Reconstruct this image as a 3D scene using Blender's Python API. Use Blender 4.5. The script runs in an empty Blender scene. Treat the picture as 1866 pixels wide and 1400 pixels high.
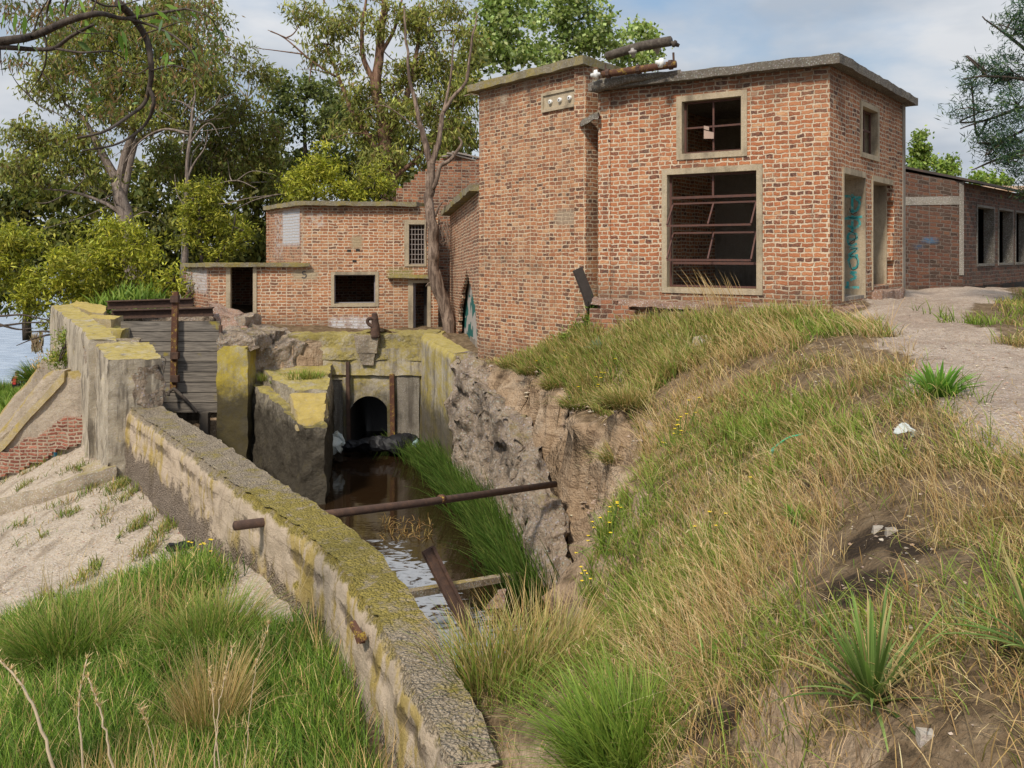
import bpy, bmesh, math, random
import numpy as np
from mathutils import Vector, Matrix

# ------------------------------------------------------------------ basics
SC = bpy.context.scene
COL = SC.collection
rng = np.random.default_rng(11)
random.seed(5)
F, CX, HZ = 1600.0, 933.0, 460.0          # focal length, principal x and horizon y of the photograph

def P(px, py, Y):
    return np.array(((px - CX) / F * Y, Y, -(py - HZ) / F * Y))

def G(px, py, Z):
    return P(px, py, -Z * F / (py - HZ))

def _hash(ix, iy, iz, seed):
    h = (ix.astype(np.int64) * 374761393 + iy.astype(np.int64) * 668265263 + iz.astype(np.int64) * 2147483647 + seed * 974711) & 0xffffffff
    h = ((h ^ (h >> 13)) * 1274126177) & 0xffffffff
    h = (h ^ (h >> 16)) & 0xffffffff
    return h / 4294967295.0

def vnoise(p, seed=0):
    p = np.asarray(p, float)
    i = np.floor(p).astype(np.int64); f = p - i
    f = f * f * (3 - 2 * f)
    r = 0
    for dx in (0, 1):
        wx = f[:, 0] if dx else 1 - f[:, 0]
        for dy in (0, 1):
            wy = f[:, 1] if dy else 1 - f[:, 1]
            for dz in (0, 1):
                wz = f[:, 2] if dz else 1 - f[:, 2]
                r = r + _hash(i[:, 0] + dx, i[:, 1] + dy, i[:, 2] + dz, seed) * wx * wy * wz
    return r * 2 - 1

def fbm(p, scale, octaves=4, seed=0):
    p = np.asarray(p, float) * scale
    a, r = 1.0, 0
    for k in range(octaves):
        r = r + a * vnoise(p + 17.3 * k, seed + k); p = p * 2.03; a *= .5
    return r

def vfbm(p, scale, octaves=3, seed=0):
    return np.stack([fbm(p, scale, octaves, seed + 31 * k) for k in range(3)], 1)

def sstep(a, b, x):
    t = np.clip((x - a) / (b - a), 0, 1)
    return t * t * (3 - 2 * t)

# ------------------------------------------------------------------ objects
def tag(o, label=None, cat=None, group=None, kind=None):
    if label: o['label'] = label
    if cat: o['category'] = cat
    if group: o['group'] = group
    if kind: o['kind'] = kind
    return o

def thing(name, label, cat, loc=(0, 0, 0), group=None, rotz=0):
    o = bpy.data.objects.new(name, None); COL.objects.link(o)
    o.location = tuple(float(c) for c in loc); o.rotation_euler = (0, 0, rotz); o.empty_display_size = .2
    return tag(o, label, cat, group)

def link(o, parent=None, local=False):
    COL.objects.link(o)
    if parent is not None:
        o.parent = parent
        if not local:
            q = parent; off = Vector((0, 0, 0))
            while q is not None:
                if q.type == 'EMPTY': off = Vector(q.location)
                q = q.parent
            if parent.type == 'EMPTY':
                o.matrix_parent_inverse = Matrix.Translation(-off)
    return o

def mesh_np(name, v, faces, mat, parent=None, uv=None, col=None, smooth=False, local=False, slots=None, sharp=0):
    """faces: list of (n,k) int arrays, each of constant k.  uv: per-loop arrays in the same order."""
    me = bpy.data.meshes.new(name)
    v = np.asarray(v, np.float32)
    faces = [np.asarray(f, np.int32) for f in faces if len(f)]
    me.vertices.add(len(v)); me.vertices.foreach_set('co', v.ravel())
    lv = np.concatenate([f.ravel() for f in faces])
    sizes = np.concatenate([np.full(len(f), f.shape[1], np.int32) for f in faces])
    starts = np.concatenate([[0], np.cumsum(sizes)[:-1]]).astype(np.int32)
    me.loops.add(len(lv)); me.loops.foreach_set('vertex_index', lv)
    me.polygons.add(len(sizes)); me.polygons.foreach_set('loop_start', starts)
    try: me.polygons.foreach_set('loop_total', sizes)
    except Exception: pass
    if slots is not None: me.polygons.foreach_set('material_index', np.asarray(slots, np.int32))
    me.update(calc_edges=True)
    me.polygons.foreach_set('use_smooth', np.full(len(sizes), bool(smooth)))
    if sharp: me.set_sharp_from_angle(angle=math.radians(sharp))
    if uv is not None:
        l = me.uv_layers.new(name='UVMap'); l.data.foreach_set('uv', np.asarray(uv, np.float32).ravel())
    if col is not None:
        a = me.color_attributes.new('Col', 'FLOAT_COLOR', 'POINT')
        c = np.ones((len(v), 4), np.float32); c[:, :col.shape[1]] = col
        a.data.foreach_set('color', c.ravel())
    for m in (mat if isinstance(mat, (list, tuple)) else [mat]): me.materials.append(m)
    me.validate()
    return link(bpy.data.objects.new(name, me), parent, local)

class MB:
    """collects boxes, bars, tubes into one mesh"""
    def __init__(s): s.v = []; s.q = []; s.t = []; s.n = 0
    def add(s, v, q=(), t=()):
        v = np.asarray(v, float).reshape(-1, 3)
        s.v.append(v)
        if len(q): s.q.append(np.asarray(q) + s.n)
        if len(t): s.t.append(np.asarray(t) + s.n)
        s.n += len(v); return s
    def hexa8(s, c):          # 4 bottom corners ccw, then 4 top corners
        return s.add(c, [(3, 2, 1, 0), (4, 5, 6, 7), (0, 1, 5, 4), (1, 2, 6, 5), (2, 3, 7, 6), (3, 0, 4, 7)])
    def bar(s, a, b, w, h, up=(0, 0, 1)):
        a = np.asarray(a, float); b = np.asarray(b, float); d = b - a; d = d / np.linalg.norm(d)
        up = np.asarray(up, float); x = np.cross(d, up); x /= np.linalg.norm(x); y = np.cross(x, d)
        x = x * w / 2; y = y * h / 2
        return s.hexa8([a - x - y, a + x - y, b + x - y, b - x - y, a - x + y, a + x + y, b + x + y, b - x + y])
    def tube(s, pts, rad, n=8, cap=True):
        pts = np.asarray(pts, float); m = len(pts)
        rad = np.full(m, rad) if np.isscalar(rad) else np.asarray(rad, float)
        tan = np.gradient(pts, axis=0); tan /= np.linalg.norm(tan, axis=1)[:, None] + 1e-9
        ref = np.array((.31, .17, .93)) if abs(tan[0] @ np.array((.31, .17, .93))) < .9 else np.array((1., .2, 0))
        ang = np.arange(n) / n * 2 * math.pi
        vs = []
        x = np.cross(tan[0], ref); x /= np.linalg.norm(x)
        for i in range(m):
            x = x - tan[i] * (x @ tan[i]); x /= np.linalg.norm(x) + 1e-9
            y = np.cross(tan[i], x)
            vs.append(pts[i] + rad[i] * (np.cos(ang)[:, None] * x + np.sin(ang)[:, None] * y))
        q = [(i * n + k, i * n + (k + 1) % n, (i + 1) * n + (k + 1) % n, (i + 1) * n + k) for i in range(m - 1) for k in range(n)]
        t = []
        if cap and n >= 3:
            t = [(0, k + 1, k) for k in range(1, n - 1)] + [((m - 1) * n, (m - 1) * n + k, (m - 1) * n + k + 1) for k in range(1, n - 1)]
        return s.add(np.concatenate(vs), q, t)
    def build(s, name, mat, parent=None, smooth=False, local=False):
        f = []
        if s.q: f.append(np.concatenate(s.q))
        if s.t: f.append(np.concatenate(s.t))
        return mesh_np(name, np.concatenate(s.v), f, mat, parent, smooth=smooth, local=local)

def curve_pts(pts, n=10):
    """Catmull-Rom through pts"""
    p = np.asarray(pts, float)
    if len(p) < 3: return np.array([p[0] + (p[-1] - p[0]) * t for t in np.linspace(0, 1, n)])
    q = np.vstack([2 * p[0] - p[1], p, 2 * p[-1] - p[-2]])
    out = []
    for i in range(len(p) - 1):
        a, b, c, d = q[i:i + 4]
        for t in np.linspace(0, 1, n, endpoint=False):
            out.append(.5 * (2 * b + (c - a) * t + (2 * a - 5 * b + 4 * c - d) * t * t + (-a + 3 * b - 3 * c + d) * t ** 3))
    out.append(p[-1]); return np.array(out)

def grid_faces(n, m, off=0, wrap=False):
    i, j = np.meshgrid(np.arange(n - 1), np.arange(m if wrap else m - 1), indexing='ij')
    j2 = (j + 1) % m
    return (np.stack([i * m + j, (i + 1) * m + j, (i + 1) * m + j2, i * m + j2], -1).reshape(-1, 4) + off)

def rough_hexa(name, bot, top, mat, parent=None, res=.12, amp=.03, sc=3., seed=0, oct=4, smooth=True):
    """bilinear six-sided block, subdivided and roughened"""
    c = np.asarray(list(bot) + list(top), float)
    fs = [(3, 2, 1, 0), (4, 5, 6, 7), (0, 1, 5, 4), (1, 2, 6, 5), (2, 3, 7, 6), (3, 0, 4, 7)]
    bm = bmesh.new()
    for f in fs:
        a, b, cc, d = c[list(f)]
        n = max(2, int(math.ceil(max(np.linalg.norm(b - a), np.linalg.norm(cc - d)) / res)) + 1)
        m = max(2, int(math.ceil(max(np.linalg.norm(d - a), np.linalg.norm(cc - b)) / res)) + 1)
        n = min(n, 160); m = min(m, 160)
        s, t = np.meshgrid(np.linspace(0, 1, n), np.linspace(0, 1, m), indexing='ij')
        s = s[..., None]; t = t[..., None]
        g = (a * (1 - s) * (1 - t) + b * s * (1 - t) + cc * s * t + d * (1 - s) * t).reshape(-1, 3)
        vs = [bm.verts.new(p) for p in g]
        for q in grid_faces(n, m): bm.faces.new([vs[k] for k in q])
    bmesh.ops.remove_doubles(bm, verts=bm.verts, dist=1e-4)
    bmesh.ops.recalc_face_normals(bm, faces=bm.faces)
    pts = np.array([v.co[:] for v in bm.verts]); d = vfbm(pts, sc, oct, seed) * amp
    for v, dd in zip(bm.verts, d): v.co += Vector(dd)
    me = bpy.data.meshes.new(name); bm.to_mesh(me); bm.free()
    me.polygons.foreach_set('use_smooth', np.full(len(me.polygons), bool(smooth)))
    if smooth: me.set_sharp_from_angle(angle=math.radians(42))
    me.materials.append(mat)
    return link(bpy.data.objects.new(name, me), parent)

def sweep_wall(name, path, hw, ztop, zbot, mat, parent=None, res=.1, amp=.03, sc=3., seed=0, batter=0., cap=0., rnd=.06, lip=.0, oct=4, smk=.25):
    """wall along a plan polyline; hw half widths, ztop / zbot per path point; lip: how far the coping stands out"""
    path = np.asarray(path, float); k = len(path)
    full = lambda a: np.full(k, a, float) if np.isscalar(a) else np.asarray(a, float)
    hw, ztop, zbot = full(hw), full(ztop), full(zbot)
    L = np.concatenate([[0], np.cumsum(np.linalg.norm(np.diff(path, axis=0), axis=1))])
    n = max(4, int(L[-1] / res)); s = np.linspace(0, L[-1], n)
    x = np.interp(s, L, path[:, 0]); y = np.interp(s, L, path[:, 1])
    w = np.interp(s, L, hw); zt = np.interp(s, L, ztop); zb = np.interp(s, L, zbot)
    ks = max(1, int(smk / (s[1] - s[0])))
    ker = np.ones(2 * ks + 1) / (2 * ks + 1)
    sm = lambda a: np.convolve(np.pad(a, ks, mode='reflect', reflect_type='odd'), ker, 'valid')
    x, y = sm(x), sm(y)
    tx, ty = np.gradient(x), np.gradient(y); tl = np.hypot(tx, ty); tx, ty = tx / tl, ty / tl
    nx, ny = ty, -tx                                       # right of travel
    H = (zt - zb).max(); nv = max(4, int(H / res)); nt = max(3, int(2 * hw.max() / res) + 2)
    f = np.linspace(0, 1, nv)
    prof = [(-1, q) for q in f] + [(o, 1.) for o in np.linspace(-1, 1, nt)[1:-1]] + [(1, q) for q in f[::-1]]
    V = []
    for o, q in prof:
        h = q * (zt - zb)
        z = zb + h
        off = o * (w + batter * (zt - z))
        top_d = zt - z
        rr = np.clip(1 - top_d / rnd, 0, 1) if rnd else 0
        if abs(o) == 1: off = off - o * rnd * .6 * rr ** 2
        if lip: off = off + o * lip * (top_d < .32)
        V.append(np.stack([x + nx * off, y + ny * off, z], 1))
    V = np.stack(V, 1); m = V.shape[1]; V = V.reshape(-1, 3)
    V = V + vfbm(V, sc, oct, seed) * amp
    q = grid_faces(n, m)
    # end caps: quads between the two sides
    caps = []
    half = m // 2
    for e, flip in ((0, False), ((n - 1) * m, True)):
        for i in range(half - (0 if m % 2 else 1)):
            a, b, c, d = e + i, e + i + 1, e + m - 2 - i, e + m - 1 - i
            if b == c: continue
            caps.append((a, d, c, b) if flip else (a, b, c, d))
    tri = []
    if m % 2:
        tri = []
    return mesh_np(name, V, [q[:, ::-1], np.array(caps)], mat, parent, smooth=True, sharp=55)

# ------------------------------------------------------------------ node helpers
class NT:
    def __init__(s, name):
        s.m = bpy.data.materials.new(name); s.m.use_nodes = True
        s.t = s.m.node_tree; s.t.nodes.clear()
        s.out = s.t.nodes.new('ShaderNodeOutputMaterial')
    def n(s, typ, ins=None, **props):
        nd = s.t.nodes.new('ShaderNode' + typ)
        for k, v in props.items(): setattr(nd, k, v)
        for k, v in (ins or {}).items(): s.set(nd.inputs[k], v)
        return nd
    def set(s, sock, v):
        if isinstance(v, bpy.types.NodeSocket): s.t.links.new(v, sock)
        elif isinstance(v, bpy.types.Node): s.t.links.new(v.outputs[0], sock)
        else:
            if sock.type == 'RGBA' and not np.isscalar(v) and len(v) == 3: v = (*v, 1)
            sock.default_value = v
    def math(s, op, a, b=None, c=None, clamp=False):
        nd = s.n('Math', operation=op, use_clamp=clamp)
        for i, v in enumerate((a, b, c)):
            if v is not None: s.set(nd.inputs[i], v)
        return nd.outputs[0]
    def vmath(s, op, a, b=None, scale=None):
        nd = s.n('VectorMath', operation=op)
        s.set(nd.inputs[0], a)
        if b is not None: s.set(nd.inputs[1], b)
        if scale is not None: s.set(nd.inputs['Scale'], scale)
        return nd.outputs[0]
    def mix(s, f, a, b, typ='MIX'):
        nd = s.n('Mix', data_type='RGBA', blend_type=typ)
        s.set(nd.inputs[0], f); s.set(nd.inputs[6], a); s.set(nd.inputs[7], b)
        return nd.outputs[2]
    def noise(s, vec, scale, detail=4, rough=.55, dist=0., color=False):
        nd = s.n('TexNoise', {'Vector': vec, 'Scale': scale, 'Detail': detail, 'Roughness': rough, 'Distortion': dist})
        return nd.outputs['Color' if color else 'Fac']
    def ramp(s, f, stops, interp='LINEAR'):
        nd = s.n('ValToRGB'); s.set(nd.inputs[0], f); cr = nd.color_ramp; cr.interpolation = interp
        while len(cr.elements) > 1: cr.elements.remove(cr.elements[-1])
        cr.elements[0].position = stops[0][0]; cr.elements[0].color = (*stops[0][1], 1)
        for p, c in stops[1:]:
            e = cr.elements.new(p); e.color = (*c, 1)
        return nd.outputs[0]
    def smooth(s, x, a, b):
        nd = s.n('MapRange', interpolation_type='SMOOTHSTEP')
        s.set(nd.inputs[0], x); s.set(nd.inputs[1], a); s.set(nd.inputs[2], b)
        return nd.outputs[0]
    def done(s, col, rough=.9, bump=None, bstr=.5, bdist=.02, metal=0., spec=.3, **kw):
        b = s.n('BsdfPrincipled', {'Base Color': col, 'Roughness': rough, 'Metallic': metal, 'Specular IOR Level': spec})
        for k, v in kw.items(): s.set(b.inputs[k], v)
        if bump is not None:
            bp = s.n('Bump', {'Height': bump, 'Strength': bstr, 'Distance': bdist})
            s.t.links.new(bp.outputs[0], b.inputs['Normal'])
        s.t.links.new(b.outputs[0], s.out.inputs[0])
        return s.m
    def pos(s): return s.n('NewGeometry').outputs['Position']
    def nz(s):
        g = s.n('NewGeometry'); x = s.n('SeparateXYZ'); s.set(x.inputs[0], g.outputs['Normal']); return x.outputs[2]
    def sep(s, v):
        x = s.n('SeparateXYZ'); s.set(x.inputs[0], v); return x.outputs

WHITE = (.62, .62, .62)

def brick_mat(name, row=.1, width=.27, stops=None, mortar=(.40, .30, .21), patches=(), dark=.0, msize=.013, seed=0., grime=.35, soot=(-9, 90, 0)):
    """patches: (u0,u1,v0,v1,colour,amount 0..1) painted or plastered areas in wall coordinates"""
    t = NT(name)
    uv = t.n('TexCoord').outputs['UV']
    uv3 = t.vmath('ADD', uv, (seed, seed * .37, seed))
    w1 = t.vmath('SCALE', t.vmath('SUBTRACT', t.noise(uv3, 3.1, 2, color=True), (.5, .5, .5)), scale=.075)
    w2 = t.vmath('SCALE', t.vmath('SUBTRACT', t.noise(uv3, 13, 3, color=True), (.5, .5, .5)), scale=.042)
    w = t.vmath('ADD', t.vmath('ADD', uv, w1), w2)
    br = t.n('TexBrick', {'Vector': w, 'Color1': (0, 0, 0), 'Color2': (1, 1, 1), 'Mortar': (.5, .5, .5), 'Scale': 1., 'Mortar Size': t.math('MULTIPLY', t.math('MULTIPLY_ADD', t.noise(uv3, 6.5, 3, .6), 2.6, -.3), msize),
                          'Mortar Smooth': .35, 'Bias': 0., 'Brick Width': width, 'Row Height': row}, offset=.5, offset_frequency=2, squash=.62, squash_frequency=2)
    rnd = br.outputs['Color']; fac = br.outputs['Fac']
    stops = stops or [(0, (.085, .045, .035)), (.2, (.16, .07, .045)), (.45, (.27, .105, .06)), (.75, (.34, .14, .075)), (1, (.42, .20, .11))]
    n_f = t.noise(uv3, 38, 5, .65)
    n_m = t.noise(uv3, 9, 4, .6)
    n_l = t.noise(uv3, .9, 4, .6)
    n_s = t.noise(t.vmath('MULTIPLY', uv3, (3.2, .35, 1)), 1.3, 4, .6)
    r2 = t.math('ADD', t.math('MULTIPLY', rnd, .95), t.math('MULTIPLY', t.math('SUBTRACT', n_m, .5), .7))
    bc = t.ramp(r2, stops)
    bc = t.mix(t.smooth(n_f, .5, .78), bc, (.52, .34, .22), 'MIX')      # crumbled, dusty spots
    bc = t.mix(t.math('MULTIPLY', t.smooth(t.noise(uv3, 23, 3), .62, .75), .7), bc, (.06, .035, .03))
    mc = t.mix(n_m, tuple(c * .72 for c in mortar), tuple(min(1, c * 1.3) for c in mortar))
    mc = t.mix(t.smooth(n_f, .55, .8), mc, tuple(c * .35 for c in mortar))
    # smeared mortar over some bricks, opened joints elsewhere
    smear = t.smooth(t.noise(uv3, 2.3, 5, .7), .57, .75)
    mfac = t.math('MAXIMUM', fac, t.math('MULTIPLY', smear, t.smooth(n_f, .35, .6)))
    c = t.mix(mfac, bc, mc)
    edge = t.math('MULTIPLY', t.math('MULTIPLY', t.smooth(fac, .0, .22), t.math('SUBTRACT', 1., t.smooth(fac, .3, .75))), t.smooth(n_m, .36, .56))
    c = t.mix(t.math('MULTIPLY', edge, .75), c, (.05, .032, .025))  # dark rims paint the joint shadows into the brick colour
    c = t.mix(t.math('MULTIPLY', t.smooth(n_l, .5, .8), grime), c, (.09, .07, .05))
    c = t.mix(t.math('MULTIPLY', t.smooth(n_s, .56, .8), grime), c, (.07, .055, .045))
    c = t.mix(t.math('MULTIPLY', t.smooth(t.noise(uv3, .5, 3), .45, .75), .2), c, (.34, .26, .18))
    vv_ = t.sep(uv)[1]
    low = t.math('ADD', vv_, t.math('MULTIPLY', t.math('SUBTRACT', n_l, .5), 1.6))
    c = t.mix(t.math('MULTIPLY', t.math('SUBTRACT', 1., t.smooth(low, soot[0], soot[0] + .8)), soot[2]), c, (.10, .075, .055))
    c = t.mix(t.math('MULTIPLY', t.smooth(low, soot[1] - .7, soot[1] + .1), soot[2]), c, (.07, .05, .04))
    c = t.mix(t.math('MULTIPLY', t.smooth(t.noise(uv3, 1.7, 5, .7), .60, .68), .55), c, t.mix(n_f, (.20, .15, .11), (.44, .34, .25)))
    hgt = t.math('ADD', t.math('MULTIPLY', t.math('SUBTRACT', 1., mfac), .8), t.math('MULTIPLY', n_f, .55))
    hgt = t.math('ADD', hgt, t.math('MULTIPLY', rnd, .25))
    xy = t.sep(uv)
    for (u0, u1, v0, v1, pc, am) in patches:
        e = .10
        j = t.math('MULTIPLY', t.math('SUBTRACT', n_m, .5), .25)
        uu = t.math('ADD', xy[0], j); vv = t.math('ADD', xy[1], j)
        mk = t.math('MULTIPLY', t.math('MULTIPLY', t.smooth(uu, u0 - e, u0 + e), t.math('SUBTRACT', 1., t.smooth(uu, u1 - e, u1 + e))),
                    t.math('MULTIPLY', t.smooth(vv, v0 - e, v0 + e), t.math('SUBTRACT', 1., t.smooth(vv, v1 - e, v1 + e))))
        if am < 1: mk = t.math('MULTIPLY', mk, t.smooth(t.noise(uv3, 6.5, 5, .7), .78 - am * .6, .95 - am * .6))
        if am < 1: mk = t.math('MULTIPLY', mk, t.math('SUBTRACT', 1., t.math('MULTIPLY', fac, .6)))
        c = t.mix(mk, c, t.mix(n_m, tuple(q * .8 for q in pc), pc))
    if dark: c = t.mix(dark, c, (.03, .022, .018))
    return t.done(c, .95, hgt, .9, .03, spec=.15)

def concrete_mat(name, c1=(.30, .25, .2), c2=(.40, .35, .28), lichen=.5, lcol=(.34, .25, .035), ltop=.25, stain=.4, agg=.4, bscale=1., streak=0., fine=1., darklow=None, bd=.03, drip=0.):
    t = NT(name); p = t.pos(); nz = t.nz()
    n1 = t.noise(p, 1.1, 5, .6); n2 = t.noise(p, 6, 6, .65); n3 = t.noise(p, 42 * fine, 4, .7)
    vo = t.n('TexVoronoi', {'Vector': p, 'Scale': 30. * fine}, feature='F1')
    vo2 = t.n('TexVoronoi', {'Vector': p, 'Scale': 11. * fine}, feature='F1')
    c = t.mix(n2, c1, c2)
    c = t.mix(t.math('MULTIPLY', t.smooth(n3, .5, .75), .55), c, tuple(q * .42 for q in c1))
    pc = t.n('HueSaturation', {'Saturation': .22, 'Value': .8, 'Color': vo.outputs['Color']}).outputs[0]
    c = t.mix(t.math('MULTIPLY', t.math('SUBTRACT', 1., t.smooth(vo.outputs['Distance'], .1, .5)), agg), c, pc)
    ps = t.vmath('MULTIPLY', p, (5., 5., .45))
    ns = t.noise(ps, 1., 4, .6)
    c = t.mix(t.math('MULTIPLY', t.smooth(t.math('ADD', t.math('MULTIPLY', n1, .6), t.math('MULTIPLY', ns, .4)), .47, .66), stain), c, (.05, .042, .035))
    if streak: c = t.mix(t.math('MULTIPLY', t.smooth(ns, .5, .62), streak), c, (.09, .075, .06))
    lm = t.math('ADD', t.math('ADD', t.math('MULTIPLY', t.noise(p, 1.9, 6, .72), .75), t.math('MULTIPLY', t.noise(p, 14, 3, .6), .25)), t.math('MULTIPLY', t.math('MAXIMUM', nz, 0.), ltop))
    lm = t.math('MULTIPLY', t.smooth(lm, .84 - lichen * .52, 1.0 - lichen * .52), t.smooth(t.math('ADD', t.math('MULTIPLY', n3, .6), t.math('MULTIPLY', n2, .4)), .30, .52))
    lc = t.mix(t.noise(p, 9, 4), tuple(q * .62 for q in lcol), tuple(min(1, q * 1.25) for q in lcol))
    c = t.mix(t.math('MULTIPLY', lm, .82), c, lc)
    if drip:
        dm = t.math('MULTIPLY', t.smooth(t.noise(t.vmath('MULTIPLY', p, (2.6, 2.6, .5)), 1., 5, .65), .50, .64), t.smooth(nz, .6, .2))
        c = t.mix(t.math('MULTIPLY', dm, drip), c, lc)
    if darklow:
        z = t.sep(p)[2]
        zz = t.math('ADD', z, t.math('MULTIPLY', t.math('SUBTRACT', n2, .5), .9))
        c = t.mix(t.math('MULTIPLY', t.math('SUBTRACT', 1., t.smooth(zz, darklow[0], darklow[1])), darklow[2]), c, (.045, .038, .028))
    h = t.math('ADD', t.math('MULTIPLY', n2, .9), t.math('MULTIPLY', n3, .5))
    h = t.math('ADD', h, t.math('MULTIPLY', t.math('SUBTRACT', 1., vo2.outputs['Distance']), agg * .8))
    return t.done(c, .95, h, .8 * bscale, bd, spec=.15)

def plain_mat(name, c, rough=.8, var=.25, sc=6., metal=0., bstr=.3, spec=.3, c2=None, thr=(.45, .7)):
    t = NT(name); p = t.pos()
    n = t.noise(p, sc, 5, .65); n2 = t.noise(p, sc * 7, 4, .6)
    col = t.mix(n, tuple(q * (1 - var) for q in c), tuple(min(1, q * (1 + var)) for q in c))
    if c2: col = t.mix(t.smooth(t.math('ADD', t.math('MULTIPLY', n, .6), t.math('MULTIPLY', n2, .4)), *thr), col, c2)
    return t.done(col, rough, n2, bstr, .01, metal=metal, spec=spec)
# ------------------------------------------------------------------ camera, sky, sun
cam = bpy.data.cameras.new('camera'); cam.sensor_width = 36; cam.lens = 36 * F / 1866
cam.shift_y = -(700 - HZ) / 1866; cam.clip_start = .05; cam.clip_end = 3000
co = bpy.data.objects.new('camera', cam); COL.objects.link(co); co.rotation_euler = (math.radians(90), 0, 0); SC.camera = co

SUN_EL, SUN_AZ = math.radians(47), math.radians(208)      # behind the camera and to its left
W = bpy.data.worlds.new('World'); SC.world = W; W.use_nodes = True
nt = W.node_tree; nt.nodes.clear()
wo = nt.nodes.new('ShaderNodeOutputWorld'); bg = nt.nodes.new('ShaderNodeBackground'); nt.links.new(bg.outputs[0], wo.inputs[0])
sky = nt.nodes.new('ShaderNodeTexSky'); sky.sky_type = 'NISHITA'; sky.sun_disc = False
sky.sun_elevation = SUN_EL; sky.sun_rotation = SUN_AZ; sky.air_density = 1.2; sky.dust_density = 1.5
tc = nt.nodes.new('ShaderNodeTexCoord')
def wn(t, **k):
    n = nt.nodes.new('ShaderNode' + t)
    for a, b in k.items(): setattr(n, a, b)
    return n
mp = wn('Mapping'); mp.inputs['Scale'].default_value = (1.6, 1.6, 4.2); nt.links.new(tc.outputs['Generated'], mp.inputs[0])
nz1 = wn('TexNoise'); nz1.inputs['Scale'].default_value = 1.9; nz1.inputs['Detail'].default_value = 7; nz1.inputs['Roughness'].default_value = .52; nz1.inputs['Distortion'].default_value = .35
nt.links.new(mp.outputs[0], nz1.inputs['Vector'])
rp = wn('ValToRGB'); rp.color_ramp.elements[0].position = .30; rp.color_ramp.elements[1].position = .52
nt.links.new(nz1.outputs['Fac'], rp.inputs[0])
nz2 = wn('TexNoise'); nz2.inputs['Scale'].default_value = 3.1; nz2.inputs['Detail'].default_value = 5
mp2 = wn('Mapping'); mp2.inputs['Location'].default_value = (3, 1, 7); mp2.inputs['Scale'].default_value = (1.3, 1.3, 3.6); nt.links.new(tc.outputs['Generated'], mp2.inputs[0]); nt.links.new(mp2.outputs[0], nz2.inputs['Vector'])
rc = wn('ValToRGB'); rc.color_ramp.elements[0].position = .36; rc.color_ramp.elements[1].position = .62
rc.color_ramp.elements[0].color = (3.7, 4.25, 5.0, 1); rc.color_ramp.elements[1].color = (6.3, 6.5, 6.8, 1)
nt.links.new(nz2.outputs['Fac'], rc.inputs[0])
blue = wn('Mix', data_type='RGBA'); blue.inputs[0].default_value = .6
nt.links.new(sky.outputs[0], blue.inputs[6]); blue.inputs[7].default_value = (2.8, 4.1, 5.8, 1)
mx = wn('Mix', data_type='RGBA'); nt.links.new(rp.outputs[0], mx.inputs[0]); nt.links.new(blue.outputs[2], mx.inputs[6]); nt.links.new(rc.outputs[0], mx.inputs[7])
sx = wn('SeparateXYZ'); nt.links.new(tc.outputs['Generated'], sx.inputs[0])
mr = wn('MapRange'); mr.inputs[1].default_value = .2; mr.inputs[2].default_value = .9; mr.inputs[3].default_value = 1.; mr.inputs[4].default_value = 1.75; nt.links.new(sx.outputs[2], mr.inputs[0])
vm = wn('VectorMath', operation='SCALE'); nt.links.new(mx.outputs[2], vm.inputs[0]); nt.links.new(mr.outputs[0], vm.inputs['Scale'])
nt.links.new(vm.outputs[0], bg.inputs[0]); bg.inputs[1].default_value = .113

sl = bpy.data.lights.new('sun', 'SUN'); sl.energy = 3.9; sl.angle = math.radians(6); sl.color = (1, .91, .78)
so = bpy.data.objects.new('sun', sl); COL.objects.link(so)
sd = Vector((math.sin(SUN_AZ) * math.cos(SUN_EL), math.cos(SUN_AZ) * math.cos(SUN_EL), math.sin(SUN_EL)))
so.rotation_euler = sd.to_track_quat('Z', 'Y').to_euler(); so.location = (-10, -20, 30)

SC.view_settings.view_transform = 'Standard'; SC.view_settings.look = 'None'; SC.view_settings.exposure = 0
SC.cycles.max_bounces = 5; SC.cycles.diffuse_bounces = 2; SC.cycles.transparent_max_bounces = 6

# ------------------------------------------------------------------ terrain
WATER = -5.7
LAKE = -9.9
LY = np.array([0, 3, 4.5, 5.3, 5.84, 6.53, 7.4, 8.48, 9.36, 10.67, 12.4, 14.8, 18, 21, 26, 34, 45, 60, 300])
LX = np.array([.8, .45, .1, -.2, -.36, -.6, -.94, -1.35, -1.8, -2.62, -3.75, -5.3, -7.6, -9.75, -13.2, -17, -21, -25, -90])
RY = np.array([6.6, 7.2, 8, 9, 10, 11, 11.6, 12.8, 15.3, 18, 20, 22.2, 25.3])
RX = np.array([-.9, -.35, .35, .75, .9, 1.2, 1.6, 1.85, 1.66, .74, -.18, -.98, -1.95])
xL = lambda y: np.interp(y, LY, LX)
xR = lambda y: np.interp(y, RY, RX)

def tps_fit(pts, lam=.02):
    p = np.asarray(pts, float); n = len(p); xy = p[:, :2]
    d = np.linalg.norm(xy[:, None] - xy[None], axis=2)
    K = np.where(d > 0, d * d * np.log(d + 1e-12), 0) + lam * np.eye(n) * 10
    A = np.zeros((n + 3, n + 3)); A[:n, :n] = K; A[:n, n] = 1; A[:n, n + 1:] = xy; A[n, :n] = 1; A[n + 1:, :n] = xy.T
    w = np.linalg.solve(A, np.concatenate([p[:, 2], [0, 0, 0]]))
    def f(x, y):
        x = np.asarray(x, float); y = np.asarray(y, float); out = w[n] + w[n + 1] * x + w[n + 2] * y
        for i in range(n):
            r2 = (x - xy[i, 0]) ** 2 + (y - xy[i, 1]) ** 2
            out = out + w[i] * .5 * r2 * np.log(r2 + 1e-12)
        return out
    return f

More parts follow.
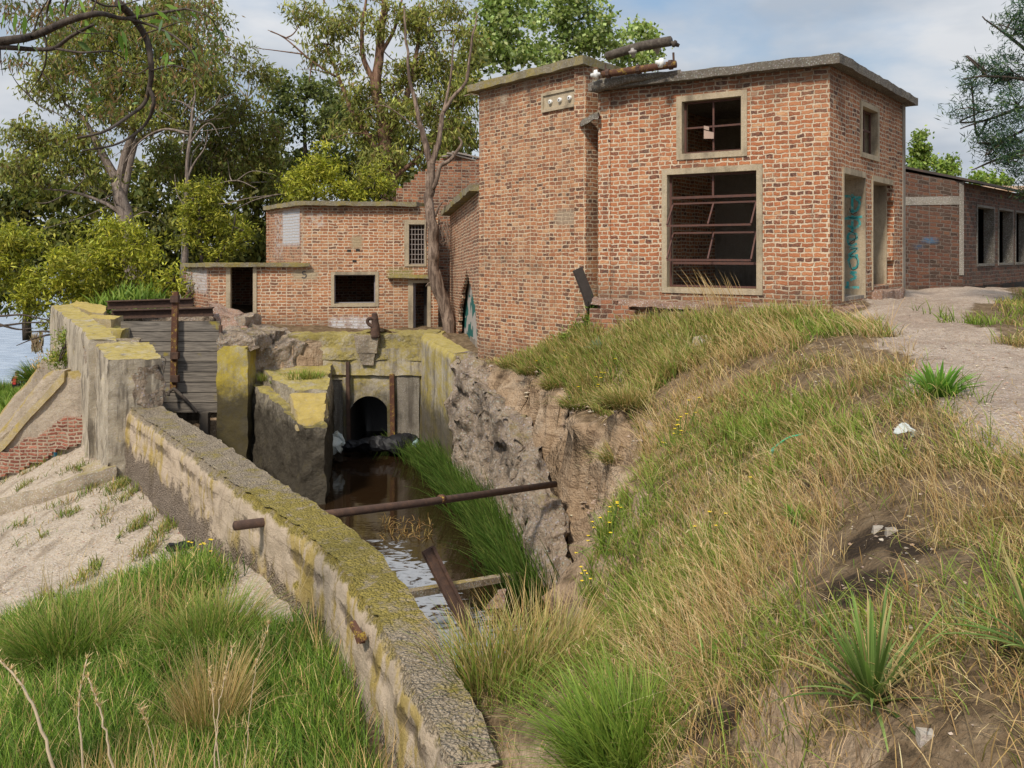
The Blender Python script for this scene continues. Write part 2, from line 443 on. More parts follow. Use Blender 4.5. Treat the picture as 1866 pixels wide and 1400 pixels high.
R_PIX = [(1095, 612, 18.4), (1250, 573, 17.3), (1400, 560, 16.6), (1530, 570, 15.9), (1640, 543, 20), (1560, 592, 14.5), (1700, 600, 13.5), (1866, 560, 20),
         (1750, 530, 24), (1866, 530, 28), (1866, 700, 8.5), (1866, 850, 5.6), (1866, 1000, 4.4), (1866, 1150, 3.6), (1800, 1340, 2.95), (1640, 700, 8.6),
         (1500, 640, 11.5), (1650, 800, 6.4), (1400, 640, 12.5), (1250, 660, 14.5), (1150, 660, 16.3), (1300, 760, 10.8), (1450, 800, 8.3), (1550, 880, 6.3),
         (1600, 1000, 5), (1650, 1150, 3.9), (1600, 1300, 3.2), (1150, 750, 14), (1200, 870, 10.3), (1350, 950, 7.5), (1450, 1050, 5.6), (1450, 1250, 3.9),
         (1130, 900, 11.8), (1150, 1000, 9.2), (1200, 1100, 7.4), (1250, 1250, 5.3), (1300, 1380, 4.2), (1000, 700, 18), (1080, 800, 15.3), (1110, 890, 12.8),
         (1100, 960, 11.6), (1035, 1030, 11), (1060, 1150, 9), (1000, 1200, 8.3), (900, 1270, 6.6), (1000, 1300, 6.2), (860, 1250, 6.9), (1050, 1200, 7.6),
         (1000, 1390, 5.2), (950, 645, 20.4), (1030, 610, 19.4), (905, 662, 21.2)]
R_PTS = [tuple(P(*q)) for q in R_PIX] + [(-2, 26.5, -2.37), (-5, 26.5, -2.37), (-7.5, 26, -2.35), (-4, 25.3, -2.37), (-5, 30, -2.4), (-9, 28, -1.8), (-12, 28, -1.7), (-14, 33, -2.6),
         (-10, 40, -3.), (0, 40, -2.2), (2, 24, -2), (5, 22, -1.4), (8, 28, -1.1), (14, 40, -1.2), (40, 40, -1.4), (12, 15, -1.3), (12, 6, -1.45), (30, 10, -1.5), (60, 120, -1.6), (0, 120, -3), (-25, 60, -6), (120, 60, -1.6), (120, 200, -2),
         (0, 200, -4), (4, 1.5, -1.75), (2, 2.5, -2.1), (1, 3.5, -2.9), (.4, 4.4, -3.1), (2, 0, -2), (8, -6, -1.7), (40, -20, -1.6), (-2, -10, -2.2)]
L_PIX = [(240, 875, 17.5), (330, 950, 14.5), (380, 1000, 13), (480, 1050, 10.6), (560, 1110, 9.8), (600, 1170, 9), (640, 1260, 7.9), (690, 1390, 6.8), (450, 1390, 6.9),
         (250, 1390, 7), (0, 1390, 7.2), (100, 1150, 10), (300, 1150, 9.6), (400, 1020, 12.2), (200, 1060, 11.8), (0, 1120, 11.5), (0, 1000, 14.5), (100, 950, 15.5),
         (200, 880, 17.3), (0, 940, 17), (0, 900, 19), (190, 805, 20.5), (0, 872, 21), (0, 770, 28), (30, 745, 42), (30, 722, 59)]
L_PTS = [tuple(P(*q)) for q in L_PIX] + [(-14, 12, -5.4), (-20, 15, -6.6), (-25, 25, -8), (-14.5, 30, -5.0), (-19, 40, -7.6), (-30, 40, -9), (-24, 60, -9.7), (-2, 4, -4), (-4, 0, -4.1), (-20, 0, -5.6), (-40, 20, -10), (-2, -8, -4),
         (-60, 60, -11.5), (-60, -20, -11), (-36, 64, -11.5), (-50, 150, -12), (-200, 300, -12), (-200, 50, -12)]
tR, tL = tps_fit(R_PTS), tps_fit(L_PTS)

def base_z(x, y):
    x = np.asarray(x, float); y = np.asarray(y, float)
    zr = np.clip(tR(x, y), -12, -.95); zl = np.clip(tL(x, y), -12.5, -3.2)
    zl = np.where(y > 70, np.minimum(zl, -11.5 + 0 * zl), zl)
    far = np.maximum(y, 0)
    w = np.interp(y, [5.6, 6.6, 22, 26, 34, 60], [.75, .14, .14, .8, 4, 8])
    k = sstep(-1, 1, (x - xL(y)) / w)
    z = zl * (1 - k) + zr * k
    # canal
    inC = (y > 6.6) & (y < 25.4)
    d = xR(y) - x
    wd = np.interp(y, [6.5, 8.5, 11.5, 12.8, 25], [2.2, 2.0, 1.05, .95, .6])
    t = sstep(0, 1, d / wd) * (x > xL(y) + .0) * inC
    yb = np.interp(x, [-14, -7.75, -7.7, -5.3, -5.29, -2.2], [23.6, 23.6, 23.7, 25., 25.1, 25.25])
    t = t * (y < yb)
    t = t * sstep(6.6, 8.6, y)
    z = z * (1 - t) + (-6.4) * t
    # inlet behind the gate
    inl = (y >= 23.6) & (y < 26.3) & (x < -8.2) & (x > xL(y) + .35)
    z = np.where(inl, -4.6, z)
    return z

def ground_z(x, y):
    x = np.asarray(x, float).ravel(); y = np.asarray(y, float).ravel()
    z = base_z(x, y)
    p = np.stack([x, y, z], 1)
    # steep faces are broken and eroded
    e = .12
    gx = (base_z(x + e, y) - base_z(x - e, y)) / (2 * e); gy = (base_z(x, y + e) - base_z(x, y - e)) / (2 * e)
    st = np.clip(np.hypot(gx, gy), 0, 4)
    near = np.exp(-np.maximum(y - 30, 0) / 20)
    n = fbm(p, .7, 3, 3) * .10 + fbm(p, 2.6, 4, 8) * (.035 + .09 * np.clip(st - .4, 0, 2)) + fbm(p * (1, 1, 2.2), 1.3, 3, 5) * .16 * np.clip(st - .8, 0, 1.5)
    return z + n * near, st

def gz(x, y):
    return float(ground_z(np.array([x]), np.array([y]))[0][0])

def ray(px, py, y0=2.6, y1=70):
    """first point of the ground seen through a photo pixel"""
    Y = np.concatenate([np.arange(y0, 30, .05), np.arange(30, y1, .5)])
    X = (px - CX) / F * Y; Z = -(py - HZ) / F * Y
    g = ground_z(X, Y)[0]; i = np.argmax(g >= Z)
    return np.array((X[i], Y[i], g[i]))

def axis(lo, hi, h, far_lo, far_hi, gf=1.14):
    a = list(np.arange(lo, hi, h)); s = h
    while a[-1] < far_hi: s *= gf; a.append(a[-1] + s)
    s = h
    while a[0] > far_lo: s *= gf; a.insert(0, a[0] - s)
    return np.array(a)
AX = axis(-12, 9.5, .085, -400, 500); AY = axis(2.4, 26.5, .085, -60, 900)
GX, GY = np.meshgrid(AX, AY, indexing='ij')
GZ, GS = ground_z(GX.ravel(), GY.ravel())
OX, OY = GX.ravel().copy(), GY.ravel().copy()
_p = np.stack([OX, OY, GZ], 1); _k = np.clip(GS - .7, 0, 1.4) * (OY < 26) * sstep(8.5, 10.5, OY) * sstep(22.5, 21, OY) * (OX > xL(OY) + .5)
OX = OX + _k * (fbm(_p * (1, 1, 2.4), 1.5, 5, 91) * .20 - .05); OY = OY + _k * fbm(_p * (1, 1, 2.), 1.8, 4, 97) * .12
nxg, nyg = len(AX), len(AY)

# surface kinds
PATH = np.array([G(px, py, -1.26)[:2] for px, py in [(1548, 566), (1585, 600), (1615, 640), (1640, 690), (1680, 745), (1750, 792), (1866, 812), (2300, 850), (2300, 690), (1866, 640), (1810, 610), (1800, 570), (1850, 545), (1866, 532), (1755, 528), (1650, 540)]])
def poly_in(x, y, poly):
    r = np.zeros(len(x), bool); n = len(poly)
    for i in range(n):
        x1, y1 = poly[i]; x2, y2 = poly[(i + 1) % n]
        c = ((y1 > y) != (y2 > y)) & (x < (x2 - x1) * (y - y1) / (y2 - y1 + 1e-12) + x1)
        r ^= c
    return r
def poly_dist(x, y, poly):
    d = np.full(len(x), 1e9); n = len(poly)
    for i in range(n):
        a = np.array(poly[i]); b = np.array(poly[(i + 1) % n]); ab = b - a
        t = np.clip(((x - a[0]) * ab[0] + (y - a[1]) * ab[1]) / (ab @ ab + 1e-12), 0, 1)
        d = np.minimum(d, np.hypot(x - a[0] - t * ab[0], y - a[1] - t * ab[1]))
    return np.where(poly_in(x, y, poly), -d, d)
def spots(x, y, lst):
    """soft blobs given as (px,py,radius in photo pixels)"""
    r = np.zeros(len(x))
    for c, rad, rad2 in lst: r = np.maximum(r, np.exp(-(((x - c[0]) / rad) ** 2 + ((y - c[1]) / rad2) ** 2)))
    return r
def spot_list(l):
    o = []
    for px, py, rx, ry in l:
        c = ray(px, py); c2 = ray(px, py - ry)
        o.append((c, rx / F * c[1], max(abs(c2[1] - c[1]), .1)))
    return o
BARE = spot_list([(1600, 970, 100, 60), (1570, 1055, 100, 45), (1700, 1020, 60, 40), (1590, 1105, 50, 20), (1350, 690, 90, 20), (1440, 1080, 60, 30), (1020, 1340, 90, 50), (880, 1360, 70, 50), (1780, 900, 60, 30), (1790, 1352, 90, 18), (1500, 690, 70, 20), (1600, 740, 60, 30), (1750, 1100, 40, 30), (1500, 640, 60, 12), (1575, 640, 50, 30), (1640, 790, 40, 30), (1250, 690, 50, 10), (1690, 885, 60, 16)])
DARK = spot_list([(1590, 990, 80, 42), (1560, 1062, 90, 32), (1660, 1000, 50, 30), (1330, 1310, 50, 30), (1820, 1180, 40, 40), (1270, 1330, 60, 25), (1480, 880, 40, 14)])
GREEN = spot_list([(1300, 590, 110, 25), (1500, 600, 60, 15), (1000, 655, 90, 30), (1180, 640, 60, 20), (1720, 720, 60, 18), (1400, 790, 90, 40), (1790, 830, 80, 40), (1240, 1090, 120, 50), (1440, 1150, 100, 60), (1000, 1180, 120, 60), (1850, 600, 40, 30), (1130, 980, 60, 60), (1750, 1050, 50, 60), (1100, 1250, 90, 60), (1700, 830, 60, 20), (1840, 870, 60, 40), (1560, 800, 50, 20), (1620, 850, 60, 20), (1500, 1150, 80, 50), (1820, 1080, 50, 50), (1390, 900, 60, 25)])
TUFT_L = [(560, 1080), (470, 1010)]

def kinds(x, y):
    x = np.asarray(x, float); y = np.asarray(y, float)
    p = np.stack([x, y, 0 * x], 1)
    w = fbm(p, .9, 3, 77) * .35
    path = sstep(.25, -.35, poly_dist(x, y, PATH) + w * (.4 + y * .03))
    left = x < xL(y)
    # pale shell-gravel slope: left ground, further than the meadow edge
    my = np.interp(x, [-9, -7, -5.9, -4.9, -4.2, -3.5, -2.9, -2.4, -1], [8.6, 9.9, 10.5, 11.3, 11.7, 10.6, 9.6, 9.0, 8.4])
    peb = left * sstep(-.5, .4, y - my + w) * (y < 24)
    return path, peb, left
pa, pb, lf = kinds(GX.ravel(), GY.ravel())
bare = spots(GX.ravel(), GY.ravel(), BARE); dk = spots(GX.ravel(), GY.ravel(), DARK)
CC = np.stack([np.maximum(pa, .0), np.clip(dk + .0, 0, 1), np.where(lf, np.maximum(pb, .0), 0)], 1)

def ground_mat():
    t = NT('ground_soil'); p = t.pos(); nz = t.nz()
    at = t.n('Attribute', attribute_name='Col'); s = t.sep(at.outputs['Color'])
    n1 = t.noise(p, 1.3, 6, .65); n2 = t.noise(p, 7, 6, .7); n3 = t.noise(p, 38, 5, .7)
    vo = t.n('TexVoronoi', {'Vector': p, 'Scale': 26.}); vo2 = t.n('TexVoronoi', {'Vector': p, 'Scale': 60.})
    peb_c = t.n('HueSaturation', {'Saturation': .16, 'Value': .95, 'Color': vo2.outputs['Color']}).outputs[0]
    soil = t.ramp(n2, [(.25, (.05, .033, .02)), (.5, (.165, .115, .068)), (.75, (.31, .23, .145))])
    clay = t.ramp(t.math('ADD', t.math('MULTIPLY', n1, .6), t.math('MULTIPLY', n2, .4)), [(.3, (.22, .145, .085)), (.5, (.38, .27, .175)), (.72, (.54, .43, .32))])
    c = t.mix(t.smooth(nz, .86, .62), soil, clay)
    strat = t.noise(t.vmath('MULTIPLY', p, (1.2, 1.2, 9)), 1.4, 5, .6)
    c = t.mix(t.math('MULTIPLY', t.math('MULTIPLY', t.smooth(nz, .8, .5), t.smooth(strat, .5, .66)), .6), c, (.12, .075, .045))
    gr = t.ramp(n2, [(.25, (.24, .175, .125)), (.55, (.40, .31, .235)), (.8, (.53, .43, .34))])
    gr = t.mix(t.math('MULTIPLY', t.math('SUBTRACT', 1., t.smooth(vo2.outputs['Distance'], .15, .55)), .38), gr, peb_c)
    gr = t.mix(t.math('MULTIPLY', t.smooth(n3, .62, .72), .6), gr, (.10, .075, .06))
    gr = t.mix(t.math('MULTIPLY', t.smooth(t.noise(p, .55, 4), .45, .65), .35), gr, (.22, .15, .11))
    c = t.mix(t.smooth(t.math('ADD', s[0], t.math('MULTIPLY', t.math('SUBTRACT', n2, .5), .7)), .3, .7), c, gr)
    pl = t.ramp(n2, [(.25, (.30, .235, .165)), (.5, (.45, .365, .275)), (.8, (.56, .465, .36))])
    pl = t.mix(t.math('MULTIPLY', t.math('SUBTRACT', 1., t.smooth(vo.outputs['Distance'], .15, .6)), .28), pl, peb_c)
    rill = t.noise(t.vmath('MULTIPLY', p, (2.6, .7, 1.)), 1.1, 5, .65, .4)
    pl = t.mix(t.math('MULTIPLY', t.smooth(rill, .52, .68), .55), pl, (.17, .125, .085))
    pl = t.mix(t.math('MULTIPLY', t.smooth(n3, .6, .75), .5), pl, (.12, .1, .07))
    c = t.mix(t.smooth(t.math('ADD', s[2], t.math('MULTIPLY', t.math('SUBTRACT', n2, .5), .6)), .3, .6), c, pl)
    c = t.mix(t.smooth(t.math('ADD', s[1], t.math('MULTIPLY', t.math('SUBTRACT', n2, .5), .9)), .45, .75), c, t.mix(n3, (.022, .015, .009), (.07, .05, .035)))
    h = t.math('ADD', t.math('MULTIPLY', n2, 1.1), t.math('ADD', t.math('MULTIPLY', n3, .55), t.math('MULTIPLY', t.math('SUBTRACT', 1., vo.outputs['Distance']), .5)))
    return t.done(c, .97, h, .9, .05, spec=.1)
tag(mesh_np('ground', np.stack([OX, OY, GZ], 1), [grid_faces(nxg, nyg)], ground_mat(), col=CC, smooth=True), kind='structure')

def water_mat(name, deep, foam=False, rough=.04):
    t = NT(name); p = t.pos()
    n = t.noise(t.vmath('MULTIPLY', p, (1., 2.2, 1.)), 2.2, 3, .5)
    c = deep
    if foam:
        x, y, z = t.sep(p)
        # scum drifts along the left side and piles up at the near end
        band = t.math('SUBTRACT', x, t.math('MULTIPLY_ADD', y, -.42, 5.5))
        band = t.math('ADD', band, t.math('MULTIPLY', t.math('SUBTRACT', t.noise(p, .9, 4), .5), 2.2))
        f1 = t.math('MULTIPLY', t.smooth(y, 18.2, 15.6), t.smooth(band, .1, -.55))
        near = t.smooth(t.math('ADD', y, t.math('MULTIPLY', t.noise(p, 1.4, 3), 1.2)), 14.6, 13.2)
        f1 = t.math('MAXIMUM', f1, t.math('MULTIPLY', near, t.smooth(band, 1.3, .5)))
        nb = t.noise(t.vmath('MULTIPLY', p, (1.2, 2.6, 1.)), 1.9, 7, .68, 1.4)
        br = t.smooth(t.math('ADD', nb, t.math('MULTIPLY', f1, .22)), .62, .70)
        fm = t.math('MULTIPLY', t.smooth(f1, .15, .3), br)
        c = t.mix(t.math('MULTIPLY', fm, .9), deep, t.mix(t.noise(p, 11, 5, .7), (.20, .22, .25), (.42, .44, .47)))
        r = t.math('MULTIPLY_ADD', fm, .6, rough)
        return t.done(c, r, n, .12, .03, spec=.5)
    return t.done(c, rough, n, .25, .05, spec=.5)
cw = np.array([(-12.5, 6, WATER), (3, 6, WATER), (3, 28, WATER), (-12.5, 28, WATER)])
tag(mesh_np('canal_water', cw, [[(0, 1, 2, 3)]], water_mat('brown_water', (.020, .011, .005), True)), kind='structure')
lk = np.array([(-400, 30, LAKE), (-24, 30, LAKE), (-22, 900, LAKE), (-400, 900, LAKE)])
lt = NT('lake_water'); lp = lt.pos()
ln = lt.noise(lt.vmath('MULTIPLY', lp, (.35, 1.3, 1.)), 1.6, 5, .6)
lt.done(lt.mix(lt.smooth(ln, .35, .65), (.16, .22, .30), (.36, .42, .50)), .18, ln, .4, .2, spec=.5)
tag(mesh_np('lake_water', lk, [[(0, 1, 2, 3)]], lt.m), kind='structure')
hv = []
for i in range(121):
    a = math.radians(-70 + i * 140 / 120); r = 880
    h = 3 + 10 * abs(vnoise(np.array([[i * .11, 3, 2]]))[0]) + 3 * abs(vnoise(np.array([[i * .7, 3, 2]]))[0])
    hv += [(r * math.sin(a), r * math.cos(a), -14), (r * .99 * math.sin(a), r * .99 * math.cos(a), -6 + h)]
tag(mesh_np('distant_hills', np.array(hv), [[(2 * i, 2 * i + 2, 2 * i + 3, 2 * i + 1) for i in range(120)]], plain_mat('far_green', (.10, .14, .11), sc=.05)), kind='structure')
# ------------------------------------------------------------------ wall builder
def on_wall(A, B, px, py=None):
    A = np.asarray(A, float); B = np.asarray(B, float); d = (B - A) / np.linalg.norm(B - A); r = (px - CX) / F
    u = (r * A[1] - A[0]) / (d[0] - r * d[1]); Y = A[1] + u * d[1]
    return u if py is None else (u, -(py - HZ) / F * Y)

def rect(A, B, px0, py0, px1, py1):
    u0, z1 = on_wall(A, B, px0, py0); u1, z0 = on_wall(A, B, px1, py1)
    return (u0, u1, z0, z1)

def wp(A, B, u, z, out=0.):
    A = np.asarray(A, float); B = np.asarray(B, float); d = (B - A) / np.linalg.norm(B - A)
    return np.array((A[0] + d[0] * u + d[1] * out, A[1] + d[1] * u - d[0] * out, z))

def wbox(mb, A, B, u0, u1, z0, z1, o0, o1):
    return mb.hexa8([wp(A, B, u0, z0, o1), wp(A, B, u1, z0, o1), wp(A, B, u1, z0, o0), wp(A, B, u0, z0, o0),
                     wp(A, B, u0, z1, o1), wp(A, B, u1, z1, o1), wp(A, B, u1, z1, o0), wp(A, B, u0, z1, o0)])

def brick_wall(name, A, B, z0, ztop, th, mat, parent=None, holes=(), mask=None, cell=(.2, .1), uoff=0., jit=0.):
    A = np.asarray(A, float); B = np.asarray(B, float); L = np.linalg.norm(B - A)
    zt = ztop if callable(ztop) else (lambda u: ztop)
    zm = max(zt(0), zt(L))
    us = {0., L}; zs = {z0, zm}
    for h in holes: us |= {min(max(h[0], 0), L), min(max(h[1], 0), L)}; zs |= {min(max(h[2], z0), zm), min(max(h[3], z0), zm)}
    if mask or True:
        st = cell if mask else (1.5, 1.5)
        us |= set(np.arange(0, L, st[0])); zs |= set(np.arange(math.ceil(z0 / st[1]) * st[1], zm, st[1]))
    def clean(s):
        s = sorted(s); o = [s[0]]
        for q in s[1:]:
            if q - o[-1] > 2e-3: o.append(q)
        return o
    us, zs = clean(us), clean(zs); nu, nz = len(us) - 1, len(zs) - 1
    pres = np.ones((nu, nz), bool)
    for i in range(nu):
        for j in range(nz):
            u = (us[i] + us[i + 1]) / 2; z = (zs[j] + zs[j + 1]) / 2
            if any(h[0] < u < h[1] and h[2] < z < h[3] for h in holes): pres[i, j] = False
            elif mask and not mask(u, z): pres[i, j] = False
    vi = {}; V = []
    def vert(i, j, k):
        key = (i, j, k)
        if key not in vi:
            u = us[i]; z = zs[j]
            if callable(ztop): z = z0 + (z - z0) * (zt(u) - z0) / (zm - z0)
            o = -k * th
            vi[key] = len(V); V.append(wp(A, B, u, z, o))
        return vi[key]
    Q, UV = [], []
    def quad(c, uv): Q.append([vert(*q) for q in c]); UV.extend(uv)
    for i in range(nu):
        for j in range(nz):
            if not pres[i, j]: continue
            a, b, c, d = us[i] + uoff, us[i + 1] + uoff, zs[j], zs[j + 1]
            quad([(i, j, 0), (i + 1, j, 0), (i + 1, j + 1, 0), (i, j + 1, 0)], [(a, c), (b, c), (b, d), (a, d)])
            quad([(i + 1, j, 1), (i, j, 1), (i, j + 1, 1), (i + 1, j + 1, 1)], [(b, c), (a, c), (a, d), (b, d)])
            if i == 0 or not pres[i - 1, j]: quad([(i, j, 1), (i, j, 0), (i, j + 1, 0), (i, j + 1, 1)], [(a - th, c), (a, c), (a, d), (a - th, d)])
            if i == nu - 1 or not pres[i + 1, j]: quad([(i + 1, j, 0), (i + 1, j, 1), (i + 1, j + 1, 1), (i + 1, j + 1, 0)], [(b, c), (b + th, c), (b + th, d), (b, d)])
            if j == 0 or not pres[i, j - 1]: quad([(i, j, 1), (i + 1, j, 1), (i + 1, j, 0), (i, j, 0)], [(a, c - th), (b, c - th), (b, c), (a, c)])
            if j == nz - 1 or not pres[i, j + 1]: quad([(i, j + 1, 0), (i + 1, j + 1, 0), (i + 1, j + 1, 1), (i, j + 1, 1)], [(a, d), (b, d), (b, d + th), (a, d + th)])
    V = np.array(V)
    if jit: V = V + vfbm(V, 4, 2, 3) * jit
    return mesh_np(name, V, [np.array(Q)], mat, parent, uv=np.array(UV))

def frame(name, A, B, r, w, mat, parent, proud=.025, depth=.3, sill=None):
    """rectangular surround: r = inner opening (u0,u1,z0,z1), w = border"""
    u0, u1, z0, z1 = r; m = MB()
    wl, wr, wb, wt = (w,) * 4 if np.isscalar(w) else w
    wbox(m, A, B, u0 - wl, u0, z0 - wb, z1 + wt, -depth, proud); wbox(m, A, B, u1, u1 + wr, z0 - wb, z1 + wt, -depth, proud)
    wbox(m, A, B, u0, u1, z0 - wb, z0, -depth, proud + .003); wbox(m, A, B, u0, u1, z1, z1 + wt, -depth, proud + .003)
    return m.build(name, mat, parent)

def bars(name, A, B, us, zs, r, w, mat, parent, o=-.12):
    """steel window: outer frame plus uprights at us and rails at zs"""
    u0, u1, z0, z1 = r; m = MB(); e = w * 1.2
    wbox(m, A, B, u0, u0 + e, z0, z1, o - .03, o); wbox(m, A, B, u1 - e, u1, z0, z1, o - .03, o)
    wbox(m, A, B, u0 + e, u1 - e, z0, z0 + e, o - .03, o); wbox(m, A, B, u0 + e, u1 - e, z1 - e, z1, o - .03, o)
    for u in us: wbox(m, A, B, u - w / 2, u + w / 2, z0 + e, z1 - e, o - .026, o - .002)
    for z in zs: wbox(m, A, B, u0 + e, u1 - e, z - w / 2, z + w / 2, o - .024, o + .002)
    return m.build(name, mat, parent)

# ------------------------------------------------------------------ materials
M_PLASTER = concrete_mat('window_plaster', (.34, .275, .185), (.52, .425, .30), lichen=.3, lcol=(.36, .29, .10), ltop=.35, stain=.55, agg=.15, bscale=.8)
M_SLAB = concrete_mat('roof_slab', (.11, .095, .08), (.20, .175, .14), lichen=.30, lcol=(.24, .19, .05), ltop=.25, stain=.5, agg=.35)
M_SLABY = concrete_mat('lichen_slab', (.19, .165, .12), (.28, .24, .16), lichen=.75, lcol=(.28, .22, .05), ltop=.2, stain=.4, agg=.3)
M_STEEL = plain_mat('rusty_window_steel', (.09, .045, .038), .7, .3, 20, c2=(.14, .055, .03))
M_RUST = plain_mat('rusted_iron', (.07, .042, .032), .85, .4, 9, c2=(.125, .068, .042), bstr=.6)
M_RUSTY = plain_mat('rusted_iron_lichen', (.10, .045, .028), .85, .4, 7, c2=(.36, .25, .04), thr=(.52, .62), bstr=.6)
M_DARKIRON = plain_mat('weathered_pole', (.07, .055, .045), .85, .4, 12, c2=(.16, .14, .11), bstr=.7)
M_INNER = concrete_mat('inner_plaster', (.26, .225, .185), (.38, .325, .265), lichen=.0, ltop=0, stain=.5, agg=.1)
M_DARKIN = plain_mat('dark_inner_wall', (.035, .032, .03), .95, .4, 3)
M_PORC = plain_mat('porcelain', (.75, .75, .73), .25, .05, 30, bstr=.05, spec=.5)
M_TEAL = plain_mat('turquoise_paint', (.05, .36, .36), .75, .3, 14, c2=(.40, .36, .27), thr=(.50, .62))
M_BLACKP = plain_mat('black_paint', (.05, .035, .035), .8, .2, 14)
M_WOODG = None

BR_MAIN = brick_mat('brick_main', .088, .235, mortar=(.60, .47, .34), seed=0., msize=.0155, soot=(-1.1, 3.3, .55),
                    stops=[(0, (.10, .05, .04)), (.1, (.20, .08, .05)), (.28, (.32, .11, .052)), (.66, (.43, .155, .068)), (.9, (.49, .21, .10)), (1, (.57, .33, .18))], grime=.5)
BR_TOWER_P = [(2.9, 3.6, .6, .95, (.36, .27, .19), .8), (.9, 1.1, 3.55, 3.8, (.42, .34, .25), 1)]

def grid_poly_slab(name, pts, z0, z1, mat, parent, amp=.02, res=.15, seed=1, zt=None):
    p = [np.array((*q, z0)) for q in pts]; t = [np.array((*q, z1)) for q in pts]
    if zt is not None:
        p = [np.array((q[0], q[1], z0 + d)) for q, d in zip(pts, zt)]; t = [np.array((q[0], q[1], z1 + d)) for q, d in zip(pts, zt)]
    return rough_hexa(name, p, t, mat, parent, res=res, amp=amp, sc=3.5, seed=seed)

v2 = lambda *a: np.array(a, float)

# ------------------------------------------------------------------ main brick building
PL, C1, C2 = v2(1.826, 18.61), v2(5.79, 16.0), v2(9.10, 20.3)
PB = PL + (C2 - C1)
main = thing('brick_building', 'two-window red brick building with flat dark concrete roof slab beside the gravel path', 'building', (4, 18.5, -1.0))
rU = rect(PL, C1, 1243, 186, 1351, 274); rB = rect(PL, C1, 1216, 319, 1379, 527)
gr_ = lambda r, w: (r[0] - w + .01, r[1] + w - .01, r[2] - w + .01, r[3] + w - .01)
Z_MT, Z_MB = 3.40, -1.05
wf = .115
brick_wall('wall', PL, C1, -1.9, Z_MT, .36, BR_MAIN, main, [gr_(rU, wf), gr_(rB, wf)])
rS = rect(C1, C2, 1570, 193, 1598, 286)
uS0, uS1 = rS[0], rS[1]; zS0, zS1 = on_wall(C1, C2, 1598, 286)[1], on_wall(C1, C2, 1570, 193)[1]
rS = (uS0, uS1, zS0, zS1)
d1a, z1t = on_wall(C1, C2, 1537, 316); d1b = on_wall(C1, C2, 1576); z1b = -.93
d2a, z2t = on_wall(C1, C2, 1590, 330); d2b = on_wall(C1, C2, 1626); z2b = -.78
def side_mask(u, z):
    # ragged broken brick round the second doorway
    e = vnoise(np.array([[z * 3.1, 2, 7]]))[0] * .12
    return not (d2a - .02 + e < u < d2b + .12 + e * .8 and z2b + .05 < z < z2t + .05)
brick_wall('side_wall', C1, C2, -1.9, Z_MT, .36, BR_MAIN, main, [gr_(rS, .10), (d1a - .04, d1b + .03, z1b, z1t + .05)], mask=side_mask, cell=(.12, .088), uoff=7.3)
brick_wall('back_wall', C2, PB, -1.6, Z_MT, .3, M_INNER, main)
brick_wall('left_wall', PB, PL, -3., Z_MT - .01, .3, BR_MAIN, main, uoff=3.)
# roof slab with overhang
nf = v2(C1[1] - PL[1], -(C1[0] - PL[0])); nf /= np.linalg.norm(nf); nr = v2(C2[1] - C1[1], -(C2[0] - C1[0])); nr /= np.linalg.norm(nr)
ovh = .22
S0 = PL + nf * ovh - (C1 - PL) / np.linalg.norm(C1 - PL) * .12; S1 = C1 + nf * ovh + nr * ovh; S2 = C2 + nr * ovh + (C2 - C1) / 5.4 * .2; S3 = PB
grid_poly_slab('roof', [S0, S1, S2, S3], Z_MT, Z_MT + .17, M_SLAB, main, amp=.016, res=.09)
fl = MB().hexa8([(*PL, -1.2), (*C1, -1.2), (*C2, -1.2), (*PB, -1.2), (*PL, -.86), (*C1, -.86), (*C2, -.86), (*PB, -.86)])
fl.v[0] = fl.v[0] * .996 + fl.v[0].mean(0) * .004
fl.build('floor', M_INNER, main)
m = MB()
ip = [PL + (C1 - PL) * .55 + (C2 - C1) * .45, PL + (C1 - PL) * .98 + (C2 - C1) * .45]
m.hexa8([(*ip[0], -.86), (*ip[1], -.86), (*(ip[1] + .12), -.86), (*(ip[0] + .12), -.86), (*ip[0], 1.5), (*ip[1], 1.5), (*(ip[1] + .12), 1.5), (*(ip[0] + .12), 1.5)])
m.build('partition', M_INNER, main)
# upper window
wU = frame('window', PL, C1, rU, wf, M_PLASTER, main)
bars('glazing_bars', PL, C1, [(rU[0] + rU[1]) / 2], [(rU[2] + rU[3]) / 2 + .0], rU, .035, M_STEEL, wU)
m = MB(); cu, cz = on_wall(PL, C1, 1290, 240)
a = wp(PL, C1, cu - .12, cz - .12, -.10); b = wp(PL, C1, cu + .10, cz - .14, -.05)
m.hexa8([a, b, b + (.0, .02, 0), a + (0, .02, 0), a + (0, 0, .17), b + (0, 0, .12), b + (0, .02, .12), a + (0, .02, .17)])
a = wp(PL, C1, cu - .12, cz + .07, -.10); b = wp(PL, C1, cu - .0, cz + .03, -.06)
m.hexa8([a, b, b + (0, .02, 0), a + (0, .02, 0), a + (0, 0, .07), b + (0, 0, .07), b + (0, .02, .07), a + (0, .02, .07)])
m.build('broken_pane', plain_mat('dusty_glass', (.42, .30, .24), .35, .3, 9), wU)
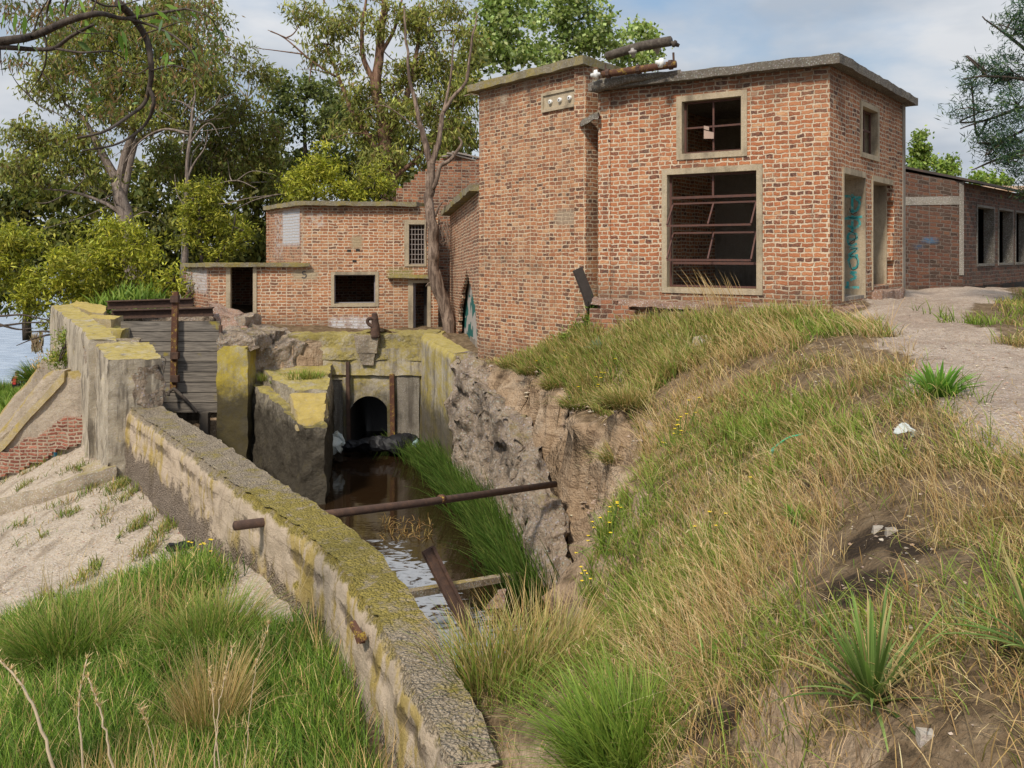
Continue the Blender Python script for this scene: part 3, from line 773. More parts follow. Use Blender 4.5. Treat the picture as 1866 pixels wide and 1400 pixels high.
# big window with two tilted sashes
wB = frame('window', PL, C1, rB, wf, M_PLASTER, main)
zt1 = on_wall(PL, C1, 1295, 358)[1]; zt2 = on_wall(PL, C1, 1295, 480)[1]
um = (rB[0] + rB[1]) / 2
mb = MB()
u0, u1, z0, z1 = rB; o = -.12; e = .045
wbox(mb, PL, C1, u0, u0 + e, z0, z1, o - .03, o); wbox(mb, PL, C1, u1 - e, u1, z0, z1, o - .03, o)
wbox(mb, PL, C1, u0 + e, u1 - e, z0, z0 + e, o - .03, o); wbox(mb, PL, C1, u0 + e, u1 - e, z1 - e, z1, o - .03, o)
wbox(mb, PL, C1, um - .02, um + .02, zt1 + .025, z1 - e, o - .026, o - .002)
for z in (zt1, zt2): wbox(mb, PL, C1, u0 + e, u1 - e, z - .025, z + .025, o - .028, o + .002)
mb.build('glazing_bars', M_STEEL, wB)
for (pt, pb) in ((369, 411), (424, 474)):
    za, zb_ = on_wall(PL, C1, 1295, pt)[1], on_wall(PL, C1, 1295, pb)[1]
    mb = MB(); ot, ob = -.16, .16
    c = lambda u, z, o: wp(PL, C1, u, z, o)
    U0, U1 = u0 + .06, u1 - .06; n_ = nf
    up = (0, 0, 1)
    mb.bar(c(U0, za, ot), c(U1, za, ot), .035, .035); mb.bar(c(U0, zb_, ob), c(U1, zb_, ob), .035, .04)
    for u in (U0, um, U1): mb.bar(c(u, zb_ + .02, ob - .005), c(u, za - .02, ot + .005), .035, .03, up=(nf[1], -nf[0], .1))
    mb.build('tilted_sash', M_STEEL, wB)
# side window
wS = frame('window', C1, C2, rS, .10, M_PLASTER, main)
bars('glazing_bars', C1, C2, [(rS[0] + rS[1]) / 2 + .08], [(rS[2] + rS[3]) / 2 + .05], rS, .04, M_STEEL, wS)
# doorways: plastered jambs
def doorway(a, b, zb, zt, w, ragged=False):
    mb = MB(); dep = .42
    wbox(mb, C1, C2, a - w, a, zb, zt + .12, -dep, .02); wbox(mb, C1, C2, b, b + w * .6, zb, zt + .12, -dep, .012 if not ragged else -.12)
    wbox(mb, C1, C2, a, b, zt, zt + .12, -dep, .023)
    return mb.build('door_frame', M_PLASTER, main)
dA = doorway(d1a, d1b, z1b + .0, z1t, .07)
dB = doorway(d2a, d2b, z2b + .0, z2t, .05, True)
# graffiti letters on the jamb of the first doorway, drawn as flat paint strokes 3 mm proud
DW = (C2 - C1) / np.linalg.norm(C2 - C1)
def jamb(x, z):      # x: 0 outer edge .. 1 inner edge
    q = wp(C1, C2, d1b - .004, z, -.03 - .36 * x); return q
def stroke(mb, pts, w, fn, n=5):
    pts = curve_pts(pts, n) if len(pts) > 2 else np.asarray(pts, float)
    p3 = np.array([fn(*q) for q in pts])
    for i in range(len(pts) - 1):
        a, b = pts[i], pts[i + 1]; d = np.array(b) - a; l = np.linalg.norm(d * (.36, 1)) + 1e-9
        nrm = np.array((-d[1] / .36, d[0] * .36)) / l * w / 2
        ext = d * .12
        mb.add([fn(*(a - ext + nrm)), fn(*(b + ext + nrm)), fn(*(b + ext - nrm)), fn(*(a - ext - nrm))], [(0, 1, 2, 3)])
zj = lambda t: z1t - .35 - t * 1.95   # t 0..1 down the jamb
mb = MB()
J = lambda pts: [(q[0], zj(q[1])) for q in pts]
LET = [[(.95, .0), (.2, .02)], [(.6, .0), (.6, .16)], [(.75, .16), (.35, .15), (.2, .07), (.4, .03)],
       [(.95, .235), (.15, .22)], [(.6, .22), (.6, .36)], [(.85, .22), (.3, .25), (.2, .3), (.5, .335), (.85, .31)],
       [(.35, .40), (.75, .39), (.85, .45), (.7, .52), (.35, .5)], [(.85, .45), (.4, .45), (.35, .40)],
       [(.75, .55), (.3, .555), (.8, .62), (.3, .62)], [(.55, .63), (.8, .67), (.65, .75), (.35, .74), (.3, .66), (.55, .63)],
       [(.35, .80), (.7, .80), (.4, .845), (.7, .88)], [(.85, .90), (.85, .95)], [(.95, .955), (.3, .955)]]
for grp in ((0, 1, 2), (3, 4, 5), (6, 7), (8,), (9,), (10,), (11, 12)):
    mb = MB()
    for k in grp: stroke(mb, J(LET[k]), .05, jamb)
    mb.build('turquoise_letter', M_TEAL, dA)
mb = MB(); jb = lambda x, z: jamb(x, z) - np.array((DW[0], DW[1], 0)) * .003
for l in [[(.75, .13), (.6, .19), (.35, .17)], [(.8, .36), (.45, .4), (.5, .48), (.8, .5), (.3, .43)], [(.7, .56), (.35, .55), (.7, .63), (.4, .64), (.3, .74), (.6, .77), (.75, .70)]]:
    mb = MB(); stroke(mb, J(l), .012, jb); mb.build('black_outline', M_BLACKP, dA)
# brick steps under the doors and the foundation ledge
def brick_block(name, p, w, d, h, ang, parent, seed):
    c, s = math.cos(ang), math.sin(ang); b = []
    for (x, y) in ((-w / 2, -d / 2), (w / 2, -d / 2), (w / 2, d / 2), (-w / 2, d / 2)): b.append((p[0] + c * x - s * y, p[1] + s * x + c * y))
    return rough_hexa(name, [(*q, p[2]) for q in b], [(*q, p[2] + h) for q in b], M_STEP, parent, res=.08, amp=.035, sc=5, seed=seed)
M_STEP = concrete_mat('broken_masonry', (.22, .12, .085), (.36, .25, .18), lichen=.1, ltop=.1, stain=.3, agg=.5, bscale=1.3)
a1 = math.atan2(DW[1], DW[0])
q = wp(C1, C2, (d1a + d1b) / 2 + .5, -1.35, .08); brick_block('step', q, 3.6, .42, .32, a1, main, 2)
q = wp(C1, C2, (d2a + d2b) / 2, -1.1, .05); brick_block('step', q, 1.7, .34, .3, a1, main, 5)
du = (C1 - PL) / np.linalg.norm(C1 - PL)
# projecting brick footing at the left corner
BR_FOOT = brick_mat('brick_footing', .099, .27, mortar=(.36, .28, .21), seed=4., grime=.5)
FA, FB = PL + nf * .16 - du * .12, PL + nf * .16 + du * 2.2
brick_wall('footing', FA, FB, -2.6, lambda u: -1.0, .5, BR_FOOT, main, mask=lambda u, z: z < -1.12 + .22 * vnoise(np.array([[u * 2.3, 1, z]]))[0] - .18 * u, cell=(.13, .099))
rough_hexa('footing_ledge', [(*(PL + nf * .14 - du * .1), -1.10), (*(PL + nf * .14 + du * 4.5), -1.16), (*(PL - nf * .05 + du * 4.5), -1.16), (*(PL - nf * .05 - du * .1), -1.10)],
           [(*(PL + nf * .12 - du * .1), -.98), (*(PL + nf * .12 + du * 4.5), -1.06), (*(PL - nf * .05 + du * 4.5), -1.0), (*(PL - nf * .05 - du * .1), -.95)], M_STEP, main, res=.09, amp=.045, sc=5, seed=9)
# roof edge beam and the rusty service entry brackets with insulators
q0, q1 = P(1084, 158, 18.3), P(1240, 133, 17.4)
MB().tube(curve_pts([q0, q0 * .6 + q1 * .4 + (0, 0, .05), q1], 8) + rng.normal(0, .012, (17, 3)), np.linspace(.14, .05, 17), 9).build('broken_eave', M_SLAB, main, smooth=True)
def insulator_at(mb, p, d, r=.075):
    d = np.asarray(d, float); d /= np.linalg.norm(d)
    mb.tube([p, p + d * .05, p + d * .06, p + d * .12, p + d * .125, p + d * .2], [.03, .045, r, r * .95, .05, .035], 14)
br1 = thing('service_bracket', 'rusty roof pipe with white insulators at both ends, nearer one by the eave', 'bracket', P(1160, 130, 18.0), group='old cable brackets on the roof')
a, b = P(1098, 136, 18.0), P(1232, 117, 17.3)
MB().tube([a, b], .075, 10).build('pipe', M_RUSTY, br1, True)
mb = MB()
for t in (.08, .5, .93): 
    q = a + (b - a) * t; MB().tube([q - (b - a) * .022, q + (b - a) * .022], .10, 8).build('clamp', M_RUST, br1)
MB().tube([P(1228, 120, 17.3), P(1227, 96, 17.3)], .022, 6).build('bolt', M_RUST, br1); MB().tube([P(1104, 134, 18), P(1103, 117, 18)], .018, 6).build('bolt', M_RUST, br1)
for pp, dd in ((P(1094, 135, 18), (-1, .3, -.1)), (P(1212, 116, 17.2), (-1, -.2, .1))):
    mb = MB(); insulator_at(mb, pp, dd, .10); mb.build('insulator', M_PORC, br1, True)
br2 = thing('service_bracket', 'weathered bare pole reaching up from the tower roof with hanging insulators', 'bracket', P(1110, 102, 19.5), group='old cable brackets on the roof')
a, b = P(1106, 103, 19.6), P(1222, 75, 18.6)
MB().tube(curve_pts([a, (a + b) / 2 + (0, 0, .04), b], 6), np.linspace(.10, .11, 13), 9).build('pole', M_DARKIRON, br2, True)
mb = MB(); insulator_at(mb, P(1222, 77, 18.6), (1, -.1, -.45), .08); mb.build('insulator', M_DARKIRON, br2, True)
for px in (1152, 1196):
    mb = MB(); q = P(px, 88 if px < 1170 else 82, 19.0); insulator_at(mb, q, (.15, 0, -1), .09); mb.build('insulator', plain_mat('grey_porcelain', (.32, .29, .27), .4, .2, 20), br2, True)

# ------------------------------------------------------------------ brick tower
T1, T2, T3 = v2(1.586, 18.8), v2(-.82, 21.9), v2(3.2, 21.0)
T4 = T2 + (T3 - T1)
BR_TOWER = brick_mat('brick_tower', .088, .225, mortar=(.60, .47, .33), seed=11., msize=.0135, soot=(-2.6, 3.8, .5), patches=BR_TOWER_P,
                     stops=[(0, (.10, .055, .04)), (.13, (.21, .09, .055)), (.36, (.33, .13, .065)), (.75, (.42, .18, .085)), (1, (.54, .31, .17))], grime=.5)
tower = thing('brick_tower', 'tall windowless brick tower with mossy flat slab and a small three-insulator panel', 'tower', (0, 20.5, -2.4))
brick_wall('wall', T2, T1, -3.6, 4.0, .36, BR_TOWER, tower)
brick_wall('side_wall', T1, T3, -3., 4.0, .3, BR_TOWER, tower, uoff=5)
brick_wall('back_wall', T3, T4, -3., 4.0, .3, BR_TOWER, tower, uoff=9)
brick_wall('side_wall', T4, T2, -3.6, 4.0, .3, BR_TOWER, tower, uoff=14)
nt_ = v2(T1[1] - T2[1], -(T1[0] - T2[0])); nt_ /= np.linalg.norm(nt_); dt_ = (T1 - T2) / np.linalg.norm(T1 - T2)
ds_ = (T3 - T1) / np.linalg.norm(T3 - T1)
grid_poly_slab('roof', [T2 + nt_ * .2 - dt_ * .25, T1 + nt_ * .2 + dt_ * .12, T3 + dt_ * .12, T4 - dt_ * .25], 4.0, 4.18, M_SLABY, tower, amp=.015, res=.1)
rp_ = rect(T2, T1, 989, 171, 1054, 197)
zz0, zz1 = rp_[2] + .05, rp_[3] - .02
pn = frame('insulator_panel', T2, T1, (rp_[0] + .06, rp_[1] - .06, zz0 + .05, zz1 - .05), .06, M_PLASTER, tower, proud=.05, depth=.02)
mb = MB(); wbox(mb, T2, T1, rp_[0] + .06, rp_[1] - .06, zz0 + .05, zz1 - .05, -.02, .018); mb.build('back_plate', M_PLASTER, pn)
for k in range(3):
    u = rp_[0] + (rp_[1] - rp_[0]) * (.26 + .27 * k); z = (zz0 + zz1) / 2 - .01
    mb = MB(); c = wp(T2, T1, u, z, .02); dv = np.array((*nt_, 0))
    mb.tube([c, c + dv * .03, c + dv * .05, c + dv * .052], [.055, .055, .05, .022], 12, cap=False)
    i_ = mb.build('insulator', M_PORC, pn, True)
    MB().tube([c + dv * .0, c + dv * .035], .024, 8).build('hole', M_DARKIN, i_)
tag(rough_hexa('corner_ledge', [P(1058, 228, 18.62), P(1088, 216, 18.4), P(1088, 216, 18.75), P(1058, 228, 18.9)], [P(1063, 218, 18.62), P(1090, 203, 18.4), P(1090, 203, 18.75), P(1063, 218, 18.9)], M_SLAB, tower, res=.06, amp=.04, sc=6))
lp_ = thing('leaning_plank', 'short dark weathered plank leaning on the tower wall above the weeds', 'plank', P(1062, 540, 18.9))
a, b = P(1078, 555, 18.75), P(1052, 490, 18.72)
MB().bar(a, b, .24, .06, up=(.5, -.8, .2)).build('board', plain_mat('dark_plank', (.06, .05, .045), .9, .4, 8, bstr=.8), lp_)

# ------------------------------------------------------------------ oblique wing wall with the pointed hole
WA = v2(-1.95, 27.6)
BR_W = brick_mat('brick_wing', .088, .225, mortar=(.58, .45, .32), seed=23., msize=.015)
wing = thing('wing_wall', 'sloping-topped brick wing wall with tall pointed broken hole left of the tower', 'wall', (-1.4, 25, -2.5))
wl = np.linalg.norm(T2 - WA)
PIX_H = [(492, 849, 851), (520, 842, 858), (560, 836, 866), (600, 834, 869), (650, 834, 871)]
def wing_mask(u, z):
    q = wp(WA, T2, u, z); px = q[0] / q[1] * F + CX; py = HZ - q[2] / q[1] * F
    if py < 492 or py > 654: return True
    l = np.interp(py, [h[0] for h in PIX_H], [h[1] for h in PIX_H]); r = np.interp(py, [h[0] for h in PIX_H], [h[2] for h in PIX_H])
    return not (l < px < r)
brick_wall('wall', WA, T2 + v2(.0, .002), -2.9, lambda u: 1.15 + .38 * u / wl, .12, BR_W, wing, mask=wing_mask, cell=(.11, .088))
wn_ = v2(T2[1] - WA[1], -(T2[0] - WA[0])); wn_ /= np.linalg.norm(wn_); wd_ = (T2 - WA) / wl
grid_poly_slab('coping', [WA + wn_ * .25 - wd_ * .2, T2 + wn_ * .25 + wd_ * .0, T2 - wn_ * .3, WA - wn_ * .3 - wd_ * .2], 1.15, 1.32, M_SLABY, wing, amp=.02, zt=[0, .38, .38, 0])
pt = NT('painted_panel'); pp_ = pt.pos(); z_ = pt.sep(pp_)
msk = pt.math('MULTIPLY', pt.smooth(pt.noise(pp_, 1.5, 2, .5, .8), .47, .50), pt.smooth(pt.math('ADD', z_[2], pt.math('MULTIPLY', pt.noise(pp_, 2., 2), .8)), -.75, -.85))
pt.done(pt.mix(msk, (.36, .335, .31), (.015, .11, .10)), .8, pt.noise(pp_, 30), .2)
brick_wall('painted_panel', WA - wn_ * .2 + wd_ * .5, T2 - wn_ * .2 - wd_ * .25, -2.6, 1.1, .1, pt.m, wing)
brick_wall('panel_edge', WA - wn_ * .3 + wd_ * .3, WA - wn_ * 1.2 + wd_ * .3, -2.6, 1.1, .1, M_DARKIN, wing)
rough_hexa('panel_plinth', [(*(T2 - wd_ * 2.8 - wn_ * .2), -3.0), (*(T2 - wd_ * .3 - wn_ * .2), -3.0), (*(T2 - wd_ * .3 - wn_ * .7), -3.0), (*(T2 - wd_ * 2.8 - wn_ * .7), -3.0)],
           [(*(T2 - wd_ * 2.8 - wn_ * .19), -2.35), (*(T2 - wd_ * .3 - wn_ * .19), -2.35), (*(T2 - wd_ * .3 - wn_ * .7), -2.35), (*(T2 - wd_ * 2.8 - wn_ * .7), -2.35)], M_INNER, wing, amp=.04)

# ------------------------------------------------------------------ low brick wing on the left
AF, BF = v2(-9.14, 26.6), None
fd = v2(7.21, 1.2); fd /= np.linalg.norm(fd)
BF = AF + fd * 6.9
Fp = lambda px, py=None: on_wall(AF, BF, px, py)
u550 = Fp(549)
ZA, ZU = -.44, 1.44
wing2 = thing('brick_wing', 'low brick wing with flat mossy roofs on two levels behind the headwall', 'building', (-5.5, 27.5, -2.35))
rD1 = rect(AF, BF, 420, 487, 461, 590); rW = rect(AF, BF, 609, 501, 684, 553); rG = rect(AF, BF, 745, 409, 774, 482); rD2 = rect(AF, BF, 751, 516, 779, 599)
a_, b_ = Fp(574, 393), Fp(612, 412)
def patch(px0, py0, px1, py1, c, am):
    r = rect(AF, BF, px0, py0, px1, py1); return (r[0], r[1], r[2], r[3], c, am)
BR_WING = brick_mat('brick_low_wing', .092, .25, mortar=(.66, .52, .38), seed=0., msize=.0165, grime=.35, soot=(-2.4, 1.5, .5),
                    stops=[(0, (.16, .08, .055)), (.13, (.29, .12, .065)), (.45, (.43, .17, .08)), (.8, (.51, .225, .105)), (1, (.57, .32, .17))],
                    patches=[patch(533, 493, 577, 509, (.50, .40, .27), 1), patch(640, 431, 660, 453, (.47, .36, .23), 1), patch(561, 390, 590, 414, (.62, .58, .56), .55),
                             patch(602, 580, 632, 601, (.68, .67, .70), .72), patch(636, 578, 656, 601, (.70, .69, .72), .8), patch(658, 580, 676, 601, (.70, .69, .72), .8), patch(383, 590, 800, 606, (.34, .30, .14), .35),
                             patch(546, 372, 556, 476, (.45, .36, .27), .6), patch(706, 490, 752, 506, (.30, .26, .10), .8)])
brick_wall('wall', AF, BF, -2.9, ZU, .35, BR_WING, wing2,
           [(-.1, u550, ZA, 3), gr_(rW, .09), (rG[0] - .03, rG[1] + .03, rG[2] - .03, rG[3] + .03), (rD1[0] - .03, rD1[1] + .03, rD1[2], rD1[3] + .03), (rD2[0] - .03, rD2[1] + .03, rD2[2], rD2[3] + .03)])
CU = wp(AF, BF, u550, 0)[:2]
SU = v2(-8.5, 30.4)
def patchs(A, B, px0, py0, px1, py1, c, am): r = rect(A, B, px0, py0, px1, py1); return (*r, c, am)
BR_WS = brick_mat('brick_wing_side', .092, .25, mortar=(.46, .35, .26), seed=0., msize=.016, grime=.3,
                  stops=[(0, (.13, .07, .05)), (.3, (.24, .10, .06)), (.6, (.34, .14, .08)), (1, (.44, .23, .13))],
                  patches=[patchs(SU, CU, 515, 386, 546, 446, (.52, .54, .60), .95), patchs(SU, CU, 500, 390, 515, 470, (.46, .44, .45), .55)])
brick_wall('side_wall', SU, CU, -2.6, ZU, .3, BR_WS, wing2)
AS = v2(-10.84, 29.0)
BR_AS = brick_mat('brick_annex_side', .092, .25, mortar=(.46, .35, .26), seed=31., msize=.016, grime=.3,
                  patches=[(0.2, 2.6, -1.25, -.5, (.55, .52, .52), .7)])
brick_wall('side_wall', AS, AF, -2.6, lambda u: ZA - .02, .3, BR_AS, wing2)
RB = BF + v2(.2, 4.2); LB = SU
brick_wall('back_wall', RB, SU, -2.6, ZU, .3, BR_WS, wing2, [(5.0, 6.2, -1.35, -.2)])
brick_wall('back_wall', v2(-8.0, 30.2), AS, -2.6, ZA - .02, .3, BR_WS, wing2)
brick_wall('inner_wall', BF + v2(-.3, .4), BF + v2(-.1, 4), -2.6, ZU, .2, M_DARKIN, wing2)
fn_ = v2(fd[1], -fd[0])
sdU = (CU - SU) / np.linalg.norm(CU - SU); snU = v2(sdU[1], -sdU[0])
URE = wp(AF, BF, Fp(758), 0)[:2]
grid_poly_slab('roof', [CU + fn_ * .18 + snU * .12, URE + fn_ * .18, URE + v2(.8, 4.2), SU + snU * .12], ZU, ZU + .14, M_SLABY, wing2, amp=.018, res=.12)
ARE = wp(AF, BF, Fp(566), 0)[:2]
sdA = (AF - AS) / np.linalg.norm(AF - AS); snA = v2(sdA[1], -sdA[0])
grid_poly_slab('annex_roof', [AF + fn_ * .16 + snA * .12, ARE + fn_ * .14, ARE + v2(.0, 3.4) - v2(2.0, 0), AS + snA * .12], ZA, ZA + .12, M_SLABY, wing2, amp=.016, res=.12, zt=[0, 0, -.05, -.05])
rough_hexa('drip_ledge', [wp(AF, BF, Fp(706), Fp(706, 506)[1], .22), wp(AF, BF, Fp(790), Fp(790, 508)[1], .22), wp(AF, BF, Fp(790), Fp(790, 508)[1], -.05), wp(AF, BF, Fp(706), Fp(706, 506)[1], -.05)],
           [wp(AF, BF, Fp(712), Fp(712, 501)[1], .20), wp(AF, BF, Fp(790), Fp(790, 501)[1], .20), wp(AF, BF, Fp(790), Fp(790, 501)[1], -.05), wp(AF, BF, Fp(712), Fp(712, 501)[1], -.05)], M_SLABY, wing2, amp=.02)
wW = frame('window', AF, BF, rW, .10, M_PLASTER, wing2, depth=.25)
M_GREYSTEEL = plain_mat('grey_window_steel', (.24, .22, .24), .6, .2, 20)
bars('glazing_bars', AF, BF, [], [], rW, .03, M_GREYSTEEL, wW, o=-.16)
dF = frame('door_frame', AF, BF, (rD1[0], rD1[1], -2.36, rD1[3]), (.13, .11, .05, .05), M_PLASTER, wing2, proud=.03)
dF2 = frame('door_frame', AF, BF, (rD2[0] + .03, rD2[1], -2.40, rD2[3]), (.16, .10, .02, .09), M_PLASTER, wing2, proud=.03)
mb = MB(); wbox(mb, AF, BF, rD2[0] + .03, rD2[0] + .11, -2.4, rD2[3], -.2, -.08); mb.build('door_edge', M_GREYSTEEL, dF2)
wG = frame('barred_window', AF, BF, (rG[0], rG[1], rG[2], rG[3]), (.14, .05, .06, .13), M_PLASTER, wing2, proud=.03)
bars('grille', AF, BF, list(np.linspace(rG[0], rG[1], 6)[1:-1]), list(np.linspace(rG[2], rG[3], 9)[1:-1]), rG, .022, plain_mat('grille_iron', (.28, .24, .22), .7, .3, 20), wG, o=-.06)
mb = MB()
for px, py in ((636, 457), (652, 456), (646, 476)):
    u, z = Fp(px, py); mb = MB(); wbox(mb, AF, BF, u - .06, u + .06, z - .035, z + .035, -.0, .012); mb.build('wall_hole', M_DARKIN, wing2)
mb = MB(); fp5 = lambda u, z: wp(AF, BF, u, z, .006)
g5 = [[(557, 495), (552, 495), (552, 500)], [(552, 500), (557, 500), (558, 504), (554, 507), (550, 505)]]
for l in g5: 
    pts = [Fp(*q) for q in l]; pts = curve_pts(pts, 4)
    for i in range(len(pts) - 1):
        d = pts[i + 1] - pts[i]; n_ = np.array((-d[1], d[0])) / (np.linalg.norm(d) + 1e-9) * .018
        mb.add([fp5(*(pts[i] + n_)), fp5(*(pts[i + 1] + n_)), fp5(*(pts[i + 1] - n_)), fp5(*(pts[i] - n_))], [(3, 2, 1, 0)])
mb.build('faded_number', plain_mat('faded_paint', (.10, .09, .09), .9, .3, 20), wing2)

# ruined gable behind
RA, RBn = P(722, 0, 28.9)[:2], P(888, 0, 29.3)[:2]
BR_RUIN = brick_mat('brick_ruin', .092, .24, mortar=(.36, .28, .21), seed=41., msize=.015, grime=.4)
ruin = thing('ruined_gable', 'broken stepped brick gable rising behind the dead tree', 'wall', (-2, 29, -2.4))
RP = [(715, 345), (733, 340), (737, 332), (748, 330), (760, 318), (776, 312), (781, 303), (793, 296), (806, 288), (822, 281), (842, 280), (875, 292), (890, 296)]
def ruin_mask(u, z):
    q = wp(RA, RBn, u, z); px = q[0] / q[1] * F + CX; py = HZ - q[2] / q[1] * F
    return py > np.interp(px, [r[0] for r in RP], [r[1] for r in RP]) + 2 * vnoise(np.array([[u * 4, z * 3, 1]]))[0]
brick_wall('wall', RA, RBn, -2.6, 3.5, .4, BR_RUIN, ruin, mask=ruin_mask, cell=(.12, .092))
mb = MB()
for a, b in (((815, 279), (866, 292)), ((824, 277), (874, 288)), ((806, 285), (850, 281))): mb.bar(P(*a, 29.0), P(*b, 29.3), .12, .05)
mb.build('roof_batten', plain_mat('grey_batten', (.34, .29, .25), .9, .3, 9), ruin)

# ------------------------------------------------------------------ second building along the path
K1 = v2(12.84, 25.0); K0 = v2(10.9, 25.6); kd = v2(.9, 1.) / math.hypot(.9, 1); K2 = K1 + kd * 14
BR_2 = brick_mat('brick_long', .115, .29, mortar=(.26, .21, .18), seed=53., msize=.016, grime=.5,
                 stops=[(0, (.05, .035, .03)), (.3, (.11, .055, .045)), (.6, (.20, .075, .05)), (1, (.27, .12, .07))], dark=.5, patches=[(1.0, 1.35, .42, .55, (.08, .30, .55), .8), (.3, 1.3, -.45, .2, (.25, .24, .24), .4), (.75, 1.0, .2, .32, (.06, .15, .26), .7)])  # sooty brown brick, darkened further to paint in tree shade on the long side
b2 = thing('long_brick_building', 'low shed-roofed brick building with empty window openings at the end of the path', 'building', (12.8, 26, -1.1))
ez = on_wall(K0, K1, 1655, 306)[1]
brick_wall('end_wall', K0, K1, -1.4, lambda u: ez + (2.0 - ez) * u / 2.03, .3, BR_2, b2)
hs = []
for a, b in ((1780, 1811), (1819, 1845), (1850, 1873), (1880, 1896), (1903, 1916)):
    hs.append((on_wall(K1, K2, a), on_wall(K1, K2, b), -.38, 1.38))
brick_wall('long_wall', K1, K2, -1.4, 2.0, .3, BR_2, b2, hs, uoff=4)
for h in hs[:4]: frame('window', K1, K2, (h[0] + .03, h[1] - .03, h[2] + .03, h[3] - .03), .07, concrete_mat('grey_surround', (.11, .10, .085), (.18, .16, .135), lichen=.1) if h is hs[0] else bpy.data.materials['grey_surround'], b2, depth=.28)
kn = v2(kd[1], -kd[0]); kb = K0 - (K1 - K0) * .0
brick_wall('back_wall', K2 - kn * 4, K1 - kn * 4, -1.4, 3.15, .3, M_DARKIN, b2)
brick_wall('end_wall', K1 - kn * 4, K0, -1.4, lambda u: 3.1 - .25 * u, .3, M_DARKIN, b2)
brick_wall('far_end_wall', K2, K2 - kn * 4, -1.4, 2.0, .3, M_DARKIN, b2)
MB().hexa8([(*K1, -1.3), (*K2, -1.3), (*(K2 - kn * 4), -1.3), (*(K1 - kn * 4), -1.3), (*K1, -1.0), (*K2, -1.0), (*(K2 - kn * 4), -1.0), (*(K1 - kn * 4), -1.0)]).build('floor', M_DARKIN, b2)
mb = MB(); wbox(mb, K0, K1, 1.93, 2.05, -.65, 2.0, -.2, .03); wbox(mb, K0, K1, 0., 1.93, 1.36, 1.6, -.2, .02); mb.build('concrete_frame', concrete_mat('grey_concrete', (.2, .18, .155), (.3, .27, .23), lichen=.12), b2)
ro = [K1 + kn * .35 - kd * .15, K2 + kn * .35, K2 - kn * 4.2, K1 - kn * 4.2 - kd * .15]
mb = MB(); mb.hexa8([(*ro[0], 1.96), (*ro[1], 1.96), (*ro[2], 3.2), (*ro[3], 3.2), (*ro[0], 2.03), (*ro[1], 2.03), (*ro[2], 3.27), (*ro[3], 3.27)])
mb.build('roof', plain_mat('rusted_sheet', (.06, .05, .045), .8, .4, 2, c2=(.10, .06, .045)), b2)
b3 = thing('tiled_roof_building', 'distant low building with tan tiled roof showing over the shed roof', 'building', P(1850, 350, 48))
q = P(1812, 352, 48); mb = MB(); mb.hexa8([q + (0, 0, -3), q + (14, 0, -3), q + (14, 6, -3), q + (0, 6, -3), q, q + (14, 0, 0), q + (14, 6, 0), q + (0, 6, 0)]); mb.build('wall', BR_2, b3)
mb = MB(); mb.hexa8([q + (-.5, -.5, 0.02), q + (14, -.5, .02), q + (14, 6, .7), q + (-.5, 6, .7), q + (-.5, -.5, .15), q + (14, -.5, .15), q + (14, 6, .85), q + (-.5, 6, .85)])
mb.build('roof', plain_mat('clay_tile', (.36, .24, .15), .9, .3, 5), b3)
# ------------------------------------------------------------------ canal walls
M_WALL_L = concrete_mat('mossy_retaining_concrete', (.34, .265, .19), (.52, .425, .32), lichen=.50, lcol=(.34, .265, .05), ltop=.17, stain=.62, agg=.5, bscale=1.6, bd=.045, drip=.85)
M_COPE = concrete_mat('mossy_coping', (.30, .25, .17), (.42, .36, .25), lichen=.8, lcol=(.31, .25, .055), ltop=.2, stain=.6, agg=.5, bscale=1.5, bd=.05)
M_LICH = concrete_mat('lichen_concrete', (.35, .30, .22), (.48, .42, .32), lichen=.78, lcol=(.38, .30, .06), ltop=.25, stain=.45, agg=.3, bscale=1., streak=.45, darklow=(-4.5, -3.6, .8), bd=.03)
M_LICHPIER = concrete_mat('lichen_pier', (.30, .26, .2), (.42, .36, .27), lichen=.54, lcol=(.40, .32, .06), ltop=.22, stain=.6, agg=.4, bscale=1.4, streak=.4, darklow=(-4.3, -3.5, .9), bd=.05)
M_RUBBLE = concrete_mat('rubble_concrete', (.36, .27, .195), (.56, .45, .345), lichen=.34, lcol=(.33, .26, .08), ltop=.2, stain=.75, agg=.55, bscale=2., fine=.55, bd=.10)
M_STREAK = concrete_mat('streaked_concrete', (.33, .28, .21), (.44, .385, .30), lichen=.52, lcol=(.38, .29, .055), ltop=.22, stain=.5, agg=.25, streak=.6, bd=.03)
M_PANEL = concrete_mat('dark_panel', (.16, .14, .11), (.27, .235, .19), lichen=.25, ltop=.3, stain=.8, agg=.25, streak=.5, bd=.02)
M_BUTT = concrete_mat('buttress_plaster', (.34, .275, .205), (.47, .395, .31), lichen=.45, lcol=(.34, .25, .06), ltop=.7, stain=.35, agg=.3, bscale=1.3, bd=.04)
M_YELLOW = concrete_mat('yellow_lichen_cap', (.34, .27, .15), (.44, .36, .22), lichen=.66, lcol=(.40, .295, .065), ltop=.3, stain=.3, agg=.3, bd=.03)
M_CURB = concrete_mat('curb_concrete', (.30, .24, .17), (.40, .33, .24), lichen=.35, lcol=(.30, .24, .08), stain=.4, agg=.5, bscale=1.3)

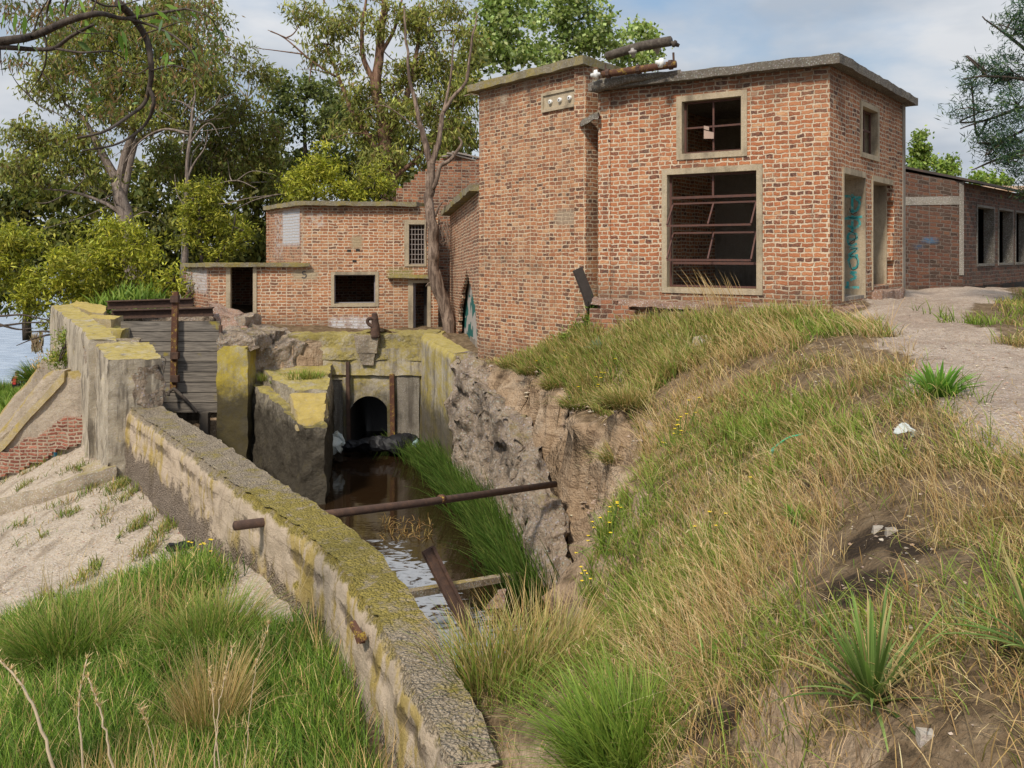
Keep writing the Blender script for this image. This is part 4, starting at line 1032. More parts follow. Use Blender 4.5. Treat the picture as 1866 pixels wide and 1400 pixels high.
def retaining_mat():
    t = NT('weathered_retaining_wall'); p = t.pos(); nz = t.nz(); x, y, z = t.sep(p)
    n1 = t.noise(p, 1.2, 5, .6); n2 = t.noise(p, 7, 6, .68); n3 = t.noise(p, 45, 4, .7)
    vo = t.n('TexVoronoi', {'Vector': t.vmath('ADD', p, t.vmath('SCALE', t.noise(p, 20, 2, color=True), scale=.05)), 'Scale': 36.}); d = vo.outputs['Distance']
    vs = t.n('TexVoronoi', {'Vector': p, 'Scale': 48.})
    peb = t.n('HueSaturation', {'Saturation': .12, 'Value': .62, 'Color': vo.outputs['Color']}).outputs[0]
    top = t.smooth(t.math('ADD', nz, t.math('MULTIPLY', t.math('SUBTRACT', n2, .5), .7)), .35, .6)
    # pebbly exposed aggregate of the rounded top
    agg = t.mix(n2, (.27, .215, .15), (.47, .39, .29))
    agg = t.mix(t.math('MULTIPLY', t.math('MULTIPLY', t.smooth(d, .30, .55), t.smooth(n2, .35, .6)), .6), agg, (.10, .078, .055))
    agg = t.mix(t.math('MULTIPLY', t.math('SUBTRACT', 1., t.smooth(d, .05, .34)), .45), agg, t.mix(.5, peb, (.50, .43, .34)))
    ln = t.math('ADD', t.math('MULTIPLY', t.noise(p, 2.2, 6, .72), .8), t.math('MULTIPLY', n3, .2))
    more = t.math('MULTIPLY', t.smooth(y, 12.5, 10.2), t.smooth(y, 6.4, 8.2))
    lm = t.smooth(t.math('ADD', ln, t.math('MULTIPLY', more, .17)), .50, .63)
    lc = t.mix(t.noise(p, 10, 4), (.17, .135, .03), (.40, .32, .06))
    agg = t.mix(t.math('MULTIPLY', t.math('MULTIPLY', lm, t.smooth(n2, .3, .5)), .85), agg, lc)
    # rendered side: beige plaster, yellow wash under the coping and in runs, rubble showing low down
    sd_ = t.mix(t.noise(p, 2.8, 6, .65), (.33, .255, .18), (.55, .45, .345))
    ps = t.noise(t.vmath('MULTIPLY', p, (3.2, 3.2, .55)), 1.1, 5, .65)
    sd_ = t.mix(t.math('MULTIPLY', t.smooth(ps, .52, .64), .55), sd_, (.13, .10, .075))
    zz = t.math('ADD', z, t.math('MULTIPLY', t.math('SUBTRACT', n1, .5), .8))
    yl = t.math('MULTIPLY', t.smooth(t.math('ADD', ps, t.math('MULTIPLY', t.math('SUBTRACT', n1, .5), .8)), .47, .60), t.smooth(zz, -4.15, -3.6))
    sd_ = t.mix(t.math('MULTIPLY', yl, .75), sd_, t.mix(n2, (.26, .185, .04), (.46, .34, .08)))
    brd = t.math('PINGPONG', t.math('ADD', z, t.math('MULTIPLY', n2, .02)), .14)
    sd_ = t.mix(t.math('MULTIPLY', t.smooth(brd, .012, .0), .35), sd_, (.12, .09, .06))
    groove = t.math('MULTIPLY', t.smooth(t.math('ABSOLUTE', t.math('ADD', t.math('ADD', z, 3.42), t.math('MULTIPLY', t.math('SUBTRACT', n2, .5), .22))), .085, .02), t.smooth(n1, .4, .56))
    sd_ = t.mix(t.math('MULTIPLY', groove, .7), sd_, (.07, .052, .04))
    rub = t.mix(n2, (.20, .155, .125), (.44, .365, .295)); rub = t.mix(t.math('MULTIPLY', t.smooth(d, .25, .5), .8), rub, (.085, .065, .055))
    low = t.smooth(t.math('ADD', z, t.math('MULTIPLY', t.math('SUBTRACT', t.noise(p, 1.6, 6, .7), .5), 1.5)), -3.78, -3.95)
    sd_ = t.mix(t.math('MULTIPLY', low, .72), sd_, rub)
    c = t.mix(top, sd_, agg)
    c = t.mix(t.math('MULTIPLY', t.smooth(n3, .58, .75), .45), c, (.07, .055, .04))
    bmp = t.math('ADD', t.math('MULTIPLY', n2, .9), t.math('MULTIPLY', n3, .3))
    hk = t.math('MAXIMUM', top, low)
    bmp = t.math('SUBTRACT', bmp, t.math('MULTIPLY', t.math('MULTIPLY', d, hk), 1.1))
    bmp = t.math('SUBTRACT', bmp, t.math('MULTIPLY', groove, .5))
    return t.done(c, .96, bmp, 1., .045, spec=.12)
M_RET = retaining_mat()
# left retaining wall, sweeping from the near bank to the gate
LE = [(228, 745), (330, 815), (440, 900), (560, 978), (612, 1030), (672, 1120), (735, 1225), (800, 1330), (832, 1400)]
RE = [(290, 732), (390, 790), (495, 862), (612, 938), (690, 995), (752, 1075), (812, 1175), (868, 1275), (905, 1335)]
ZLT = -3.1
le = np.array([G(*q, ZLT)[:2] for q in LE]); re_ = np.array([G(*q, ZLT)[:2] for q in RE])
def resamp(p, n):
    L = np.concatenate([[0], np.cumsum(np.linalg.norm(np.diff(p, axis=0), axis=1))]); s = np.linspace(0, L[-1], n)
    return np.stack([np.interp(s, L, p[:, 0]), np.interp(s, L, p[:, 1])], 1)
pc = (le + re_) / 2; ys = pc[:, 1]
tn = np.gradient(pc, axis=0); tn /= np.linalg.norm(tn, axis=1)[:, None]
dw_ = re_ - le; hwL = np.clip(np.abs(dw_[:, 0] * tn[:, 1] - dw_[:, 1] * tn[:, 0]) / 2, .18, .33)
print('wall half widths', hwL.round(2))
retL = thing('retaining_wall', 'long curving thick concrete retaining wall with mossy rounded top in the foreground', 'wall', (-3, 11, -4.2))
zt_ = np.where(ys < 6.2, ZLT - .12 * (6.2 - ys), ZLT) + .0
sweep_wall('wall', pc, hwL, zt_, -6.3, M_RET, retL, res=.055, amp=.028, sc=5.0, seed=3, batter=.045, rnd=.17, lip=.0, oct=5, smk=.22)
o0, o1, o2, o3 = v2(-7.98, 17.35), v2(-9.25, 19.5), v2(-8.3, 20.1), v2(-7.08, 17.75)
pier_end = rough_hexa('end_block', [(*o0, -6.3), (*o3, -6.3), (*o2, -6.3), (*o1, -6.3)], [(*o0, -2.12), (*o3, -2.15), (*o2, -2.05), (*o1, -2.02)], M_STREAK, retL, res=.07, amp=.035, sc=4, seed=8, oct=6)
rough_hexa('broken_face', [(*(o3 + v2(-.5, -.28)), -6), (*(o3 + v2(.03, -.06)), -6), (*(o2 + v2(.06, -.02)), -6), (*(o2 + v2(-.2, -.2)), -6)],
           [(*(o3 + v2(-.45, -.22)), -2.35), (*(o3 + v2(.0, -.03)), -2.3), (*(o2 + v2(.05, 0)), -2.25), (*(o2 + v2(-.2, -.1)), -2.2)], M_RUBBLE, retL, res=.08, amp=.09, sc=3.4, seed=12, oct=5)
# inlet wall going back towards the lake
inl = thing('inlet_wall', 'streaky weathered concrete wall with yellow lichen top beside the lake shrubs', 'wall', (-11, 23, -4))
sweep_wall('wall', [(-9.1, 19.55), (-9.9, 20.9), (-11.5, 23.3), (-13.4, 26.1)], .3, [-1.95, -1.86, -1.72, -1.56], -6.5, M_STREAK, inl, res=.1, amp=.035, sc=2.6, seed=5, rnd=.05)
rough_hexa('notched_end', [(-9.6, 19.9, -3), (-8.6, 20.6, -3), (-9.3, 21.8, -3), (-10.3, 21.1, -3)], [(-9.6, 19.9, -2.25), (-8.6, 20.6, -2.3), (-9.3, 21.8, -2.1), (-10.3, 21.1, -2.1)], M_RUBBLE, inl, res=.1, amp=.08, seed=6)
rough_hexa('top_slab', [P(126, 556, 26) + (0, 0, -.12), P(190, 572, 24.8) + (0, 0, -.12), P(196, 558, 26.2) + (0, 0, -.12), P(140, 548, 27.2) + (0, 0, -.12)],
           [P(126, 556, 26), P(190, 572, 24.8), P(196, 558, 26.2), P(140, 548, 27.2)], M_YELLOW, inl, res=.1, amp=.04, seed=7)
for k, (x0, x1, y, zt) in enumerate(((-11.4, -10.2, 22.9, -2.0), (-11.4, -10.6, 23.2, -1.72))):
    rough_hexa('gate_jamb', [(x0, y, -6), (x1, y, -6), (x1, y + .7, -6), (x0, y + .7, -6)], [(x0, y, zt), (x1, y, zt - .04), (x1, y + .7, zt), (x0, y + .7, zt)], M_YELLOW if k else M_LICH, inl, res=.1, amp=.05, seed=20 + k)

# wooden sluice gate
t = NT('grey_planks'); p = t.pos(); x, y, z = t.sep(p)
pk = t.math('FRACT', t.math('MULTIPLY', t.math('ADD', z, 10.), 1 / .272)); ip_ = t.math('FLOOR', t.math('MULTIPLY', t.math('ADD', z, 10.), 1 / .272))
gpos = t.n('CombineXYZ', {0: t.math('ADD', t.math('MULTIPLY', x, .55), t.math('MULTIPLY', ip_, 3.7)), 1: y, 2: t.math('MULTIPLY', z, 9.)}).outputs[0]
gr1 = t.noise(gpos, 1.6, 6, .65, 1.2); gr2 = t.noise(gpos, 6, 4, .6)
c = t.ramp(t.math('ADD', t.math('MULTIPLY', gr1, .7), t.math('MULTIPLY', gr2, .3)), [(.32, (.05, .043, .038)), (.46, (.16, .14, .12)), (.56, (.25, .22, .185)), (.7, (.34, .285, .22))])
tone = t.n('TexWhiteNoise', {'W': ip_}, noise_dimensions='1D').outputs[0]
c = t.mix(t.math('MULTIPLY', tone, .4), c, (.08, .075, .07))
c = t.mix(t.math('MULTIPLY', t.smooth(t.noise(p, 1.6, 4, .6), .60, .68), .75), c, (.30, .24, .04))
edge = t.math('MAXIMUM', t.smooth(pk, .06, .0), t.smooth(pk, .95, 1.))
c = t.mix(edge, c, (.015, .012, .01))
t.done(c, .9, gr1, .5, .02, spec=.15)
M_PLANK = t.m
gate = thing('sluice_gate', 'weathered grey plank sluice gate with tall rusty lifting stem', 'sluice gate', (-9, 23.4, -4.3))
gl, gr2_ = -10.45, -7.80; gy = 23.45
mb = MB(); zts = -1.86
for k in range(9):
    z1 = zts - .272 * k - (.0 if k else 0); z0 = z1 - .266
    z1 = -10 + math.floor((z1 + 10) / .272) * .272 + .270; z0 = z1 - .264
    oy = .012 * ((k * 7) % 3)
    mb.hexa8([(gl, gy + oy, z0), (gr2_, gy + oy, z0 + (.0 if k < 8 else .0)), (gr2_, gy + .09, z0), (gl, gy + .09, z0), (gl, gy + oy, z1), (gr2_, gy + oy, z1), (gr2_, gy + .09, z1), (gl, gy + .09, z1)])
mb.build('plank_panel', M_PLANK, gate)
mb = MB(); st0, st1 = P(320, 532, 23.3), P(316, 712, 23.3)
mb.bar(st1, st0, .15, .11, up=(0, 1, 0)); mb.build('lifting_stem', M_RUSTY, gate)
mb = MB()
for py in (545, 648, 690): MB().bar(P(319, py + 6, 23.25), P(319, py - 6, 23.25), .20, .16, up=(0, 1, 0)).build('stem_collar', M_RUST, gate)
mb = MB(); mb.tube(curve_pts([P(316, 708, 23.2), P(325, 716, 23.2), P(346, 737, 23.15), P(359, 752, 23.1)], 6), .045, 8)
mb.build('stem_foot', M_DARKIRON, gate, True)
mb = MB(); mb.tube(curve_pts([P(317, 708, 23.2), P(309, 714, 23.2), P(307, 721, 23.15)], 6), .04, 8); mb.build('stem_foot', M_DARKIRON, gate, True)
mb = MB(); mb.bar((gr2_ + .03, gy - .03, -5.4), (gr2_ + .03, gy - .03, -1.95), .07, .08, up=(0, 1, 0)); mb.build('guide_rail', M_RUST, gate)
mb = MB(); mb.tube(curve_pts([P(291, 735, 22), P(296, 690, 22), P(300, 668, 22), P(302, 656, 22), P(297, 651, 22), P(290, 652, 21.8)], 5), .012, 5); mb.build('wire', M_DARKIRON, gate, True)
mb = MB(); mb.bar((-8.15, 23.3, -6), (-8.15, 23.3, -4.25), .22, .2, up=(0, 1, 0)); mb.build('post', plain_mat('wet_wood', (.09, .075, .06), .8, .3, 6), gate)
mb = MB(); mb.hexa8([(gl, 24.3, -6.2), (-7.6, 24.3, -6.2), (-7.6, 24.5, -6.2), (gl, 24.5, -6.2), (gl, 24.3, -2.6), (-7.6, 24.3, -2.6), (-7.6, 24.5, -2.6), (gl, 24.5, -2.6)]); mb.build('sill_wall', M_PANEL, gate)
# beams across the inlet
for k, (a, b, lab) in enumerate((((196, 556, 25.9), (352, 551, 25.9), 'farther rusty steel beam across the inlet behind the sluice gate'), ((205, 573, 24.9), (388, 568, 25.1), 'nearer rusty steel beam across the inlet just above the plank gate'))):
    th_ = thing('steel_beam', lab, 'beam', P(*a), group='rusty beams across the inlet')
    A_, B_ = P(*a), P(*b); mb = MB()
    mb.bar(A_ + (0, 0, .11), B_ + (0, 0, .11), .26, .03); mb.bar(A_ - (0, 0, .11), B_ - (0, 0, .11), .26, .03); mb.bar(A_, B_, .03, .2)
    mb.build('beam', M_RUST, th_)
rough_hexa('inlet_back', [(-11, 26.2, -5), (-7.7, 25.2, -5), (-7.5, 26.2, -5), (-11, 27, -5)], [(-11, 26.2, -1.75), (-7.7, 25.2, -1.85), (-7.5, 26.2, -1.85), (-11, 27, -1.75)], M_RUBBLE, inl, res=.12, amp=.06, seed=44)

# headwall with the arched culvert
hw_ = thing('culvert_headwall', 'yellow-lichened concrete headwall with black arched culvert opening', 'culvert', (-4, 25.1, -5.7))
HY = 25.1
HX0, HX1 = -6.2, P(768, 0, HY)[0] + .35
ax0, ax1 = P(637, 0, HY)[0], P(708, 0, HY)[0]; acx, ar = (ax0 + ax1) / 2, (ax1 - ax0) / 2
asp = P(0, 757, HY)[2]; atop = P(0, 722, HY)[2]
# front plate with a true arch opening
nA = 20
ang = np.linspace(math.pi, 0, nA + 1)
arch = [(acx + ar * math.cos(a), asp + (atop - asp) * math.sin(a)) for a in ang]
HZ0, HZ1 = -6.4, P(0, 655, HY)[2]
bm = bmesh.new()
outer = [(HX0, HZ0), (ax0, HZ0), (ax0, asp)] + arch[1:-1] + [(ax1, asp), (ax1, HZ0), (HX1, HZ0), (HX1, HZ1), (HX0, HZ1)]
# build in columns so that the plate can be subdivided cleanly
xs = sorted(set([round(q, 4) for q in list(np.arange(HX0, ax0, .12)) + [a[0] for a in arch] + list(np.arange(ax1, HX1, .12)) + [ax0, ax1, HX1]]))
V, Q = [], []
def zlow(x): 
    if x <= ax0 or x >= ax1: return HZ0
    return asp + (atop - asp) * math.sqrt(max(0, 1 - ((x - acx) / ar) ** 2))
NZ = 26
def col_(x, zl): 
    i = len(V); V.extend([(x, HY, zl + (HZ1 - zl) * k / NZ) for k in range(NZ + 1)]); return i
for a, b in zip(xs[:-1], xs[1:]):
    mid = (a + b) / 2; ins = ax0 < mid < ax1
    ia = col_(a, zlow(a) if ins and a > ax0 else (asp if ins else HZ0)); ib = col_(b, zlow(b) if ins and b < ax1 else (asp if ins else HZ0))
    Q += [(ia + k, ib + k, ib + k + 1, ia + k + 1) for k in range(NZ)]
V = np.array(V); V = V + vfbm(V, 3, 4, 2) * np.array((0.0, .025, 0.0))
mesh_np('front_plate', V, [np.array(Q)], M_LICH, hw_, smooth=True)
prof = [(ax0, HZ0), (ax0, asp)] + arch[1:-1] + [(ax1, asp), (ax1, HZ0)]
V = [(x, HY, z) for x, z in prof] + [(x, HY + 4, z) for x, z in prof]; n_ = len(prof)
mesh_np('barrel', np.array(V), [[(i, i + n_, i + n_ + 1, i + 1) for i in range(n_ - 1)]], M_DARKIN, hw_)  # near-black colour stands in for the shade inside the culvert
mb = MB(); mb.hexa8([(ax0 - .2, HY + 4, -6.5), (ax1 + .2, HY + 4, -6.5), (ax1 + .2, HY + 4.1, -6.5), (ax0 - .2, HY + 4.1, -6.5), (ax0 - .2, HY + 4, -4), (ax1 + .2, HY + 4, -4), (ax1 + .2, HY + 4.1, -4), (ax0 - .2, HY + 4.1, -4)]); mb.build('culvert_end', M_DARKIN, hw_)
# thick lichened coping band leaning back
zb_, zt2_ = P(0, 637, HY)[2], P(0, 607, HY + .5)[2]
rough_hexa('coping', [(HX0 - .2, HY - .12, HZ1 - .03), (HX1 + .1, HY - .12, HZ1 - .03), (HX1 + .1, HY + .9, HZ1 - .03), (HX0 - .2, HY + .9, HZ1 - .03)],
           [(HX0 - .2, HY + .02, -2.36), (HX1 + .1, HY + .02, -2.34), (HX1 + .1, HY + .9, -2.32), (HX0 - .2, HY + .9, -2.33)], M_COPE, hw_, res=.07, amp=.06, sc=3, seed=31, oct=5)
# projecting band with ragged lower edge, two recessed side panels, the stem guide block
rough_hexa('band', [(HX0, HY - .1, P(0, 682, HY)[2]), (HX1, HY - .1, P(0, 684, HY)[2]), (HX1, HY + .05, P(0, 684, HY)[2]), (HX0, HY + .05, P(0, 682, HY)[2])],
           [(HX0, HY - .1, P(0, 633, HY)[2]), (HX1, HY - .1, P(0, 634, HY)[2]), (HX1, HY + .05, P(0, 634, HY)[2]), (HX0, HY + .05, P(0, 633, HY)[2])], M_LICH, hw_, res=.08, amp=.018, seed=33)
for a, b, tp in ((590, 626, 692), (724, 764, 684)):
    x0, x1 = P(a, 0, HY)[0], P(b, 0, HY)[0]; z1 = P(0, tp, HY)[2]
    rough_hexa('side_panel', [(x0, HY - .05, -6.3), (x1, HY - .05, -6.3), (x1, HY + .1, -6.3), (x0, HY + .1, -6.3)], [(x0, HY - .05, z1), (x1, HY - .05, z1), (x1, HY + .1, z1), (x0, HY + .1, z1)], M_PANEL, hw_, res=.1, amp=.012, seed=a)
    mb = MB(); mb.bar((x0, HY - .06, z1 + .03), (x1, HY - .06, z1 + .03), .05, .05); mb.build('panel_moulding', M_LICH, hw_)
g0, g1 = P(648, 625, HY), P(693, 625, HY)
for k, (pa_, pb_, py0, py1, o) in enumerate(((649, 693, 642, 610, -.26), (656, 686, 664, 642, -.2))):
    x0, x1 = P(pa_, 0, HY)[0], P(pb_, 0, HY)[0]
    rough_hexa('guide_block', [(x0 + .06, HY + o, P(0, py0, HY)[2]), (x1 - .06, HY + o, P(0, py0, HY)[2]), (x1 - .06, HY + .6, P(0, py0, HY)[2]), (x0 + .06, HY + .6, P(0, py0, HY)[2])],
               [(x0, HY + o - .04, P(0, py1, HY)[2]), (x1, HY + o - .04, P(0, py1, HY)[2]), (x1, HY + .7, P(0, py1, HY)[2]), (x0, HY + .7, P(0, py1, HY)[2])], M_CURB, hw_, res=.08, amp=.02, seed=50 + k)
pk_ = thing('gate_lifting_gear', 'small rusty hooked lifting gear standing on the headwall coping', 'lifting gear', P(683, 613, 24.9))
mb = MB(); mb.tube(curve_pts([P(684, 616, 24.9), P(684, 595, 24.9), P(683, 580, 24.9), P(682, 570, 24.9)], 5), [.15, .15, .14, .135, .13, .12, .11, .1, .1, .1, .09, .09, .08, .08, .08, .05], 8); mb.build('stem', M_RUST, pk_, True)
mb = MB(); mb.tube(curve_pts([P(684, 596, 24.85), P(676, 594, 24.85), P(670, 588, 24.85), P(671, 582, 24.85), P(678, 580, 24.85), P(685, 583, 24.85)], 5), .05, 7); mb.build('hook', M_RUST, pk_, True)
for a, b, py0, py1, w_, lab, mt in ((633.5, 636, 660, 812, .10, 'taller dark rusty guide rail left of the arched culvert', M_RUST), (714, 716, 682, 812, .13, 'shorter yellow-lichened guide rail right of the arched culvert', M_RUSTY)):
    r_ = thing('guide_rail', lab, 'rail', P(a, py1, HY - .1), group='gate guide rails on the headwall')
    mb = MB(); mb.bar(P(b, py1 + 6, HY - .13), P(a, py0, HY - .13), w_, .1, up=(0, 1, 0)); mb.build('rail', mt, r_)
    mb = MB(); mb.bar(P(b - 6, py1 + 6, HY - .1), P(a - 6, py0 + 28, HY - .1), .09, .1, up=(0, 1, 0)); mb.build('channel', M_LICH, r_)
# right-hand smooth wall, then the ragged rubble wall
rw = thing('side_wall', 'smooth yellow-stained concrete wall with rounded corner right of the culvert', 'wall', (-2, 23.6, -5.7))
sweep_wall('wall', [(HX1 + .0, HY + .9), (HX1 - .03, HY - .1), (HX1 + .2, HY - .8), (-1.18, 22.0)], .33, [-2.32, -2.34, -2.4, -2.55], -6.5, M_LICH, rw, res=.09, amp=.022, sc=2.4, seed=61, rnd=.16)
rub = thing('rubble_wall', 'ragged pale rubble concrete wall broken away above the canal reeds', 'wall', (0, 18, -5.7))
rp0 = [(-1.15, 22.1), (-.85, 21.0), (-.15, 19.4), (.15, 18.2), (.45, 16.6), (.6, 15.4), (.8, 14.3)]
sweep_wall('wall', rp0, [.36, .36, .34, .3, .28, .24, .2], [-2.55, -2.75, -3.15, -3.5, -4.0, -4.5, -5.4], -6.5, M_RUBBLE, rub, res=.06, amp=.15, sc=2.6, seed=66, rnd=.2, oct=6, batter=.04)
# terrace corner: rubble slope between the gate jamb and the headwall, and the jamb itself
rough_hexa('rubble_slope', [(-7.55, 23.2, -6.3), (-5.4, 24.7, -6.3), (-5.4, 25.6, -6.3), (-7.3, 25.5, -6.3)], [(-7.3, 23.75, -2.62), (-5.6, 24.95, -2.6), (-5.4, 25.9, -2.38), (-7.4, 25.6, -2.25)], M_RUBBLE, hw_, res=.08, amp=.12, sc=2.6, seed=70, oct=6)
jm = thing('gate_jamb', 'bright yellow lichened concrete jamb right of the plank gate', 'wall', (-7.4, 23.2, -5.7))
rough_hexa('lower_face', [(-7.77, 23.05, -6.3), (-6.95, 23.05, -6.3), (-6.95, 24.4, -6.3), (-7.77, 24.4, -6.3)], [(-7.77, 23.15, -2.45), (-6.98, 23.2, -2.5), (-6.98, 24.4, -2.4), (-7.77, 24.4, -2.4)],
           concrete_mat('yellow_jamb', (.32, .27, .15), (.42, .36, .2), lichen=.86, lcol=(.44, .34, .04), ltop=.1, stain=.4, agg=.3, streak=.3, darklow=(-4.0, -3.2, .9), bd=.02), jm, res=.09, amp=.03, seed=71)
rough_hexa('broken_top', [(-7.78, 23.1, -2.6), (-6.7, 23.3, -2.6), (-6.7, 25.6, -2.6), (-7.9, 25.6, -2.6)], [(-7.75, 23.3, -2.12), (-6.9, 23.5, -2.3), (-6.6, 25.8, -2.3), (-7.9, 25.8, -2.08)], M_RUBBLE, jm, res=.08, amp=.10, sc=3, seed=72, oct=5)
rough_hexa('brick_stub', [(-8.3, 25.1, -2.3), (-7.4, 25.1, -2.3), (-7.4, 26.4, -2.3), (-9.1, 26.4, -2.3)], [(-8.7, 25.4, -1.62), (-8.1, 25.4, -1.8), (-7.75, 26.4, -1.9), (-9.1, 26.4, -1.5)], M_STEP, jm, res=.08, amp=.07, sc=4, seed=73)
# stepped pier projecting between the two channels
pier = thing('stepped_pier', 'stepped concrete pier with yellow lichen shelf between gate channel and culvert', 'pier', (-5, 22, -5.7))
E0, E1 = (-4.75, 19.9), (-4.22, 19.95)
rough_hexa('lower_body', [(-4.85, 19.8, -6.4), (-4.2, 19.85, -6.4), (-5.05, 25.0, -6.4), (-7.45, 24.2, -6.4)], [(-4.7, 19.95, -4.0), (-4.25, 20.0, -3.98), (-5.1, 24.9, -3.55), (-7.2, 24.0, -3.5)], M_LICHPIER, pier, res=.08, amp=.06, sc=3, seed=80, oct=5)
rough_hexa('upper_step', [(-5.35, 21.4, -4.2), (-4.5, 21.6, -4.2), (-5.1, 25.0, -4.2), (-7.0, 24.2, -4.2)], [(-5.35, 21.7, -3.42), (-4.6, 21.9, -3.4), (-5.15, 25.0, -3.2), (-7.0, 24.2, -3.2)], M_LICHPIER, pier, res=.08, amp=.05, sc=3, seed=81, oct=5)
rough_hexa('shelf', [(-4.95, 20.2, -4.1), (-4.28, 20.3, -4.1), (-4.6, 22.0, -3.7), (-5.5, 21.7, -3.7)], [(-4.92, 20.3, -3.86), (-4.34, 20.35, -3.84), (-4.62, 21.9, -3.5), (-5.45, 21.6, -3.5)], M_YELLOW, pier, res=.07, amp=.05, seed=82)
# sacks and plastic sheeting at the culvert mouth
bs = thing('black_plastic_sheet', 'crumpled black plastic sheet lying across the culvert mouth at water level', 'plastic sheet', P(672, 818, 24.6))
def crumple(name, pts, r, mat, parent, amp=.09, sc=4., seed=1, n=14):
    mb = MB(); p = curve_pts(pts, 10); rr = np.interp(np.linspace(0, 1, len(p)), np.linspace(0, 1, len(r)), r); mb.tube(p, rr, n)
    v = mb.v[0]; mb.v[0] = v + vfbm(v, sc, 4, seed) * amp
    return mb.build(name, mat, parent, False)
t = NT('black_plastic'); M_BLKPL = t.done((.012, .012, .014), .55, t.noise(t.pos(), 9, 3), .5, .03, spec=.25)
t = NT('white_plastic'); M_WHTPL = t.done(t.mix(t.noise(t.pos(), 8, 4), (.35, .38, .36), (.62, .66, .64)), .4, t.noise(t.pos(), 9, 3), .5, .03, spec=.5)
crumple('sheet', [P(605, 815, 24.5), P(645, 812, 24.55), P(690, 811, 24.6), P(735, 808, 24.6), P(764, 806, 24.5)], [.12, .22, .21, .22, .26, .12], M_BLKPL, bs, .10, 3.2)
crumple('bundle', [P(728, 815, 24.3), P(742, 808, 24.3), P(758, 812, 24.3)], [.08, .26, .1], M_BLKPL, bs, .08, 3.2, 7)
ws = thing('white_plastic_sack', 'torn white plastic sack in the corner left of the culvert mouth', 'sack', P(608, 822, 24.2))
crumple('sack', [P(600, 830, 23.7), P(606, 815, 23.8), P(618, 806, 23.9), P(626, 815, 23.9)], [.06, .28, .2, .05], M_WHTPL, ws, .14, 3, 3)
wf_ = thing('plastic_bag', 'small pale blue plastic bag snagged right of the culvert mouth', 'bag', P(757, 815, 24.2))
crumple('bag', [P(752, 818, 24.15), P(757, 808, 24.15), P(760, 803, 24.15)], [.05, .11, .03], plain_mat('pale_blue_plastic', (.36, .50, .54), .4, .2, 9), wf_, .06, 5, 9)

# pipes and timbers over the canal
pa_, pb_ = np.array((-3.27, 10.37, -3.23)), P(1000, 884, 15.3)
pin = pa_ + (pb_ - pa_) * .075
pip = thing('iron_pipe', 'long rusty iron pipe spanning the canal through the mossy retaining wall', 'pipe', pa_)
MB().tube([pa_, pa_ + (pb_ - pa_) * .5 + (0, 0, -.02), pb_ + (pb_ - pa_) * .03], .056, 12).build('pipe', M_RUST, pip, True)
mb = MB(); q = pa_ + (pb_ - pa_) * .56; mb.tube([q, q + (pb_ - pa_) * .012], .066, 12); mb.build('joint', M_RUSTY, pip, True)
bt = thing('timber_beam', 'pale weathered beam lying low across the canal near the foam', 'beam', P(860, 1055, 13.6))
MB().bar(P(700, 1090, 12.4), P(1000, 1039, 15.2), .14, .1).build('beam', concrete_mat('pale_beam', (.22, .17, .11), (.38, .30, .2), lichen=.3, agg=.6, bscale=1.2), bt)
ps = thing('leaning_post', 'dark rusty post leaning out of the foam across the low beam', 'post', P(862, 1160, 13.0))
mb = MB(); mb.bar(P(866, 1172, 12.9), P(778, 1000, 13.2), .2, .06, up=(.6, -.7, .3)); mb.bar(P(872, 1170, 12.95), P(785, 999, 13.25), .05, .16, up=(.6, -.7, .3))
mb.build('angle_iron', M_RUST, ps)
stub = thing('iron_bracket', 'small rusty lichened bracket on the outer face of the retaining wall', 'bracket', P(652, 1158, 7.6))
mb = MB(); mb.bar(P(642, 1136, 7.68), P(661, 1168, 7.45), .05, .05); mb.bar(P(652, 1165, 7.5), P(663, 1160, 7.45), .05, .07); mb.build('bracket', M_RUSTY, stub)
fb = thing('fallen_brick', 'broken brick standing in the canal reeds beyond the low beam', 'brick', P(908, 1090, 14.0))
q = P(908, 1098, 14.0)
rough_hexa('brick', [q + (-.2, 0, -.1), q + (.12, -.05, -.1), q + (.15, .15, -.1), q + (-.18, .18, -.1)], [q + (-.02, .02, .12), q + (.11, -.02, .16), q + (.13, .12, .17), q + (.0, .15, .14)], M_STEP, fb, res=.05, amp=.02, sc=8)
# buttresses and ramps on the lake side of the inlet wall
bu = thing('sloping_buttress', 'nearer sloping buttress wall with yellow lichen cap and exposed brick patch', 'buttress', (-11, 21, -5), group='sloping buttresses by the inlet wall')
sweep_wall('wall', [(-9.6, 20.95), (-10.5, 21.1), (-10.62, 21.12), (-12.2, 21.25), (-14.6, 21.4)], .22, [-2.84, -2.85, -2.87, -4.72, -7.2], -8, M_BUTT, bu, res=.09, amp=.03, sc=3.2, seed=90, rnd=.04)
for nm, pth, zz, bb, par in (('cap', [(-10.45, 21.02), (-10.62, 21.05), (-12.2, 21.15), (-14.6, 21.3)], [-2.80, -2.83, -4.66, -7.14], None, bu),):
    pth = np.array(pth); L_ = []
    rough_hexa('cap', [(*pth[1] + v2(0, -.22), -3.05), (*pth[3] + v2(0, -.22), -7.36), (*pth[3] + v2(0, .12), -7.36), (*pth[1] + v2(0, .12), -3.05)][::-1], [(*pth[1] + v2(0, -.22), -2.82), (*pth[3] + v2(0, -.22), -7.13), (*pth[3] + v2(0, .12), -7.13), (*pth[1] + v2(0, .12), -2.82)][::-1], M_YELLOW, par, res=.1, amp=.025, seed=91)
EA, EB = v2(-14.6, 21.14), v2(-9.62, 20.70)
